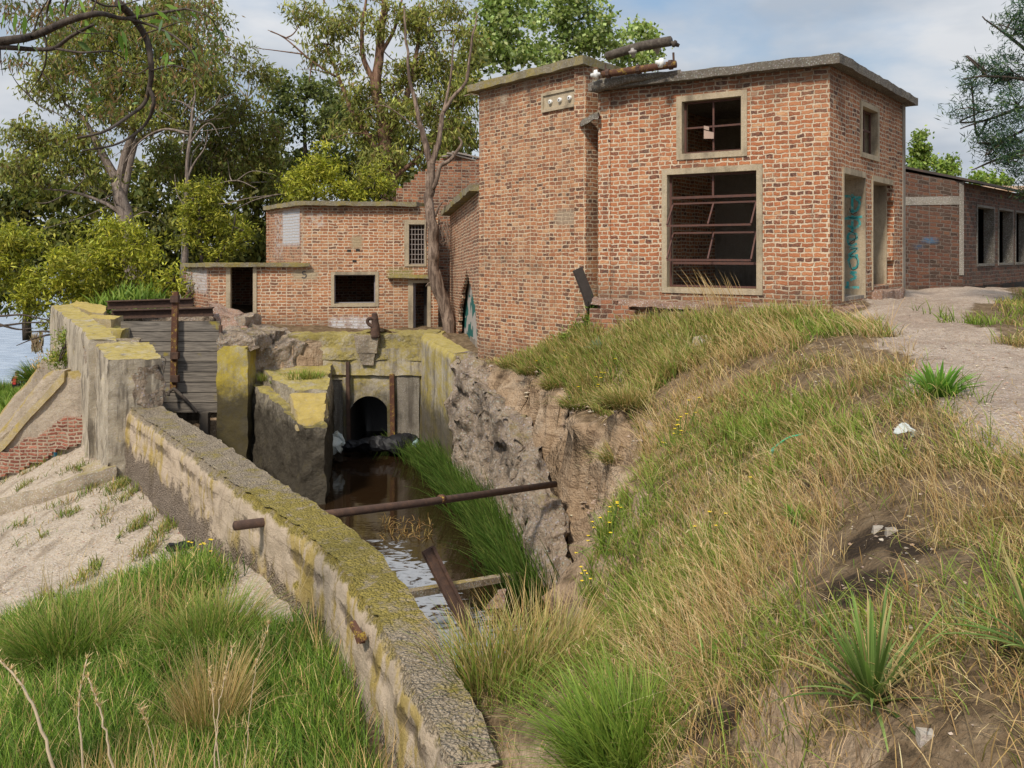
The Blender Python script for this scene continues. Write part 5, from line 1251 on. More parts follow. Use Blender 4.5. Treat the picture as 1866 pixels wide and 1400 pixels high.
def ex_mask(u, z):
    q = wp(EA, EB, u, z); px = q[0] / q[1] * F + CX; py = HZ - q[2] / q[1] * F
    top = np.interp(px, [-60, 0, 60, 110, 150, 190], [835, 832, 800, 770, 752, 757]); bot = np.interp(px, [-60, 0, 100, 190], [890, 872, 832, 790])
    j = 9 * vnoise(np.array([[u * 3, z * 3.5, 3]]))[0]
    return top + j < py < bot + j
brick_wall('exposed_brick', EA, EB, -6.2, -3.2, .15, brick_mat('brick_exposed', .085, .24, mortar=(.36, .28, .21), seed=71., msize=.02, stops=[(0, (.14, .05, .04)), (.4, (.24, .075, .05)), (.8, (.34, .12, .08)), (1, (.42, .2, .14))]), bu, mask=ex_mask, cell=(.12, .085), jit=.03)
bu2 = thing('sloping_buttress', 'farther sloping ramp wall with yellow lichen edge next to the lake shrubs', 'buttress', (-13, 24, -5), group='sloping buttresses by the inlet wall')
sweep_wall('wall', [(-11.8, 24.0), (-12.9, 24.25), (-14.6, 24.4), (-17, 24.5)], .14, [-2.75, -3.0, -5.0, -8], -9, M_BUTT, bu2, res=.11, amp=.04, sc=3, seed=93)
sweep_wall('wall', [(-11.0, 22.5), (-11.9, 22.6), (-13.6, 22.8), (-16, 23.)], .10, [-2.95, -3.05, -5.05, -8], -9, M_BUTT, bu2, res=.11, amp=.04, sc=3, seed=94)
rough_hexa('ramp_slab', [(-11, 21.3, -4), (-11, 24.2, -4), (-16, 24.4, -9), (-16, 21.3, -9)], [(-11, 21.3, -3.1), (-11, 24.2, -3.0), (-16, 24.4, -8.2), (-16, 21.3, -8.2)], M_BUTT, bu2, res=.15, amp=.05, seed=95)
# kerb crossing the shell slope
kb_ = thing('concrete_kerb', 'low concrete kerb crossing the pale gravel slope', 'kerb', P(100, 905, 17))
kp = [ray(*q) for q in ((-70, 962), (0, 936), (70, 915), (140, 893), (208, 872))]
sweep_wall('kerb', [q[:2] for q in kp], .2, [q[2] + .26 for q in kp], [q[2] - .5 for q in kp], M_CURB, kb_, res=.09, amp=.03, sc=4, seed=97)
kp = [ray(*q) for q in ((150, 868), (175, 858), (208, 846))]
kb2 = thing('stone_ledge', 'short broken concrete ledge in the gravel beside the wall foot', 'ledge', kp[1])
sweep_wall('ledge', [q[:2] for q in kp], .15, [q[2] + .14 for q in kp], [q[2] - .4 for q in kp], M_CURB, kb2, res=.08, amp=.05, sc=4, seed=98)
# iron stake and scraps at the foot of the wall
q = ray(362, 975); sk = thing('iron_stake', 'dark rusty flat stake at the foot of the retaining wall', 'stake', q)
MB().bar(q - (0, 0, .1), q + (-.04, .02, .34), .13, .05, up=(0, 1, 0)).build('stake', M_RUST, sk)
q = ray(345, 1003); sp = thing('plastic_scrap', 'torn black plastic scrap on the pale gravel slope', 'plastic scrap', q)
crumple('scrap', [q + (-.35, 0, .02), q + (-.1, .05, .06), q + (.15, -.02, .04), q + (.4, .03, .02)], [.03, .07, .05, .02], M_BLKPL, sp, .07, 6, 4)
q = ray(100, 832); b_ = thing('drink_bottle', 'tiny blue and white drink bottle on the weedy ledge', 'bottle', q)
MB().tube([q + (0, 0, .0), q + (0, 0, .2), q + (0, 0, .24), q + (0, 0, .3)], [.055, .055, .025, .025], 10).build('body', plain_mat('blue_plastic', (.05, .28, .5), .3, .2, 20), b_, True)
MB().tube([q + (0, 0, .3), q + (0, 0, .33)], .03, 10).build('cap', M_PORC, b_, True)
q = ray(206, 845); b_ = thing('grey_plastic_bag', 'grey plastic bag lying against the foot of the concrete wall', 'bag', q)
crumple('bag', [q + (-.2, -.1, .06), q + (0, 0, .13), q + (.2, .05, .05)], [.03, .13, .04], plain_mat('grey_plastic', (.42, .46, .5), .4, .3, 9), b_, .08, 5, 14)
# litter on the right bank
q = ray(1650, 806); b_ = thing('white_plastic_bag', 'torn white plastic bag at the grassy edge of the path', 'bag', q)
crumple('bag', [q + (-.07, 0, .03), q + (-.02, .02, .06), q + (.04, -.02, .06), q + (.08, .02, .03)], [.01, .032, .028, .008], M_WHTPL, b_, .045, 9, 2)
q = ray(1408, 850); q2 = ray(1462, 832); b_ = thing('green_plastic_tube', 'thin green plastic tube lying in the dry grass', 'tube', q)
mt = NT('green_plastic'); mt.done((.06, .45, .22), .3, spec=.5)
MB().tube(curve_pts([q + (0, 0, .15), (q + q2) / 2 + (0, 0, .2), q2 + (0, 0, .19)], 6), .008, 8).build('tube', mt.m, b_, True)
MB().tube([q + (-.02, -.01, .10), q + (.012, .01, .15)], .017, 10).build('cap', plain_mat('teal_cap', (.01, .3, .22), .3, .1, 9), b_, True)
# loose rocks at the brow of the bank
for k, (px, py, s, lab) in enumerate(((1282, 628, .22, 'pale flat rock on the grassy brow below the big window'), (1232, 618, .2, 'smaller brownish rock left of the pale flat rock'), (1690, 1345, .045, 'small stone on the bare earth ledge'), (1655, 1148, .03, 'white pebble beside the spiky plant'), (1625, 975, .05, 'white stone on the dark muddy patch'), (1602, 968, .05, 'long thin white stone on the dark muddy patch'))):
    q = ray(px, py); r_ = thing('rock', lab, 'rock', q)
    rough_hexa('stone', [q + (-s, -s * .7, -.06), q + (s, -s * .6, -.06), q + (s * .8, s * .6, -.06), q + (-s * .8, s * .6, -.06)], [q + (-s * .8, -s * .5, s * .35), q + (s * .7, -s * .5, s * .25), q + (s * .6, s * .5, s * .45), q + (-s * .7, s * .4, s * .5)],
               concrete_mat('pale_rock', (.36, .31, .25), (.5, .44, .37), lichen=.1, agg=.2) if k == 0 else bpy.data.materials['pale_rock'], r_, res=max(.03, s * .22), amp=s * .13, sc=1.2 / s, seed=k + 5)
# ------------------------------------------------------------------ culvert opening in the soil
def cut_ground():
    o = bpy.data.objects['ground']; bm = bmesh.new(); bm.from_mesh(o.data)
    kill = []
    for f in bm.faces:
        c = f.calc_center_median()
        if ax0 - .4 < c.x < ax1 + .4 and 24.6 < c.y < 29.5 and min(v.co.z for v in f.verts) < -2.75 and max(v.co.z for v in f.verts) > -6.0: kill.append(f)
    bmesh.ops.delete(bm, geom=kill, context='FACES'); bm.to_mesh(o.data); bm.free()
cut_ground()

# ------------------------------------------------------------------ vegetation
def foliage_mat(name, trans=.35, rough=.55, spec=.25):
    t = NT(name); at = t.n('Attribute', attribute_name='Col').outputs['Color']
    b = t.n('BsdfPrincipled', {'Base Color': at, 'Roughness': rough, 'Specular IOR Level': spec})
    tr = t.n('BsdfTranslucent', {'Color': t.mix(.5, at, t.vmath('MULTIPLY', at, (1.5, 1.6, .6)))})
    m = t.n('MixShader', {0: trans}); t.t.links.new(b.outputs[0], m.inputs[1]); t.t.links.new(tr.outputs[0], m.inputs[2])
    t.t.links.new(m.outputs[0], t.out.inputs[0]); return t.m
M_LEAF = foliage_mat('leaf', .32); M_GRASS = foliage_mat('grass_blade', .25, .6, .2)

def unit(v): return v / (np.linalg.norm(v, axis=1)[:, None] + 1e-9)

def blade_arrays(root, h, w, lean, curl, col, tipcol=None, side=None, rootdark=.3):
    """root (n,3), h (n,), w (n,), lean (n,2) horizontal displacement of the tip / h, curl exponent"""
    n = len(root); ts = np.array((0, .38, .74, 1.))
    if side is None:
        a = rng.uniform(0, 2 * math.pi, n); side = np.stack([np.cos(a), np.sin(a) * .5, 0 * a], 1)
    side = unit(side) * (w / 2)[:, None]
    l2 = np.linalg.norm(lean, axis=1)
    P_ = []
    for t in ts:
        p = root.copy(); k = t ** curl
        p[:, :2] += lean * (h * k)[:, None]
        drop = np.maximum(l2 - .6, 0) * t ** 2.6 * .55
        p[:, 2] += h * (t - drop) * (1 - .18 * np.minimum(l2, 1.5) * t)
        P_.append(p)
    wf = (.8, 1., .7)
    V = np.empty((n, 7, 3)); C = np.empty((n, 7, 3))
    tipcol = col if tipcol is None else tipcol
    cs = [col * rootdark, col * .85, col * .5 + tipcol * .5]  # roots darkened: the shadow between blades is painted into the colour
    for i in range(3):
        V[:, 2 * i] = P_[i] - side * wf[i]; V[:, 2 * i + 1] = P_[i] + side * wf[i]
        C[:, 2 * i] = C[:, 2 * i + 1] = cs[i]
    V[:, 6] = P_[3]; C[:, 6] = tipcol
    b = (np.arange(n) * 7)[:, None]
    q = np.concatenate([b + np.array((0, 1, 3, 2)), b + np.array((2, 3, 5, 4))]); t = b + np.array((4, 5, 6))
    return V.reshape(-1, 3), q, t, C.reshape(-1, 3)

def merge(parts):
    v, q, t, c, n = [], [], [], [], 0
    for V, Q, T, C in parts:
        v.append(V); c.append(C)
        if len(Q): q.append(Q + n)
        if len(T): t.append(T + n)
        n += len(V)
    return np.concatenate(v), ([np.concatenate(q)] if q else []) + ([np.concatenate(t)] if t else []), np.concatenate(c)

def veg(name, parts, mat=None, parent=None, local=False):
    v, f, c = merge(parts)
    return mesh_np(name, v, f, mat or M_GRASS, parent, col=c, smooth=True, local=local)

def pick(pal, n, var=.22):
    pal = np.asarray(pal, float); c = pal[rng.integers(0, len(pal), n)]
    return np.clip(c * rng.uniform(1 - var, 1 + var, (n, 1)) * rng.uniform(.93, 1.07, (n, 3)), 0, 1)

TAN = [(.56, .39, .175), (.49, .33, .14), (.64, .47, .24), (.40, .25, .10), (.68, .53, .30)]
OLIVE = [(.22, .21, .055), (.27, .24, .07), (.17, .17, .04), (.33, .26, .09)]
GRN = [(.155, .235, .03), (.20, .29, .042), (.12, .20, .026), (.27, .34, .065)]
DKG = [(.05, .10, .014), (.07, .135, .018), (.10, .175, .024), (.13, .21, .035)]

def scatter(n, x0, x1, y0, y1, dens, tuft=1, spread=.05):
    """area samples accepted with probability dens(x,y); tuft blades share a root"""
    x = rng.uniform(x0, x1, n); y = rng.uniform(y0, y1, n)
    k = rng.random(n) < dens(x, y); x, y = x[k], y[k]
    if tuft > 1:
        x = np.repeat(x, tuft) + rng.normal(0, spread, len(x) * tuft); y = np.repeat(y, tuft) + rng.normal(0, spread, len(y) * tuft)
    z, st = ground_z(x, y)
    k = (st < rng.uniform(.9, 1.7, len(st))) | (y < 8.5)
    return np.stack([x, y, z - .015], 1)[k]

def bank_ok(x, y):
    px = x / y * F + CX
    pa, pb, lf = kinds(x, y)
    ok = (x > xR(y) - .03) & (y > 5.2) | ((y <= 5.2) & (x > .15)); ok &= ~lf
    ok |= (y > 5.6) & (y < 7.4) & (x > xL(y) + .35) & (x < xR(y) + .4)
    inb = ((x - 1.826) * nf[0] + (y - 18.61) * nf[1] < .1) & ((x - 9.1) * nr[0] + (y - 20.3) * nr[1] < .05) & (x > 1.7)     # inside the building
    int_ = ((x - 1.586) * nt_[0] + (y - 18.8) * nt_[1] < .1)
    ok &= ~inb & ~int_ & (px < 2600) & (px > 500)
    b = spots(x, y, BARE)
    return ok * (1 - np.clip(pa * 1.25, 0, 1)) * (1 - np.clip(b * 1.7, 0, 1))

def nz2(x, y, s, seed): return fbm(np.stack([x, y, 0 * x], 1), s, 3, seed)
near_w = lambda y, a=7.: np.clip(a / y, .12, 1) ** 1.3

parts = []
# low mixed thatch
r = scatter(150000, -1, 13, 2.4, 22, lambda x, y: bank_ok(x, y) * near_w(y, 8) * sstep(-.5, .25, nz2(x, y, .9, 5) + .25), 3, .05)
n = len(r); g = np.clip(spots(r[:, 0], r[:, 1], GREEN) * 1.2 + .35 * (nz2(r[:, 0], r[:, 1], .8, 9)), 0, 1)
isg = rng.random(n) < (.22 + .6 * g)
col = np.where(isg[:, None], pick(GRN + OLIVE, n), pick(TAN[:4] + OLIVE[:2], n))
sc = np.clip(r[:, 1] / 9, .7, 1.6)
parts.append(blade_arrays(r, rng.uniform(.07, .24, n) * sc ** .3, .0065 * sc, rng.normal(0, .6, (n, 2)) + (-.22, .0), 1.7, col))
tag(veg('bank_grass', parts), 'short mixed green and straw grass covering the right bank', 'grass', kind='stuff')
print('thatch', n)
# tall dry stalks leaning left
r = scatter(40000, -1, 12, 2.6, 19, lambda x, y: bank_ok(x, y) * near_w(y, 8) * sstep(.0, .45, nz2(x, y, .55, 15) + .12) * (1 - .75 * np.clip(spots(x, y, GREEN), 0, 1)) * (1 - .72 * sstep(10.5, 13.5, y)), 4, .05)
n = len(r); hh = rng.uniform(.16, .66, n) * np.clip(r[:, 1] / 6.5, .6, 1.1) * (1 - .45 * sstep(12, 15, r[:, 1])); sc = np.clip(r[:, 1] / 9, .65, 1.6)
last_lean = rng.normal(0, .38, (n, 2)) + np.stack([-.5 + .35 * nz2(r[:, 0], r[:, 1], .8, 61), .1 + .3 * nz2(r[:, 0], r[:, 1], .8, 67)], 1)
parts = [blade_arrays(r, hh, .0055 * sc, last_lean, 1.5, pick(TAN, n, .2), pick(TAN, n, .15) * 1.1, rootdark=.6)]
lw = last_lean; l2 = np.linalg.norm(lw, axis=1)
k = (rng.random(n) < .4) & (r[:, 1] < 11); tip = r.copy(); tip[:, :2] += lw * hh[:, None]; tip[:, 2] += hh * (1 - np.maximum(l2 - .6, 0) * .55) * (1 - .18 * np.minimum(l2, 1.5))
tp = np.repeat(tip[k], 4, 0); tl = np.repeat(lw[k], 4, 0); m_ = len(tp)
tp = tp - np.concatenate([tl * .03, np.full((m_, 1), .02)], 1) * rng.random((m_, 1)) * 2
parts.append(blade_arrays(tp, rng.uniform(.02, .05, m_), np.full(m_, .0045), tl + rng.normal(0, .5, (m_, 2)), 1.2, pick(TAN[2:], m_), rootdark=.9))
# flattened dead litter
r = scatter(60000, -1, 12, 2.6, 16, lambda x, y: np.clip(bank_ok(x, y) + .10 * (spots(x, y, BARE) > .3) * (x > xR(y)), 0, 1) * near_w(y, 7), 2, .06); n = len(r)
parts.append(blade_arrays(r + (0, 0, .02), rng.uniform(.04, .16, n), .006 * np.clip(r[:, 1] / 9, .7, 1.6), rng.normal(0, 1.5, (n, 2)), 1.1, pick(TAN + [(.20, .13, .07), (.14, .09, .05)], n), rootdark=.8))
tag(veg('dry_grass', parts), 'tall straw-coloured dry grass leaning left down the right bank', 'grass', kind='stuff')
print('stalks', n)
# leafy green shoots in the green places
r = scatter(60000, -1, 12, 2.6, 22, lambda x, y: np.maximum(bank_ok(x, y), .35 * (kinds(x, y)[0] > .3) * (spots(x, y, GREEN) > .5)) * near_w(y, 9) * np.clip(spots(x, y, GREEN) * 1.3 + .12 * (nz2(x, y, 1.3, 33) > .25), 0, 1), 4, .04)
n = len(r); sc = np.clip(r[:, 1] / 9, .7, 1.7)
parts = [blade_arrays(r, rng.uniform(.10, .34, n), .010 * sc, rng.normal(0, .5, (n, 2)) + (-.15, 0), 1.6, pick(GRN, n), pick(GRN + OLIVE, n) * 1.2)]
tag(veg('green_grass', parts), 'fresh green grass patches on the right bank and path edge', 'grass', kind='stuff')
print('green', n)
# weeds at the foot of the tower and in front of the building
def foot(x, y): return np.clip(spots(x, y, spot_list([(985, 655, 70, 18), (1050, 620, 40, 30), (1080, 565, 25, 35), (1150, 640, 90, 25), (1300, 575, 100, 22), (1450, 585, 90, 14), (930, 665, 30, 10)])), 0, 1)
r = scatter(26000, -.4, 6, 14, 21, lambda x, y: foot(x, y) * ((x - 1.826) * nf[0] + (y - 18.61) * nf[1] > .22) * ((x - 1.586) * nt_[0] + (y - 18.8) * nt_[1] > .1), 4, .06)
n = len(r)
parts = [blade_arrays(r, rng.uniform(.15, .5, n), np.full(n, .014), rng.normal(0, .4, (n, 2)) + (-.2, 0), 1.6, pick(GRN + OLIVE + TAN[:2], n), pick(GRN + TAN, n))]
q = ray(1310, 570); r2 = q + np.stack([rng.normal(0, .35, 46), rng.normal(0, .12, 46), np.zeros(46)], 1); m_ = 46
parts.append(blade_arrays(r2, rng.uniform(.5, 1.0, m_), np.full(m_, .012), rng.normal(0, .12, (m_, 2)) + (-.42, 0), 1.4, pick(TAN, m_), pick(TAN, m_) * 1.2, rootdark=.8))
tag(veg('wall_weeds', parts), 'weeds and seeding grass along the foot of the brick walls', 'weeds', kind='stuff')

# left meadow below the wall
def mead(x, y):
    pa, pb, lf = kinds(x, y); px = x / y * F + CX
    return lf * (1 - pb) * (x < xL(y) - .42) * (px > -60) * (y > 5.0)
r = scatter(60000, -8.5, 0, 5.0, 14, lambda x, y: mead(x, y) * np.clip(8 / y, .3, 1), 4, .06)
n = len(r); sc = np.clip(r[:, 1] / 9, .7, 1.5)
g = nz2(r[:, 0], r[:, 1], .7, 21)
col = np.where((g > -.05)[:, None], pick(DKG + GRN[:2], n), pick(GRN + OLIVE[:1], n)); 
tan_ = rng.random(n) < .10; col[tan_] = pick(TAN[:3], tan_.sum())
h = rng.uniform(.10, .34, n) * (1 + .5 * g)
parts = [blade_arrays(r, h, .0085 * sc, rng.normal(0, .42, (n, 2)) + (-.12, .05), 1.7, col, col * 1.35, rootdark=.3)]
r = scatter(7000, -7.5, -.6, 5.0, 11, lambda x, y: mead(x, y) * sstep(.0, .4, nz2(x, y, .8, 51)) * sstep(11, 7, y), 3, .04)
n = len(r)
parts.append(blade_arrays(r, rng.uniform(.4, .95, n), np.full(n, .007), rng.normal(0, .22, (n, 2)) + (.05, 0), 1.5, pick(TAN + OLIVE, n), pick(TAN, n), rootdark=.6))
tag(veg('meadow_grass', parts), 'lush dark green meadow grass below the mossy retaining wall', 'grass', kind='stuff')
print('meadow', n)
# weeds on the pale slope and other scattered little patches
SW = spot_list([(90, 825, 40, 10), (60, 845, 50, 10), (140, 858, 30, 6), (170, 885, 30, 8), (60, 948, 30, 8), (110, 925, 40, 7), (20, 905, 25, 8), (215, 890, 25, 18), (240, 905, 20, 20), (330, 940, 14, 30), (30, 800, 40, 10), (190, 815, 25, 8), (60, 985, 30, 6), (350, 1000, 18, 10), (120, 940, 20, 8), (310, 905, 12, 10)])
r = scatter(60000, -16, -3, 11, 22, lambda x, y: np.clip(spots(x, y, SW), 0, 1) ** 1.5 * (nz2(x, y, 2.5, 83) > -.05) * (x < xL(y) - .35), 3, .05)
n = len(r)
parts = [blade_arrays(r, rng.uniform(.06, .24, n), np.full(n, .013), rng.normal(0, .5, (n, 2)), 1.6, pick(GRN[:2] + OLIVE + TAN[:2] + DKG[2:], n), pick(GRN + OLIVE, n))]
tag(veg('slope_weeds', parts), 'small green weed tufts on the pale gravel slope', 'weeds', kind='stuff')
# far shore and back terrace greenery
r = scatter(30000, -40, -9, 26, 62, lambda x, y: (x < xL(y) + 3) * 1., 3, .2); n = len(r)
parts = [blade_arrays(r, rng.uniform(.3, .9, n), np.full(n, .07), rng.normal(0, .4, (n, 2)), 1.6, pick(DKG + GRN[:2], n), pick(GRN, n))]
r = scatter(9000, 7, 20, 12, 30, lambda x, y: (poly_dist(x, y, PATH) > .15) * (y < 24.8) * ((x - 9.1) * nr[0] + (y - 20.3) * nr[1] > .3) * 1., 4, .07); n = len(r)
parts.append(blade_arrays(r, rng.uniform(.06, .28, n), np.full(n, .016), rng.normal(0, .5, (n, 2)), 1.6, pick(GRN + OLIVE + TAN[:2], n)))
tag(veg('shore_grass', parts), 'rough grass on the lake shore and the verge behind the path', 'grass', kind='stuff')
# pier and terrace tufts
def tuft_at(p, n, rad, h, w, pal, spread=.6, lean=(0, 0), z=None, curl=1.7, tip=None, rd=.45):
    a = rng.uniform(0, 2 * math.pi, n); d = np.sqrt(rng.random(n)) * rad
    r = np.stack([p[0] + np.cos(a) * d, p[1] + np.sin(a) * d, np.full(n, p[2])], 1)
    out = np.stack([np.cos(a), np.sin(a)], 1) * (d / max(rad, 1e-6) * spread)[:, None] + rng.normal(0, spread * .35, (n, 2)) + lean
    c = pick(pal, n)
    return blade_arrays(r, rng.uniform(h * .45, h, n), np.full(n, w) * rng.uniform(.7, 1.2, n), out, curl, c, pick(tip, n) if tip else c * 1.25, rootdark=rd)
parts = []
for px, py, Y, n, rad, h in ((545, 690, 23.4, 260, .45, .28), (570, 690, 23.2, 200, .3, .25), (482, 694, 23.6, 120, .18, .3), (510, 698, 23.3, 80, .3, .14), (548, 868, 21.5, 150, .18, .45), (530, 862, 21.8, 80, .12, .3)):
    parts.append(tuft_at(P(px, py, Y), n, rad, h, .014, GRN + OLIVE, .5))
tag(veg('pier_weeds', parts), 'green weeds growing on the stepped pier', 'weeds', kind='stuff')
# reeds along the foot of the rubble wall, bending over the water
rp_w = [(735, 812, 24.4), (790, 850, 22.6), (850, 905, 20.6), (900, 965, 18.4), (945, 1040, 16.2), (985, 1100, 14.6)]
pw = resamp(np.array([G(px, py, WATER)[:2] for px, py, _ in rp_w]), 60)
parts = []
for i, q in enumerate(pw):
    n = 100; c_ = np.array((q[0], q[1], WATER - .05)); r = c_ + np.stack([rng.normal(-.12, .2, n), rng.normal(0, .18, n), np.zeros(n)], 1)
    big = .8 + .45 * math.sin(i * .45) ** 2
    parts.append(blade_arrays(r, rng.uniform(.45, 1.05, n) * big * (.6 if i < 14 else 1), np.full(n, .02), rng.normal(0, .16, (n, 2)) + np.array((-.55, -.1)) * rng.uniform(.3, 1.3, (n, 1)), 1.5, pick(DKG, n) * (.62 + .45 * math.sin(i * .9) ** 2), pick([(.05, .115, .015), (.10, .165, .03), (.16, .19, .05)], n) * (.7 + .4 * math.sin(i * .9) ** 2), rootdark=.3))
tag(veg('canal_reeds', parts), 'lush dark green reeds bending over the canal water', 'reeds', kind='stuff')
r = np.array([G(px, py, WATER) for px, py in zip(rng.uniform(690, 790, 120), rng.uniform(945, 985, 120))])
tag(veg('drowned_straw', [blade_arrays(r, rng.uniform(.05, .2, 120), np.full(120, .02), rng.normal(0, 1.1, (120, 2)), 1.2, pick([(.25, .15, .05), (.30, .2, .07)], 120), rootdark=.9)]), 'brown straw stems breaking the water surface by the pipe', 'straw', kind='stuff')

# individual tussocks and plants
def tussock(name, label, cat, px, py, n, rad, h, w, pal, spread=.8, lean=(0, 0), group=None, tip=None, curl=1.7, Y=None, rd=.3):
    q = ray(px, py) if Y is None else P(px, py, Y)
    th_ = thing(name, label, cat, q, group)
    veg('blades', [tuft_at(q - (0, 0, .03), n, rad, h, w, pal, spread, lean, tip=tip, curl=curl, rd=rd)], None, th_); return th_, q
GG = 'big grass tussocks below the retaining wall'
tussock('grass_tussock', 'grey-green domed tussock at the left edge of the meadow', 'grass tussock', 125, 1215, 1500, .42, .85, .008, DKG[1:] + OLIVE[:1] + GRN[:1], .85, group=GG, tip=GRN + TAN[:1])
tussock('grass_tussock', 'grey-green domed tussock in the middle of the meadow', 'grass tussock', 385, 1190, 1300, .40, .75, .008, DKG[1:] + OLIVE[:1] + GRN[:1], .9, group=GG, tip=GRN + TAN[:2])
tussock('grass_tussock', 'upright straw-yellow tussock nearest the bottom of the meadow', 'grass tussock', 385, 1345, 700, .22, .85, .006, OLIVE + TAN[:3] + GRN[:1], .5, group=GG, tip=TAN)
tussock('grass_tussock', 'bright green fountain of grass on the bank at the bottom centre', 'grass tussock', 1140, 1410, 1300, .30, .62, .0075, GRN + DKG[2:], .85, (-.2, 0), tip=GRN)
tussock('grass_tussock', 'loose green and straw tuft behind the near end of the mossy wall', 'grass tussock', 905, 1250, 900, .42, .62, .0075, GRN + OLIVE + TAN[:2], .75, tip=GRN + TAN)
tussock('grass_tussock', 'thin tuft of green and dry stems at the brink of the canal', 'grass tussock', 985, 1215, 420, .35, .75, .007, GRN + TAN + OLIVE, .45, tip=TAN)
tussock('grass_tussock', 'low dark tussock on the brow by the eroded earth face', 'grass tussock', 1135, 745, 700, .34, .45, .011, OLIVE + TAN[:2] + DKG[2:], .9, (-.3, -.2), tip=TAN + GRN)
tussock('grass_tussock', 'shaggy tussock hanging over the pale clay edge', 'grass tussock', 1120, 850, 300, .2, .4, .011, OLIVE + TAN + GRN, .9, (-.4, -.2), tip=TAN + GRN)
EG = 'little tussocks spilling over the eroded bank edge'
for lab, px, py, n_, h_ in (('small tussock spilling over the bank edge nearest the tower corner', 930, 672, 260, .35), ('small tussock spilling over the bank edge just right of the tower corner', 965, 690, 300, .4), ('small tussock overhanging the upper left of the clay face', 1012, 712, 300, .42), ('shaggy small tussock overhanging the upper right of the clay face', 1050, 742, 300, .42)):
    tussock('grass_tussock', lab, 'grass tussock', px, py, n_, .26, h_, .012, OLIVE + GRN + TAN[:2], .9, (-.35, -.2), group=EG, tip=TAN + GRN)
# broad strap-leaved plant
def strap(name, label, px, py, n, L, w, seed):
    r_ = np.random.default_rng(seed); q = ray(px, py); th_ = thing(name, label, 'plant', q)
    vs, qs, cs, k0 = [], [], [], 0
    for k in range(n):
        a = r_.uniform(0, 2 * math.pi); el = math.radians(r_.uniform(12, 82)); l = L * r_.uniform(.6, 1.0); ww = w * r_.uniform(.7, 1.1)
        d = np.array((math.cos(a), math.sin(a) * .8, 0)); s = np.array((-math.sin(a), math.cos(a), 0)); sag = r_.uniform(.05, .5) * math.cos(el)
        c0 = np.array(((.13, .22, .045), (.18, .29, .065), (.10, .17, .035), (.25, .34, .10), (.42, .34, .15))[r_.integers(0, 5)]) * r_.uniform(.8, 1.2)
        m = 8
        for i in range(m + 1):
            t = i / m; p = q + (0, 0, .05) + d * l * t * math.cos(el) + np.array((0, 0, l * (t * math.sin(el) - sag * t * t)))
            wi = ww * (.55 + .9 * t if t < .4 else .91 * (1 - (t - .4) / .6) ** .8 + .02)
            fold = np.array((0, 0, wi * .28))
            vs += [p - s * wi / 2 + fold, p, p + s * wi / 2 + fold]; cc = c0 * (.55 + .7 * t); cs += [cc, cc * .8, cc]
            if i < m: b = k0 + 3 * i; qs += [(b, b + 1, b + 4, b + 3), (b + 1, b + 2, b + 5, b + 4)]
        k0 += 3 * (m + 1)
    mesh_np('leaves', np.array(vs), [np.array(qs)], M_LEAF, th_, col=np.array(cs), smooth=True)
strap('strap_leaf_plant', 'spiky rosette plant with broad dark green strap leaves in the right foreground', 1590, 1325, 80, .6, .022, 3)
strap('strap_leaf_plant', 'partly cut off strap-leaved plant at the right edge of the picture', 1895, 1235, 40, .5, .024, 8)
# tall bleached stalks in the left foreground
SG = 'bleached dead stalks in the left foreground'
for k, (pts, r0, lab) in enumerate(((((112, 1480), (75, 1330), (40, 1250), (-5, 1198)), .014, 'thickest bleached stalk slanting at the left edge'),
        (((155, 1480), (148, 1340), (142, 1290), (157, 1203)), .009, 'upright bleached stalk bending right at its tip'),
        (((215, 1480), (197, 1360), (182, 1290), (160, 1236)), .010, 'bleached stalk leaning left beside the upright one'),
        (((405, 1480), (394, 1330), (388, 1270), (381, 1222)), .007, 'left-leaning stalk of the crossing pair'),
        (((388, 1480), (395, 1330), (405, 1255), (424, 1182)), .008, 'right-leaning stalk of the crossing pair'),
        (((436, 1480), (452, 1340), (463, 1230), (490, 1138)), .005, 'slender feathery stalk leaning right above the tussock'),
        (((290, 1480), (283, 1390), (268, 1320), (254, 1290)), .005, 'short thin pale stalk between the tussocks'))):
    Yk = 4.9 if k < 3 else 5.6
    p = [P(*q, Yk) for q in pts]; zg = gz(p[0][0], p[0][1]); p[0] = p[0] * 1.; base = p[0].copy(); base[2] = zg - .03
    th_ = thing('dry_stalk', lab, 'stalk', base, SG)
    cp = curve_pts([base] + p, 6); cp = cp + rng.normal(0, .004, cp.shape)
    MB().tube(cp, np.linspace(r0 * .8, r0 * .35, len(cp)), 6).build('stem', plain_mat('bleached_stem', (.55, .44, .30), .85, .25, 30) if k == 0 else bpy.data.materials['bleached_stem'], th_, True)
    n = 60; idx = rng.integers(int(len(cp) * .72), len(cp), n); r = cp[idx]
    veg('seed_head', [blade_arrays(r, rng.uniform(.015, .05, n), np.full(n, .006), rng.normal(0, .5, (n, 2)), 1.2, pick(TAN[2:3] + TAN[4:], n), rootdark=.9)], None, th_)
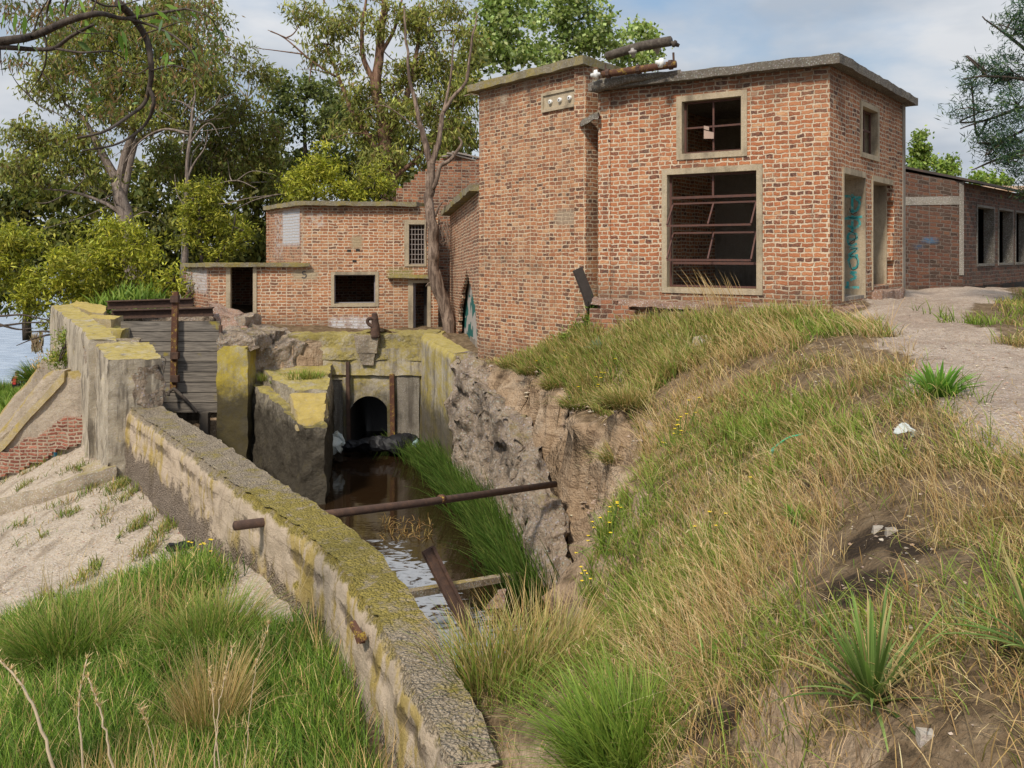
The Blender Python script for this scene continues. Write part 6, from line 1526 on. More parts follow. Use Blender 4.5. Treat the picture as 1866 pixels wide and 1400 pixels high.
# yellow flowers
M_YEL = plain_mat('yellow_petal', (.72, .52, .02), .6, .15, 40)
def flowers(label, px, py, n, rx, ry, hh=.3):
    q = ray(px, py); th_ = thing('wildflower', label, 'wildflower', q, 'yellow wildflower clumps')
    s = q[1] / F; pr = [tuft_at(q - (0, 0, .02), 90, rx * s * .8, hh, .008, GRN + DKG[2:], .4)]
    mb = MB(); st = []
    for k in range(n):
        x = q[0] + rng.normal(0, rx * s * .55); y = q[1] + rng.normal(0, rx * s * .4); z = gz(x, y)
        top = np.array((x + rng.normal(0, .04), y, z + hh * rng.uniform(.7, 1.25)))
        st.append((q + rng.normal(0, .004, 3) * (1, 1, 0), top))
        rr = max(.011, .0016 * q[1] + .004); 
        for j in range(5):
            a = j * 1.2566 + k; d = np.array((math.cos(a), math.sin(a), .35)); e = np.array((math.cos(a + .6), math.sin(a + .6), .35)); f_ = np.array((math.cos(a - .6), math.sin(a - .6), .35))
            mb.add([top, top + f_ * rr * .8, top + d * rr * 1.35, top + e * rr * .8], [(0, 1, 2, 3)])
    m2 = MB()
    for a, b in st: m2.tube([a, a * .35 + b * .65 + (0, 0, -.03), b], .003 if q[1] < 9 else .005, 4)
    m2.build('stems', plain_mat('flower_stem', (.10, .16, .03), .7, .2, 20) if 'flower_stem' not in bpy.data.materials else bpy.data.materials['flower_stem'], th_)
    mb.build('blossoms', M_YEL, th_); veg('leaves', pr, None, th_)
for a in (('yellow flowers on the brink beside the pale clay edge', 1112, 975, 13, 40, 40), ('yellow flowers low on the slope right of the clay face', 1085, 1095, 7, 40, 25), ('yellow flowers among weeds at the foot of the tower', 1020, 668, 9, 55, 25),
          ('yellow flowers in tall dry grass on the upper slope', 1240, 815, 14, 45, 40), ('yellow flowers on the tuft behind the near wall end', 850, 1225, 7, 30, 30, .25), ('scattered yellow flowers in the green lower slope', 1300, 1010, 6, 60, 40),
          ('yellow flowers on the grassy tip of the meadow', 375, 1035, 10, 28, 25, .3), ('yellow flowers above the dark tussock at the bank edge', 1085, 745, 8, 35, 30)): flowers(*a)
# leafy little weeds: broad green sprigs
def sprig(label, px, py, n, L, w, pal):
    q = ray(px, py); th_ = thing('leafy_weed', label, 'weed', q, 'leafy weeds on the right bank')
    root = []; h = []; 
    parts = [tuft_at(q - (0, 0, .01), n, .05 * L / .2, L, w, pal, 1.0, curl=1.3, rd=.8)]
    veg('leaves', parts, M_LEAF, th_)
sprig('bright broad-leaved weed spreading on the gravel path edge', 1712, 722, 90, .34, .030, [(.10, .22, .03), (.14, .27, .04)])
sprig('grey-green thistle-like weed left of the brick footing', 1098, 645, 60, .4, .035, [(.20, .27, .17), (.26, .33, .22)])
sprig('bright green sprig low in the dry grass near the bottom', 1290, 1215, 46, .24, .012, [(.13, .26, .03), (.17, .30, .05)])
sprig('grey-leaved sprig above the strap-leaved plant', 1765, 1150, 40, .16, .009, [(.20, .24, .12), (.24, .28, .15)])
sprig('bright green weed beside the dark muddy patch', 1455, 950, 50, .2, .013, [(.15, .27, .04), (.19, .31, .06)])
# loose stones (uncountable)
def stones(name, label, n, x0, x1, y0, y1, dens, smin, smax, mat):
    x = rng.uniform(x0, x1, n); y = rng.uniform(y0, y1, n); k = rng.random(n) < dens(x, y); x, y = x[k], y[k]; n = len(x); z = ground_z(x, y)[0]
    s = smin * (smax / smin) ** (rng.random(n) ** 2.2)
    base = np.array([(1, 0, 0), (0, 1, 0), (-1, 0, 0), (0, -1, 0), (.25, .2, .45), (-.1, 0, -.6)])
    tri = np.array([(0, 1, 4), (1, 2, 4), (2, 3, 4), (3, 0, 4), (1, 0, 5), (2, 1, 5), (3, 2, 5), (0, 3, 5)])
    a = rng.uniform(0, 6.28, n); c, sn = np.cos(a), np.sin(a)
    b = base[None] * rng.uniform(.55, 1.25, (n, 6, 3)) * s[:, None, None]
    V = np.stack([b[..., 0] * c[:, None] - b[..., 1] * sn[:, None], b[..., 0] * sn[:, None] + b[..., 1] * c[:, None], b[..., 2]], -1) + np.stack([x, y, z + s * .1], 1)[:, None]
    T = (np.arange(n) * 6)[:, None, None] + tri[None]
    col = np.repeat(pick([(.42, .34, .26), (.34, .27, .2), (.48, .41, .33), (.26, .2, .15), (.36, .25, .18)], n, .2), 6, 0)
    tag(mesh_np(name, V.reshape(-1, 3), [T.reshape(-1, 3)], mat, col=col), label, 'stones', kind='stuff')
t = NT('loose_stone'); M_STONE = t.done(t.n('Attribute', attribute_name='Col').outputs['Color'], .95, t.noise(t.pos(), 60, 3), .4, .01, spec=.15)
stones('path_stones', 'small loose stones and shell bits on the gravel path', 60000, 1, 13, 2.6, 22, lambda x, y: np.clip(np.maximum(kinds(x, y)[0], .55 * spots(x, y, BARE)), 0, 1) * np.clip(7 / y, .2, 1) * (x > xR(y)), .004, .024, M_STONE)
stones('slope_pebbles', 'pale pebbles and shells on the gravel slope', 30000, -14, -2.5, 8.5, 21, lambda x, y: kinds(x, y)[1] * (x < xL(y) - .35), .005, .032, M_STONE)
stones('bank_rubble', 'broken rubble and clods on the eroded clay face', 9000, -1.5, 2.2, 10.5, 22, lambda x, y: (x < xR(y) + .05) * (x > xR(y) - .9) * 1., .015, .075, M_STONE)
# ------------------------------------------------------------------ trees
def bark_mat(name, a, b, sc=3.):
    t = NT(name); p = t.pos(); n = t.noise(t.vmath('MULTIPLY', p, (4, 4, .7)), sc, 5, .65, .6); n2 = t.noise(p, 22, 4)
    c = t.mix(t.smooth(n, .38, .62), a, b); c = t.mix(t.math('MULTIPLY', t.smooth(n2, .55, .75), .5), c, tuple(q * .4 for q in a))
    return t.done(c, .9, t.math('ADD', n, t.math('MULTIPLY', n2, .4)), .7, .03, spec=.15)
B_EUC = bark_mat('gum_bark', (.13, .10, .085), (.27, .22, .185)); B_RED = bark_mat('red_gum_bark', (.12, .065, .045), (.26, .16, .11)); B_PALE = bark_mat('pale_bark', (.30, .26, .22), (.48, .43, .37)); B_DARK = bark_mat('dark_bark', (.045, .035, .03), (.10, .08, .065))
B_DEAD = bark_mat('dead_bark', (.10, .07, .055), (.27, .20, .155))

EUC = [(0.1895, 0.2168, 0.054), (0.2479, 0.2691, 0.06), (0.1458, 0.1644, 0.0456), (0.3208, 0.3214, 0.072), (0.2187, 0.1644, 0.066), (0.3645, 0.3737, 0.09)]
EUCD = [(0.1316, 0.1435, 0.0396), (0.193, 0.1925, 0.0475), (0.2457, 0.245, 0.0554), (0.193, 0.14, 0.0594)]
SHR = [(0.308, 0.3172, 0.03), (0.392, 0.3847, 0.042), (0.224, 0.243, 0.0264), (0.462, 0.4455, 0.072), (0.168, 0.189, 0.024)]
SHD = [(0.182, 0.2025, 0.0264), (0.252, 0.2565, 0.0312), (0.126, 0.1418, 0.0216), (0.322, 0.3172, 0.042)]
POP = [(0.204, 0.276, 0.066), (0.264, 0.342, 0.096), (0.144, 0.204, 0.048), (0.36, 0.432, 0.156), (0.456, 0.516, 0.24)]
TAMA = [(0.042, 0.09, 0.06), (0.06, 0.12, 0.066), (0.0336, 0.066, 0.048), (0.096, 0.156, 0.048)]
THICK = [(0.0776, 0.0949, 0.026), (0.1207, 0.138, 0.0338), (0.1638, 0.1725, 0.039), (0.207, 0.1985, 0.0468)]

def leaves_arrays(c, n, L, w, pal, droop=.5, var=.28, colfac=None):
    """n leaf diamonds around centres c (n,3)"""
    d = unit(rng.normal(0, 1, (n, 3)) + np.array((0, 0, -droop * 2.2)))
    s = unit(np.cross(d, rng.normal(0, 1, (n, 3))))
    l = L * rng.uniform(.6, 1.25, n)[:, None]; ww = w * rng.uniform(.7, 1.3, n)[:, None]
    nrm = np.cross(d, s)
    V = np.stack([c, c + d * l * .45 + s * ww / 2 + nrm * ww * .15, c + d * l, c + d * l * .45 - s * ww / 2 + nrm * ww * .15], 1)
    col = pick(pal, n, var)
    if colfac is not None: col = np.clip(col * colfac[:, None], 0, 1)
    C = np.repeat(col, 4, 0)
    q = (np.arange(n) * 4)[:, None] + np.array((0, 1, 2, 3))
    return V.reshape(-1, 3), q, np.zeros((0, 3), int), C

def tree(name, label, cat, Y, limbs, clumps, pal, leaf=(.30, .08), sub=.55, per=46, droop=.6, bark=None, group=None, twigs=True, fill=1., depth=.8, base=None, bare=0):
    base = P(*limbs[0][0][0][:2], Y) if base is None else base
    th_ = thing(name, label, cat, base, group)
    mb = MB(); LP = []
    for pts, r0, r1 in limbs:
        p = np.array([P(q[0], q[1], Y + (q[2] if len(q) > 2 else 0)) for q in pts])
        cp = curve_pts(p, 6); cp[1:-1] += vfbm(cp[1:-1], .8, 2, int(pts[0][0])) * r0 * .35
        mb.tube(cp, np.linspace(r0, r1, len(cp)), 8); LP.append(cp)
    lp = np.concatenate(LP)
    lv = []
    for (px, py, rx, ry) in clumps:
        c0 = P(px, py, Y); k = Y / F; RX, RZ = rx * k, ry * k; RY_ = max(RX, RZ) * depth
        c0 = c0 + np.array((0, rng.uniform(-.5, .5) * RY_, 0))
        ns = max(4, int(fill * 1.9 * RX * RZ * math.pi / (sub * sub)))
        d = unit(rng.normal(0, 1, (ns, 3))) * (rng.random((ns, 1)) ** .42) * np.where(rng.random((ns, 1)) < .25, rng.uniform(1.0, 1.5, (ns, 1)), 1.)
        sc = c0 + d * (RX, RY_, RZ)
        if len(lp):
            cand = lp[lp[:, 2] < c0[2] + .3 * RZ] if (lp[:, 2] < c0[2] + .3 * RZ).any() else lp
            a = cand[np.argmin(np.linalg.norm(cand - c0, axis=1))]
            mid = (a + c0) / 2 + rng.normal(0, .25, 3) + (0, 0, -.08 * np.linalg.norm(c0 - a))
            rb = min(.09, .02 + .012 * np.linalg.norm(c0 - a))
            mb.tube(curve_pts([a, mid, c0], 5), np.linspace(rb, .02, 11), 5, cap=False)
        if twigs:
            for s_ in sc[:: 3]:
                mb.tube([c0, (c0 + s_) / 2 + rng.normal(0, .12, 3), s_], [.022, .016, .006], 3, cap=False)
        rr = sub * rng.uniform(.45, 1.35, ns)
        m = (per * (rr / sub) ** 1.6).astype(int)
        tot = m.sum(); cc = np.repeat(sc, m, 0); sr = np.repeat(rr, m)
        q = rng.normal(0, .48, (tot, 3)); q[:, 2] *= .75
        shade = np.repeat(rng.uniform(.72, 1.28, ns), m) * np.clip(1.0 + .25 * q[:, 2], .6, 1.4)  # random tone, plus higher leaves tinted brighter as painted top light
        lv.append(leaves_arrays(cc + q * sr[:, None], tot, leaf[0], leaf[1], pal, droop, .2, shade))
    for _ in range(bare):
        a = lp[rng.integers(len(lp) // 3, len(lp))]; d = unit(rng.normal(0, 1, (1, 3)))[0] * (1, .5, .6); l = rng.uniform(1.2, 3.4)
        b = a + d * l; mb.tube(curve_pts([a, a + d * l * .5 + rng.normal(0, .2, 3), b], 5), np.linspace(.035, .008, 11), 4, cap=False)
    mb.build('trunk', bark or B_EUC, th_, True)
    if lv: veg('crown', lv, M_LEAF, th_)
    return th_

TG = 'trees behind the brick wing'
tree('eucalyptus_tree', 'large sprawling eucalyptus with forked grey trunk behind the low annex, left', 'tree', 38,
     [([(250, 600), (243, 470), (238, 420), (222, 370), (212, 330)], .42, .26), ([(212, 330), (180, 270), (150, 215), (118, 190)], .2, .05), ([(214, 335), (232, 270), (248, 225), (265, 160), (272, 80), (268, 10)], .2, .05),
      ([(222, 370), (243, 275), (258, 252), (300, 236), (345, 222)], .15, .04), ([(236, 400), (190, 370), (130, 350), (80, 345)], .1, .03)],
     [(100, 160, 42, 36), (52, 240, 46, 34), (110, 255, 66, 38), (230, 140, 60, 40), (170, 60, 50, 34), (360, 170, 40, 30), (80, 290, 50, 26), (320, 210, 50, 26), (380, 20, 26, 30), (120, 40, 40, 26), (90, 130, 30, 26), (370, 140, 34, 34), (280, 20, 44, 24), (150, 105, 52, 48), (190, 180, 62, 50), (240, 80, 62, 52), (310, 55, 56, 46), (352, 105, 38, 46), (296, 150, 62, 52), (200, 25, 64, 30), (140, 305, 74, 36), (40, 320, 50, 30), (330, 15, 50, 25), (260, 215, 52, 36), (105, 90, 24, 24)], EUC, bark=B_EUC, group=TG, bare=30, fill=1.35, per=46)
tree('eucalyptus_tree', 'slender gum with pale bare trunk rising behind the annex roof', 'tree', 42,
     [([(332, 600), (336, 480), (338, 400), (340, 330), (344, 260), (352, 195)], .2, .06), ([(343, 270), (320, 235), (290, 245)], .06, .02), ([(352, 195), (330, 185), (300, 200)], .05, .015), ([(340, 330), (380, 300), (420, 240), (450, 180)], .1, .03), ([(345, 240), (385, 225), (400, 250)], .05, .015)],
     [(432, 108, 42, 32), (472, 138, 34, 26), (400, 168, 36, 36), (440, 205, 54, 38), (376, 290, 38, 38), (430, 290, 52, 42), (486, 245, 34, 34), (406, 350, 44, 34), (500, 330, 34, 34), (380, 230, 46, 36), (460, 260, 50, 40), (350, 320, 40, 40), (300, 290, 40, 40)], EUCD + EUC[:2], bark=B_PALE, group=TG, bare=34, fill=1.2)
tree('poplar_tree', 'rounded pale green tree between the two tall eucalyptus groups', 'tree', 46,
     [([(555, 560), (555, 400), (556, 300), (555, 180)], .25, .06)],
     [(555, 160, 40, 34), (528, 215, 44, 40), (592, 232, 44, 44), (560, 290, 46, 36), (512, 160, 24, 30), (600, 170, 22, 30)], [(.12, .15, .045), (.17, .20, .06), (.21, .24, .09), (.09, .11, .035)], leaf=(.26, .15), group=TG, bark=B_DARK, droop=.2)
tree('eucalyptus_tree', 'tall reddish multi-trunked eucalyptus rising behind the brick wing, centre', 'tree', 40,
     [([(714, 560), (712, 380), (708, 320), (700, 250), (690, 160), (694, 80), (700, -20)], .46, .14), ([(708, 305), (668, 245), (640, 195), (612, 130), (590, 80)], .17, .04), ([(700, 250), (738, 190), (758, 110), (765, 10)], .2, .05),
      ([(690, 170), (664, 110), (660, 50), (668, -10)], .15, .05), ([(612, 140), (560, 105), (520, 70), (488, 55)], .06, .015), ([(710, 330), (770, 280), (800, 230)], .12, .04), ([(694, 100), (720, 50), (735, -10)], .1, .04)],
     [(556, 20, 42, 22), (600, 48, 34, 28), (572, 82, 32, 24), (640, 36, 34, 34), (632, 110, 34, 28), (700, 36, 42, 36), (760, 46, 42, 42), (738, 130, 52, 42), (668, 175, 48, 38), (800, 112, 46, 46), (718, 212, 54, 42), (790, 195, 52, 48), (650, 240, 46, 38), (842, 175, 34, 52), (760, 272, 54, 38), (830, 245, 34, 44), (690, 300, 48, 34), (822, 300, 30, 28), (806, 18, 46, 24), (850, 60, 26, 30)], EUC, bark=B_RED, group=TG, bare=16, fill=1.25)
for a in (('leafy pale poplar left of the tower roof', 54, [([(925, 500), (925, 200), (925, 0)], .3, .08)], [(915, 55, 58, 46), (890, 20, 40, 26), (955, 105, 56, 32), (900, 110, 36, 34), (940, 0, 50, 22), (880, 80, 24, 30)]),
          ('broad pale poplar whose crown stands above the tower roof', 57, [([(1030, 500), (1030, 200), (1030, 10)], .3, .08)], [(1005, 35, 56, 42), (1060, 75, 54, 42), (1080, 22, 34, 26), (1035, 0, 46, 18), (1105, 62, 34, 34), (1000, 90, 40, 30), (1050, 120, 60, 24)]),
          ('small pale poplar top right of the pale poplars, beside the roof poles', 60, [([(1165, 500), (1165, 200), (1168, 60)], .25, .05)], [(1165, 72, 30, 30), (1188, 98, 18, 22), (1160, 110, 40, 22), (1130, 100, 26, 26), (1158, 48, 12, 12)])):
    tree('poplar_tree', a[0], 'tree', a[1], a[2], a[3], POP, leaf=(.30, .24), sub=.7, per=40, droop=.1, bark=B_DARK, group=TG, twigs=False, fill=1.0)
SG2 = 'yellow-green shrubs behind the brick wing'
for lab, Y, lm, cl in (('rounded yellow-green shrub rising above the left half of the upper roof', 33, [([(575, 520), (575, 400), (576, 330)], .12, .04)], [(578, 298, 38, 34), (545, 332, 34, 34), (612, 338, 38, 30), (575, 350, 50, 22)]),
                       ('smaller yellow-green shrub above the middle of the upper roof', 33.5, [([(682, 520), (682, 400), (682, 345)], .1, .03)], [(684, 332, 36, 28), (655, 352, 30, 20), (704, 352, 22, 18)]),
                       ('tall yellow-green shrub standing left of the upper brick wall', 33, [([(372, 560), (366, 440), (362, 360)], .1, .03), ([(372, 520), (420, 430), (430, 390)], .06, .02)], [(360, 360, 34, 34), (392, 345, 22, 20), (352, 425, 30, 30), (394, 400, 30, 30), (436, 420, 20, 30), (355, 395, 30, 26), (400, 450, 46, 24)]),
                       ('large bright yellow-green shrub hanging over the inlet wall', 29.5, [([(240, 640), (225, 560), (215, 480)], .12, .04), ([(240, 600), (170, 560), (120, 540)], .08, .02)], [(190, 425, 60, 34), (150, 475, 66, 38), (228, 478, 50, 36), (115, 520, 50, 34), (252, 445, 36, 32), (185, 530, 60, 28), (250, 525, 34, 26), (140, 560, 46, 18)]),
                       ('spreading yellow-green shrub at the left edge above the lake', 30, [([(150, 640), (120, 580), (75, 540), (40, 500)], .08, .03)], [(46, 440, 54, 26), (18, 485, 46, 38), (72, 520, 40, 32), (38, 555, 42, 22), (100, 580, 20, 16), (10, 440, 36, 28)]),
                       ('little sprig of yellow shrub at the corner of the annex', 27.8, [([(316, 600), (316, 530), (315, 505)], .04, .015)], [(316, 508, 15, 16), (305, 520, 10, 10), (325, 522, 10, 10)])):
    tree('shrub', lab, 'shrub', Y, lm, cl, SHR if 'large' in lab or 'little' in lab or 'rounded' in lab or 'spreading' in lab else SHR + SHD, leaf=(.21, .055), sub=.36, per=54, droop=.15, bark=B_DARK, group=SG2, fill=1.0)
for lab, Y, lm, cl in (('dark dense tree behind the big shrub at far left', 47, [([(50, 620), (50, 450), (50, 330)], .25, .06)], [(28, 310, 42, 26), (60, 355, 54, 34), (16, 372, 40, 40), (118, 365, 50, 32), (40, 420, 60, 30), (70, 470, 70, 50), (10, 520, 40, 40), (130, 440, 50, 50)]),
                       ('dark dense tree filling the gap behind the forked eucalyptus trunk', 47, [([(290, 620), (285, 480), (280, 350)], .25, .06)], [(275, 335, 52, 42), (285, 420, 52, 60), (310, 490, 60, 50), (190, 350, 50, 40), (330, 290, 40, 40), (220, 440, 50, 50), (170, 520, 60, 50), (250, 540, 60, 40), (180, 450, 60, 50), (340, 400, 50, 60)]),
                       ('dark dense tree behind the tall shrub left of the upper wall', 48, [([(470, 620), (470, 480), (470, 350)], .25, .06)], [(465, 335, 56, 46), (450, 415, 50, 50), (520, 380, 46, 40), (400, 300, 46, 40), (430, 470, 60, 36), (540, 330, 36, 36), (500, 450, 60, 40), (380, 400, 50, 50), (500, 300, 40, 40)]),
                       ('dark dense tree behind the reddish eucalyptus trunks', 49, [([(740, 620), (740, 480), (740, 330)], .25, .06)], [(640, 300, 54, 42), (760, 330, 60, 44), (700, 260, 54, 40), (620, 200, 40, 40), (820, 260, 44, 56), (680, 340, 60, 30), (850, 130, 30, 60)])):
    tree('dark_tree', lab, 'tree', Y, lm, cl, THICK, leaf=(.46, .20), sub=.75, per=44, droop=.4, bark=B_DARK, group='dark trees at the back', twigs=False, fill=1.1)
tree('shrub', 'small green weedy bush at the foot of the tower behind the leaning plank', 'shrub', 18.75, [([(1072, 610), (1072, 590), (1070, 565)], .02, .008)], [(1066, 590, 14, 20), (1080, 565, 10, 22), (1050, 605, 14, 12), (1034, 618, 16, 9)], GRN + DKG[2:] + OLIVE[:1], leaf=(.10, .022), sub=.14, per=40, droop=-.3, bark=B_DARK)
pale = [([(336, 600), (335, 480), (337, 400), (340, 330), (346, 250), (352, 195)], .13, .05), ([(345, 262), (368, 232), (385, 226), (400, 250)], .045, .012), ([(351, 200), (330, 186), (308, 184), (288, 205)], .045, .012), ([(345, 245), (300, 236), (255, 258), (225, 300)], .06, .02), ([(340, 330), (352, 300), (372, 270), (378, 240)], .05, .012),
        ([(338, 380), (322, 350), (318, 318)], .03, .01), ([(352, 195), (356, 170), (352, 150)], .04, .01), ([(338, 400), (380, 345), (430, 330), (470, 345)], .05, .012), ([(430, 330), (460, 312), (500, 318)], .025, .008), ([(339, 360), (400, 372), (460, 360), (530, 352)], .04, .008), ([(346, 250), (360, 215), (395, 190), (402, 170)], .03, .008)]
tree('bare_tree', 'thin leafless pale tree with twisting white branches behind the annex', 'tree', 36, pale, [], EUC, bark=B_EUC, bare=10)
# far right
tree('tamarisk_tree', 'feathery dark green tree reaching in from the right edge', 'tree', 19,
     [([(2010, 560), (2000, 420), (1985, 300), (1970, 200)], .25, .12), ([(1985, 300), (1900, 270), (1820, 290), (1770, 310)], .06, .012), ([(1975, 220), (1890, 190), (1810, 215), (1750, 235)], .06, .012), ([(1970, 200), (1890, 110), (1830, 60), (1790, 30)], .06, .012), ([(1972, 210), (1880, 150), (1800, 140), (1755, 145)], .05, .012), ([(1985, 290), (1900, 230), (1840, 250), (1790, 270)], .05, .01)],
     [(1845, 60, 40, 36), (1800, 120, 46, 26), (1850, 130, 44, 40), (1845, 195, 52, 36), (1785, 205, 40, 24), (1850, 255, 46, 36), (1800, 262, 44, 22), (1822, 296, 42, 20), (1860, 20, 26, 26), (1775, 150, 26, 12), (1880, 320, 40, 40)], TAMA, leaf=(.17, .02), sub=.26, per=80, droop=-.1, bark=B_DARK, fill=.7)
for lab, Y, cl in (('leaning far poplar behind the shed roof', 75, [(1676, 262, 13, 22), (1684, 292, 17, 26), (1670, 290, 14, 20)]), ('thin upright far poplar right of the leaning one', 78, [(1734, 288, 6, 18), (1735, 312, 9, 20)]), ('low rounded far tree between the two far poplars', 72, [(1708, 302, 18, 16), (1715, 318, 24, 12)]), ('low dark far bush at the end of the shed roof', 60, [(1790, 328, 30, 12), (1820, 332, 20, 10), (1655, 300, 8, 16)])):
    tree('poplar_tree', lab, 'tree', Y, [([(cl[0][0], 450), (cl[0][0], 360), (cl[0][0], cl[0][1])], .15, .05)], cl, POP[:3] + GRN, leaf=(.3, .22), sub=.5, per=40, droop=.1, bark=B_DARK, twigs=False, group='far trees beyond the shed')
# dead tree in front of the wing
dt = thing('dead_tree', 'leafless dead tree with split forked trunk in front of the brick wing', 'tree', P(812, 612, 26.2))
mb = MB(); YD = 26.2
def limb(pts, r0, r1, n=9, jit=.35):
    cp = curve_pts([P(q[0], q[1], YD + (q[2] if len(q) > 2 else 0)) for q in pts], 7); cp = cp + vfbm(cp, 1.3, 3, int(pts[0][1])) * r0 * jit
    rr = np.linspace(r0, r1, len(cp)) * .68 * (1 + .12 * fbm(cp, 2.2, 2, 4)); mb.tube(cp, rr, n)
limb([(818, 622), (808, 560), (797, 510), (791, 470), (788, 420), (786, 370), (786, 330), (786, 290)], .30, .17, 11)
limb([(822, 615), (812, 560), (800, 490)], .17, .08); limb([(786, 300), (779, 272), (770, 240), (762, 205), (752, 165), (745, 110), (739, 60), (734, 10)], .15, .035)
limb([(788, 300), (797, 270), (803, 235), (808, 205), (822, 180), (845, 155), (856, 110), (862, 60), (868, 25)], .14, .03); limb([(808, 205), (814, 180), (822, 130), (826, 70)], .08, .03)
limb([(789, 345), (800, 305), (820, 292), (832, 278), (842, 262), (836, 252)], .11, .04, 8); limb([(786, 330), (790, 285), (792, 265)], .05, .02); limb([(771, 240), (745, 222), (715, 200), (690, 192), (655, 203)], .035, .015, 6); limb([(715, 200), (700, 188), (668, 175)], .02, .008, 5)
limb([(845, 175), (860, 172), (876, 175)], .025, .012, 5); limb([(792, 400), (800, 378), (808, 368)], .07, .03, 7); limb([(786, 412), (778, 400), (774, 395)], .06, .02, 7); limb([(793, 480), (782, 462), (776, 458)], .06, .025, 7); limb([(796, 520), (784, 515), (776, 522)], .04, .02, 6)
for _ in range(16):
    a = rng.uniform(770, 815); limb([(a, rng.uniform(398, 430)), (a + rng.uniform(-6, 8), rng.uniform(430, 440)), (a + rng.uniform(-8, 10), rng.uniform(440, 452))], .03, .01, 5)
mb.build('trunk', B_DEAD, dt, True)

# overhanging eucalyptus branch, trunk just outside the frame on the left
YO = 5.0
ov = thing('eucalyptus_tree', 'near eucalyptus overhanging the top left corner with drooping leafy branches', 'tree', (-4.4, 5.2, gz(-4.4, 5.2)))
mb = MB()
tb = np.array((-4.4, 5.2, gz(-4.4, 5.2) - .1)); tt = np.array((-4.1, 5.1, 1.6))
mb.tube(curve_pts([tb, (tb + tt) / 2 + (.1, 0, 0), tt, (-3.6, 5., 3.2)], 8), np.linspace(.2, .09, 25), 12)
OB = [([(-420, 130), (-200, 100), (0, 76), (60, 66), (120, 40), (165, 27), (190, 26), (230, 34), (290, 24), (340, 16)], .032, .006), ([(-300, 90), (-120, 85), (0, 86), (60, 90), (98, 88), (130, 66), (170, 45)], .02, .008), ([(98, 88), (150, 96), (200, 94), (230, 110)], .008, .003), ([(230, 34), (280, 48), (320, 68), (345, 90), (355, 105)], .009, .003),
      ([(215, 5), (240, 30), (262, 62), (272, 90), (276, 130), (272, 160), (262, 190), (230, 215), (190, 240), (140, 252)], .024, .006), ([(272, 160), (280, 190), (262, 230), (215, 262), (150, 275)], .014, .004), ([(75, 40), (85, 90), (78, 130), (60, 160), (50, 172)], .007, .002), ([(50, 172), (30, 150), (13, 120)], .004, .001), ([(50, 172), (45, 150), (40, 124)], .003, .001),
      ([(50, 172), (75, 195), (100, 205), (130, 225)], .005, .002), ([(75, 130), (95, 160), (92, 190)], .004, .001), ([(0, 86), (2, 115), (5, 138)], .004, .001), ([(95, -10), (85, 30), (110, 45)], .008, .003), ([(60, -10), (75, 20), (78, 50)], .007, .003), ([(125, -10), (118, 20), (122, 42)], .007, .003), ([(150, -10), (200, 12), (262, -2)], .008, .003), ([(340, 16), (380, 30), (398, 60), (404, 90)], .005, .001), ([(60, 66), (70, 30), (90, -5)], .006, .003), ([(120, 40), (150, 60), (190, 62), (220, 80)], .004, .001), ([(165, 27), (180, -10)], .006, .004), ([(272, 130), (310, 120), (345, 128), (372, 150)], .006, .001), ([(276, 120), (250, 135), (225, 130), (190, 145)], .005, .001), ([(262, 62), (300, 50), (330, 40), (360, 44)], .005, .001)]
OP = []
for pts, r0, r1 in OB:
    cp = curve_pts([P(q[0], q[1], YO + .25 * math.sin(q[0] * .03)) for q in pts], 6); mb.tube(cp, np.linspace(r0, r1, len(cp)), 7); OP.append(cp)
mb.build('trunk', B_DARK, ov, True)
lv = []
def big_leaf(px, py, ang, L, pal=0, w=.26):
    c0 = P(px, py, YO - .05); a = math.radians(ang); d = np.array((math.cos(a), rng.uniform(-.25, .25), math.sin(a))); d /= np.linalg.norm(d)
    s = np.cross(d, np.array((rng.normal(0, .5), 1, rng.normal(0, .3)))); s /= np.linalg.norm(s)
    L = L * YO / F; vs = []; 
    for t, ww in ((0, .02), (.2, .7), (.45, 1.), (.72, .65), (1, .02)):
        p = c0 + d * L * t + np.array((0, 0, -.15 * L * t * t)); e = s * L * w * .5 * ww; vs += [p - e, p, p + e]
    col = np.array(((.13, .24, .03), (.10, .19, .03), (.18, .29, .05), (.16, .26, .13), (.07, .12, .025))[pal]) * rng.uniform(.85, 1.15)
    q = [(3 * i + j, 3 * i + j + 1, 3 * i + j + 4, 3 * i + j + 3) for i in range(4) for j in range(2)]
    lv.append((np.array(vs), np.array(q), np.zeros((0, 3), int), np.tile(col, (15, 1))))
for px, py, a, L, k in ((8, 24, -95, 24, 0), (30, 24, -100, 30, 0), (46, 28, -95, 32, 0), (155, 35, -70, 30, 2), (160, 55, -120, 26, 2), (216, 60, -80, 34, 0), (222, 55, -70, 30, 1), (230, 85, -95, 26, 0), (300, 55, -60, 26, 3), (310, 30, -20, 22, 3), (296, 35, -110, 24, 3),
                        (285, 20, -30, 28, 0), (300, 8, -15, 26, 2), (320, 12, -60, 22, 0), (270, 40, 10, 30, 1), (310, 80, 0, 18, 3), (300, 115, 5, 20, 2), (295, 110, 60, 16, 0), (305, 95, -95, 26, 0), (180, 60, 150, 34, 4), (140, 75, -30, 40, 4), (150, 165, 10, 26, 4), (165, 185, 20, 30, 4), (350, 90, -60, 22, 1), (35, 80, -90, 12, 3), (12, 88, -100, 12, 3), (60, 86, -40, 12, 3), (20, 96, -90, 10, 3), (240, 190, 20, 14, 3), (90, 8, -80, 24, 1), (110, 5, -60, 24, 0), (130, 2, -110, 24, 1), (145, 0, -60, 28, 2), (215, 0, -70, 24, 1), (250, 8, -90, 24, 0), (345, 20, -40, 22, 1), (390, 45, -60, 20, 4), (402, 55, -80, 20, 4)): big_leaf(px, py, a, L, k)
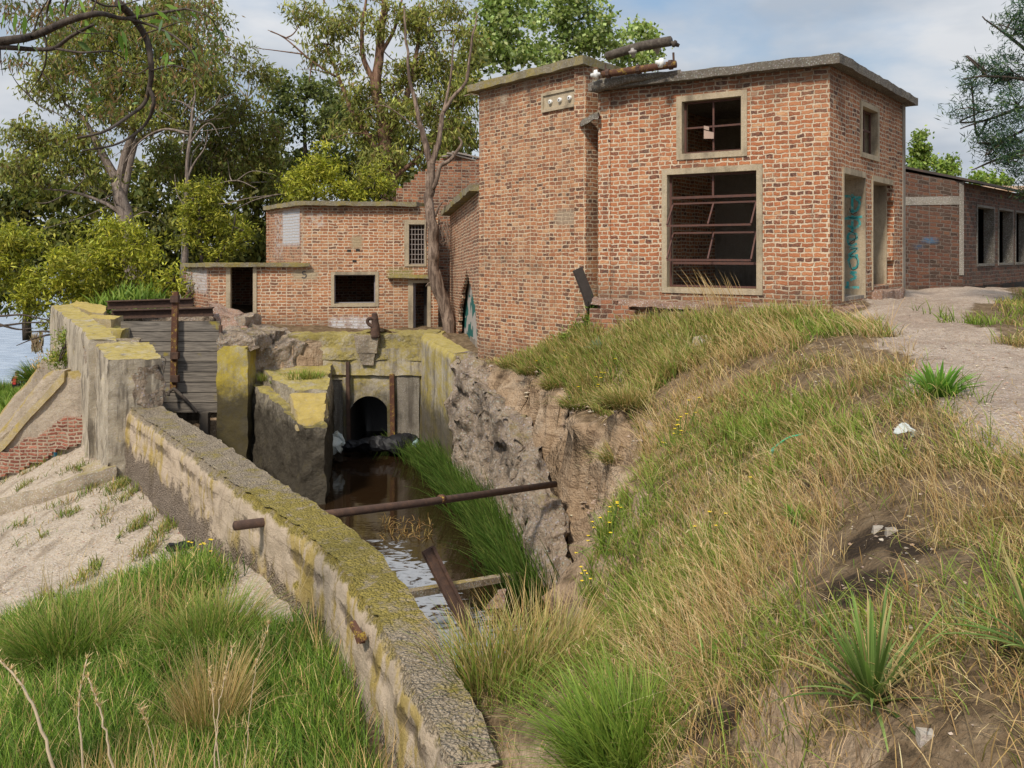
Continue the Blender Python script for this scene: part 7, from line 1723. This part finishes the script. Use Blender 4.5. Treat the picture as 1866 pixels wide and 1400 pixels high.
# smaller hanging sprays of leaves
for c in ((15, 10, 26, 14), (70, 12, 40, 14), (130, 8, 40, 12), (200, 6, 40, 10), (260, 14, 30, 12), (330, 30, 30, 26), (375, 40, 20, 30), (395, 75, 14, 26), (355, 110, 22, 30), (310, 70, 26, 30), (160, 150, 40, 20), (100, 60, 30, 16), (300, 130, 40, 30), (230, 130, 40, 30), (40, 40, 40, 20), (110, 30, 44, 22), (180, 50, 44, 26), (250, 60, 40, 30), (30, 110, 26, 14), (340, 5, 40, 12), (380, 110, 18, 30), (120, 110, 40, 26), (290, 180, 26, 24), (200, 200, 40, 20)):
    n = 130; cc = np.stack([P(px, py, YO + rng.uniform(.2, 1.2)) for px, py in zip(rng.normal(c[0], c[2] * .6, n), rng.normal(c[1], c[3] * .6, n))])
    lv.append(leaves_arrays(cc, n, .052, .012, [(.10, .13, .035), (.14, .18, .04), (.20, .13, .055), (.08, .09, .03), (.26, .15, .07)], .8))
veg('crown', lv, M_LEAF, ov)
# pampas grass on the shore
for k, (px, py, Y, lab) in enumerate(((76, 685, 33, 'dark pampas clump with three pale plumes by the buttress'), (4, 716, 52, 'pampas clump without plumes at the left edge beside the standing person'))):
    q = P(px, py, Y); q[2] -= .5
    th_ = thing('pampas_grass', lab, 'pampas grass', q)
    veg('blades', [tuft_at(q, 1100, .4, 1.3 if k == 0 else 1.5, .035, DKG + OLIVE[:1], 1.0)], None, th_)
    if k == 0:
        for a, b in (((62, 645), (61, 616)), ((68, 645), (66, 618)), ((76, 645), (74, 614))):
            n = 90; r = P(*a, Y) + (P(*b, Y) - P(*a, Y)) * rng.random((n, 1)) ** .8 + rng.normal(0, .04, (n, 3))
            veg('plume', [blade_arrays(r, rng.uniform(.15, .3, n), np.full(n, .035), rng.normal(0, .25, (n, 2)), 1.3, pick([(.46, .36, .25), (.40, .30, .2)], n), rootdark=.9)], None, th_)
tree('shrub', 'green shrub growing against the streaky inlet wall above the buttress', 'shrub', 23.2, [([(128, 690), (128, 660), (126, 630)], .05, .02)], [(125, 635, 20, 26), (108, 652, 16, 18), (142, 655, 16, 20), (130, 608, 12, 14), (115, 615, 12, 14)], SHD + GRN, leaf=(.12, .03), sub=.24, per=50, droop=-.1, bark=B_DARK)
tree('shrub', 'dry straw-brown bush at the top of the sloping ramp', 'shrub', 24.4, [([(98, 690), (97, 670), (96, 650)], .04, .015)], [(94, 655, 14, 20), (86, 672, 14, 14)], TAN[:3] + OLIVE[:1], leaf=(.14, .02), sub=.24, per=50, droop=-.2, bark=B_DARK)
# bare fallen branches over the lake under the left shrub
fbn = thing('bare_branch', 'bare dark branches drooping over the lake at the left edge', 'branch', P(-20, 580, 27))
mb = MB()
for pts in ([(-40, 570), (0, 576), (40, 574), (80, 582), (118, 586)], [(-30, 598), (20, 592), (60, 588), (118, 590)], [(-20, 585), (30, 600), (60, 598)], [(118, 612), (90, 610), (60, 618), (30, 630)], [(118, 608), (80, 604), (45, 606)]):
    cp = curve_pts([P(q[0], q[1], 27) for q in pts], 5); mb.tube(cp, np.linspace(.045, .012, len(cp)), 5)
mb.build('twigs', B_DARK, fbn, True)

# ------------------------------------------------------------------ the person on the shore
pY = 50.0; k_ = pY / F
fx, fz = (31 - CX) * k_, -(724 - HZ) * k_
def figure():
    z0 = fz - .25; base = np.array((fx, pY, z0))
    th_ = thing('person', 'person in black with a red top standing on the lake shore', 'person', base)
    J = {'pel': (0, 0, .92), 'waist': (0, 0, 1.08), 'chest': (0, .01, 1.3), 'neck': (.0, 0, 1.46), 'head': (-.01, -.02, 1.56), 'top': (-.01, 0, 1.70), 'hl': (-.1, 0, .9), 'kl': (-.13, -.03, .5), 'al': (-.12, .03, .09), 'tl': (-.14, -.14, .04),
         'hr': (.1, 0, .9), 'kr': (.14, -.02, .5), 'ar': (.16, .05, .09), 'tr': (.19, -.12, .04), 'sl': (-.19, 0, 1.4), 'el': (-.27, -.03, 1.14), 'wl': (-.16, -.22, 1.08), 'sr': (.19, 0, 1.4), 'er': (.27, .02, 1.13), 'wr': (.26, -.1, .9)}
    R = {'pel': .15, 'waist': .13, 'chest': .15, 'neck': .06, 'head': .095, 'top': .085, 'hl': .095, 'kl': .06, 'al': .045, 'tl': .035, 'hr': .095, 'kr': .06, 'ar': .045, 'tr': .035, 'sl': .07, 'el': .048, 'wl': .035, 'sr': .07, 'er': .048, 'wr': .035}
    E = [('pel', 'waist'), ('waist', 'chest'), ('chest', 'neck'), ('neck', 'head'), ('head', 'top'), ('pel', 'hl'), ('hl', 'kl'), ('kl', 'al'), ('al', 'tl'), ('pel', 'hr'), ('hr', 'kr'), ('kr', 'ar'), ('ar', 'tr'), ('chest', 'sl'), ('sl', 'el'), ('el', 'wl'), ('chest', 'sr'), ('sr', 'er'), ('er', 'wr')]
    def skin(name, keys, edges, grow, mat, root):
        me = bpy.data.meshes.new(name); idx = {k: i for i, k in enumerate(keys)}
        me.from_pydata([tuple(base + np.array(J[k])) for k in keys], [(idx[a], idx[b]) for a, b in edges], [])
        o = bpy.data.objects.new(name, me); me.materials.append(mat); link(o, th_)
        m = o.modifiers.new('Skin', 'SKIN'); m.use_smooth_shade = True
        sv = me.skin_vertices[0].data
        for k in keys: sv[idx[k]].radius = (R[k] * grow, R[k] * grow); sv[idx[k]].use_root = (k == root)
        o.modifiers.new('Sub', 'SUBSURF').levels = 1
        o.modifiers['Sub'].render_levels = 2
        return o
    body = skin('body', list(J), E, 1., plain_mat('skin', (.42, .25, .17), .6, .1, 20), 'pel')
    leg = ['pel', 'hl', 'kl', 'al', 'hr', 'kr', 'ar']
    skin('trousers', leg, [e for e in E if e[0] in leg and e[1] in leg], 1.16, plain_mat('black_cloth', (.012, .012, .014), .9, .2, 20), 'pel')
    up = ['waist', 'chest', 'sl', 'sr', 'er', 'wr', 'el']
    skin('jacket', up, [e for e in E if e[0] in up and e[1] in up], 1.2, bpy.data.materials['black_cloth'], 'chest')
    red = plain_mat('red_cloth', (.42, .035, .03), .8, .2, 20)
    rough_hexa('red_top', [base + (-.15, -.2, 1.0), base + (.03, -.2, 1.0), base + (.03, -.08, 1.0), base + (-.15, -.08, 1.0)], [base + (-.14, -.19, 1.42), base + (.05, -.19, 1.42), base + (.05, -.08, 1.42), base + (-.14, -.08, 1.42)], red, th_, res=.06, amp=.015, sc=6)
    bm = bmesh.new(); bmesh.ops.create_uvsphere(bm, u_segments=14, v_segments=9, radius=.115)
    for v in bm.verts: v.co = Vector((v.co.x, v.co.y * 1.1 + .03, v.co.z * 1.1)) + Vector(base + np.array((-.01, 0, 1.63)))
    me = bpy.data.meshes.new('hair'); bm.to_mesh(me); bm.free(); me.materials.append(plain_mat('dark_hair', (.02, .014, .01), .8, .2, 30)); link(bpy.data.objects.new('hair', me), th_)
figure()
bpy.context.view_layer.update()
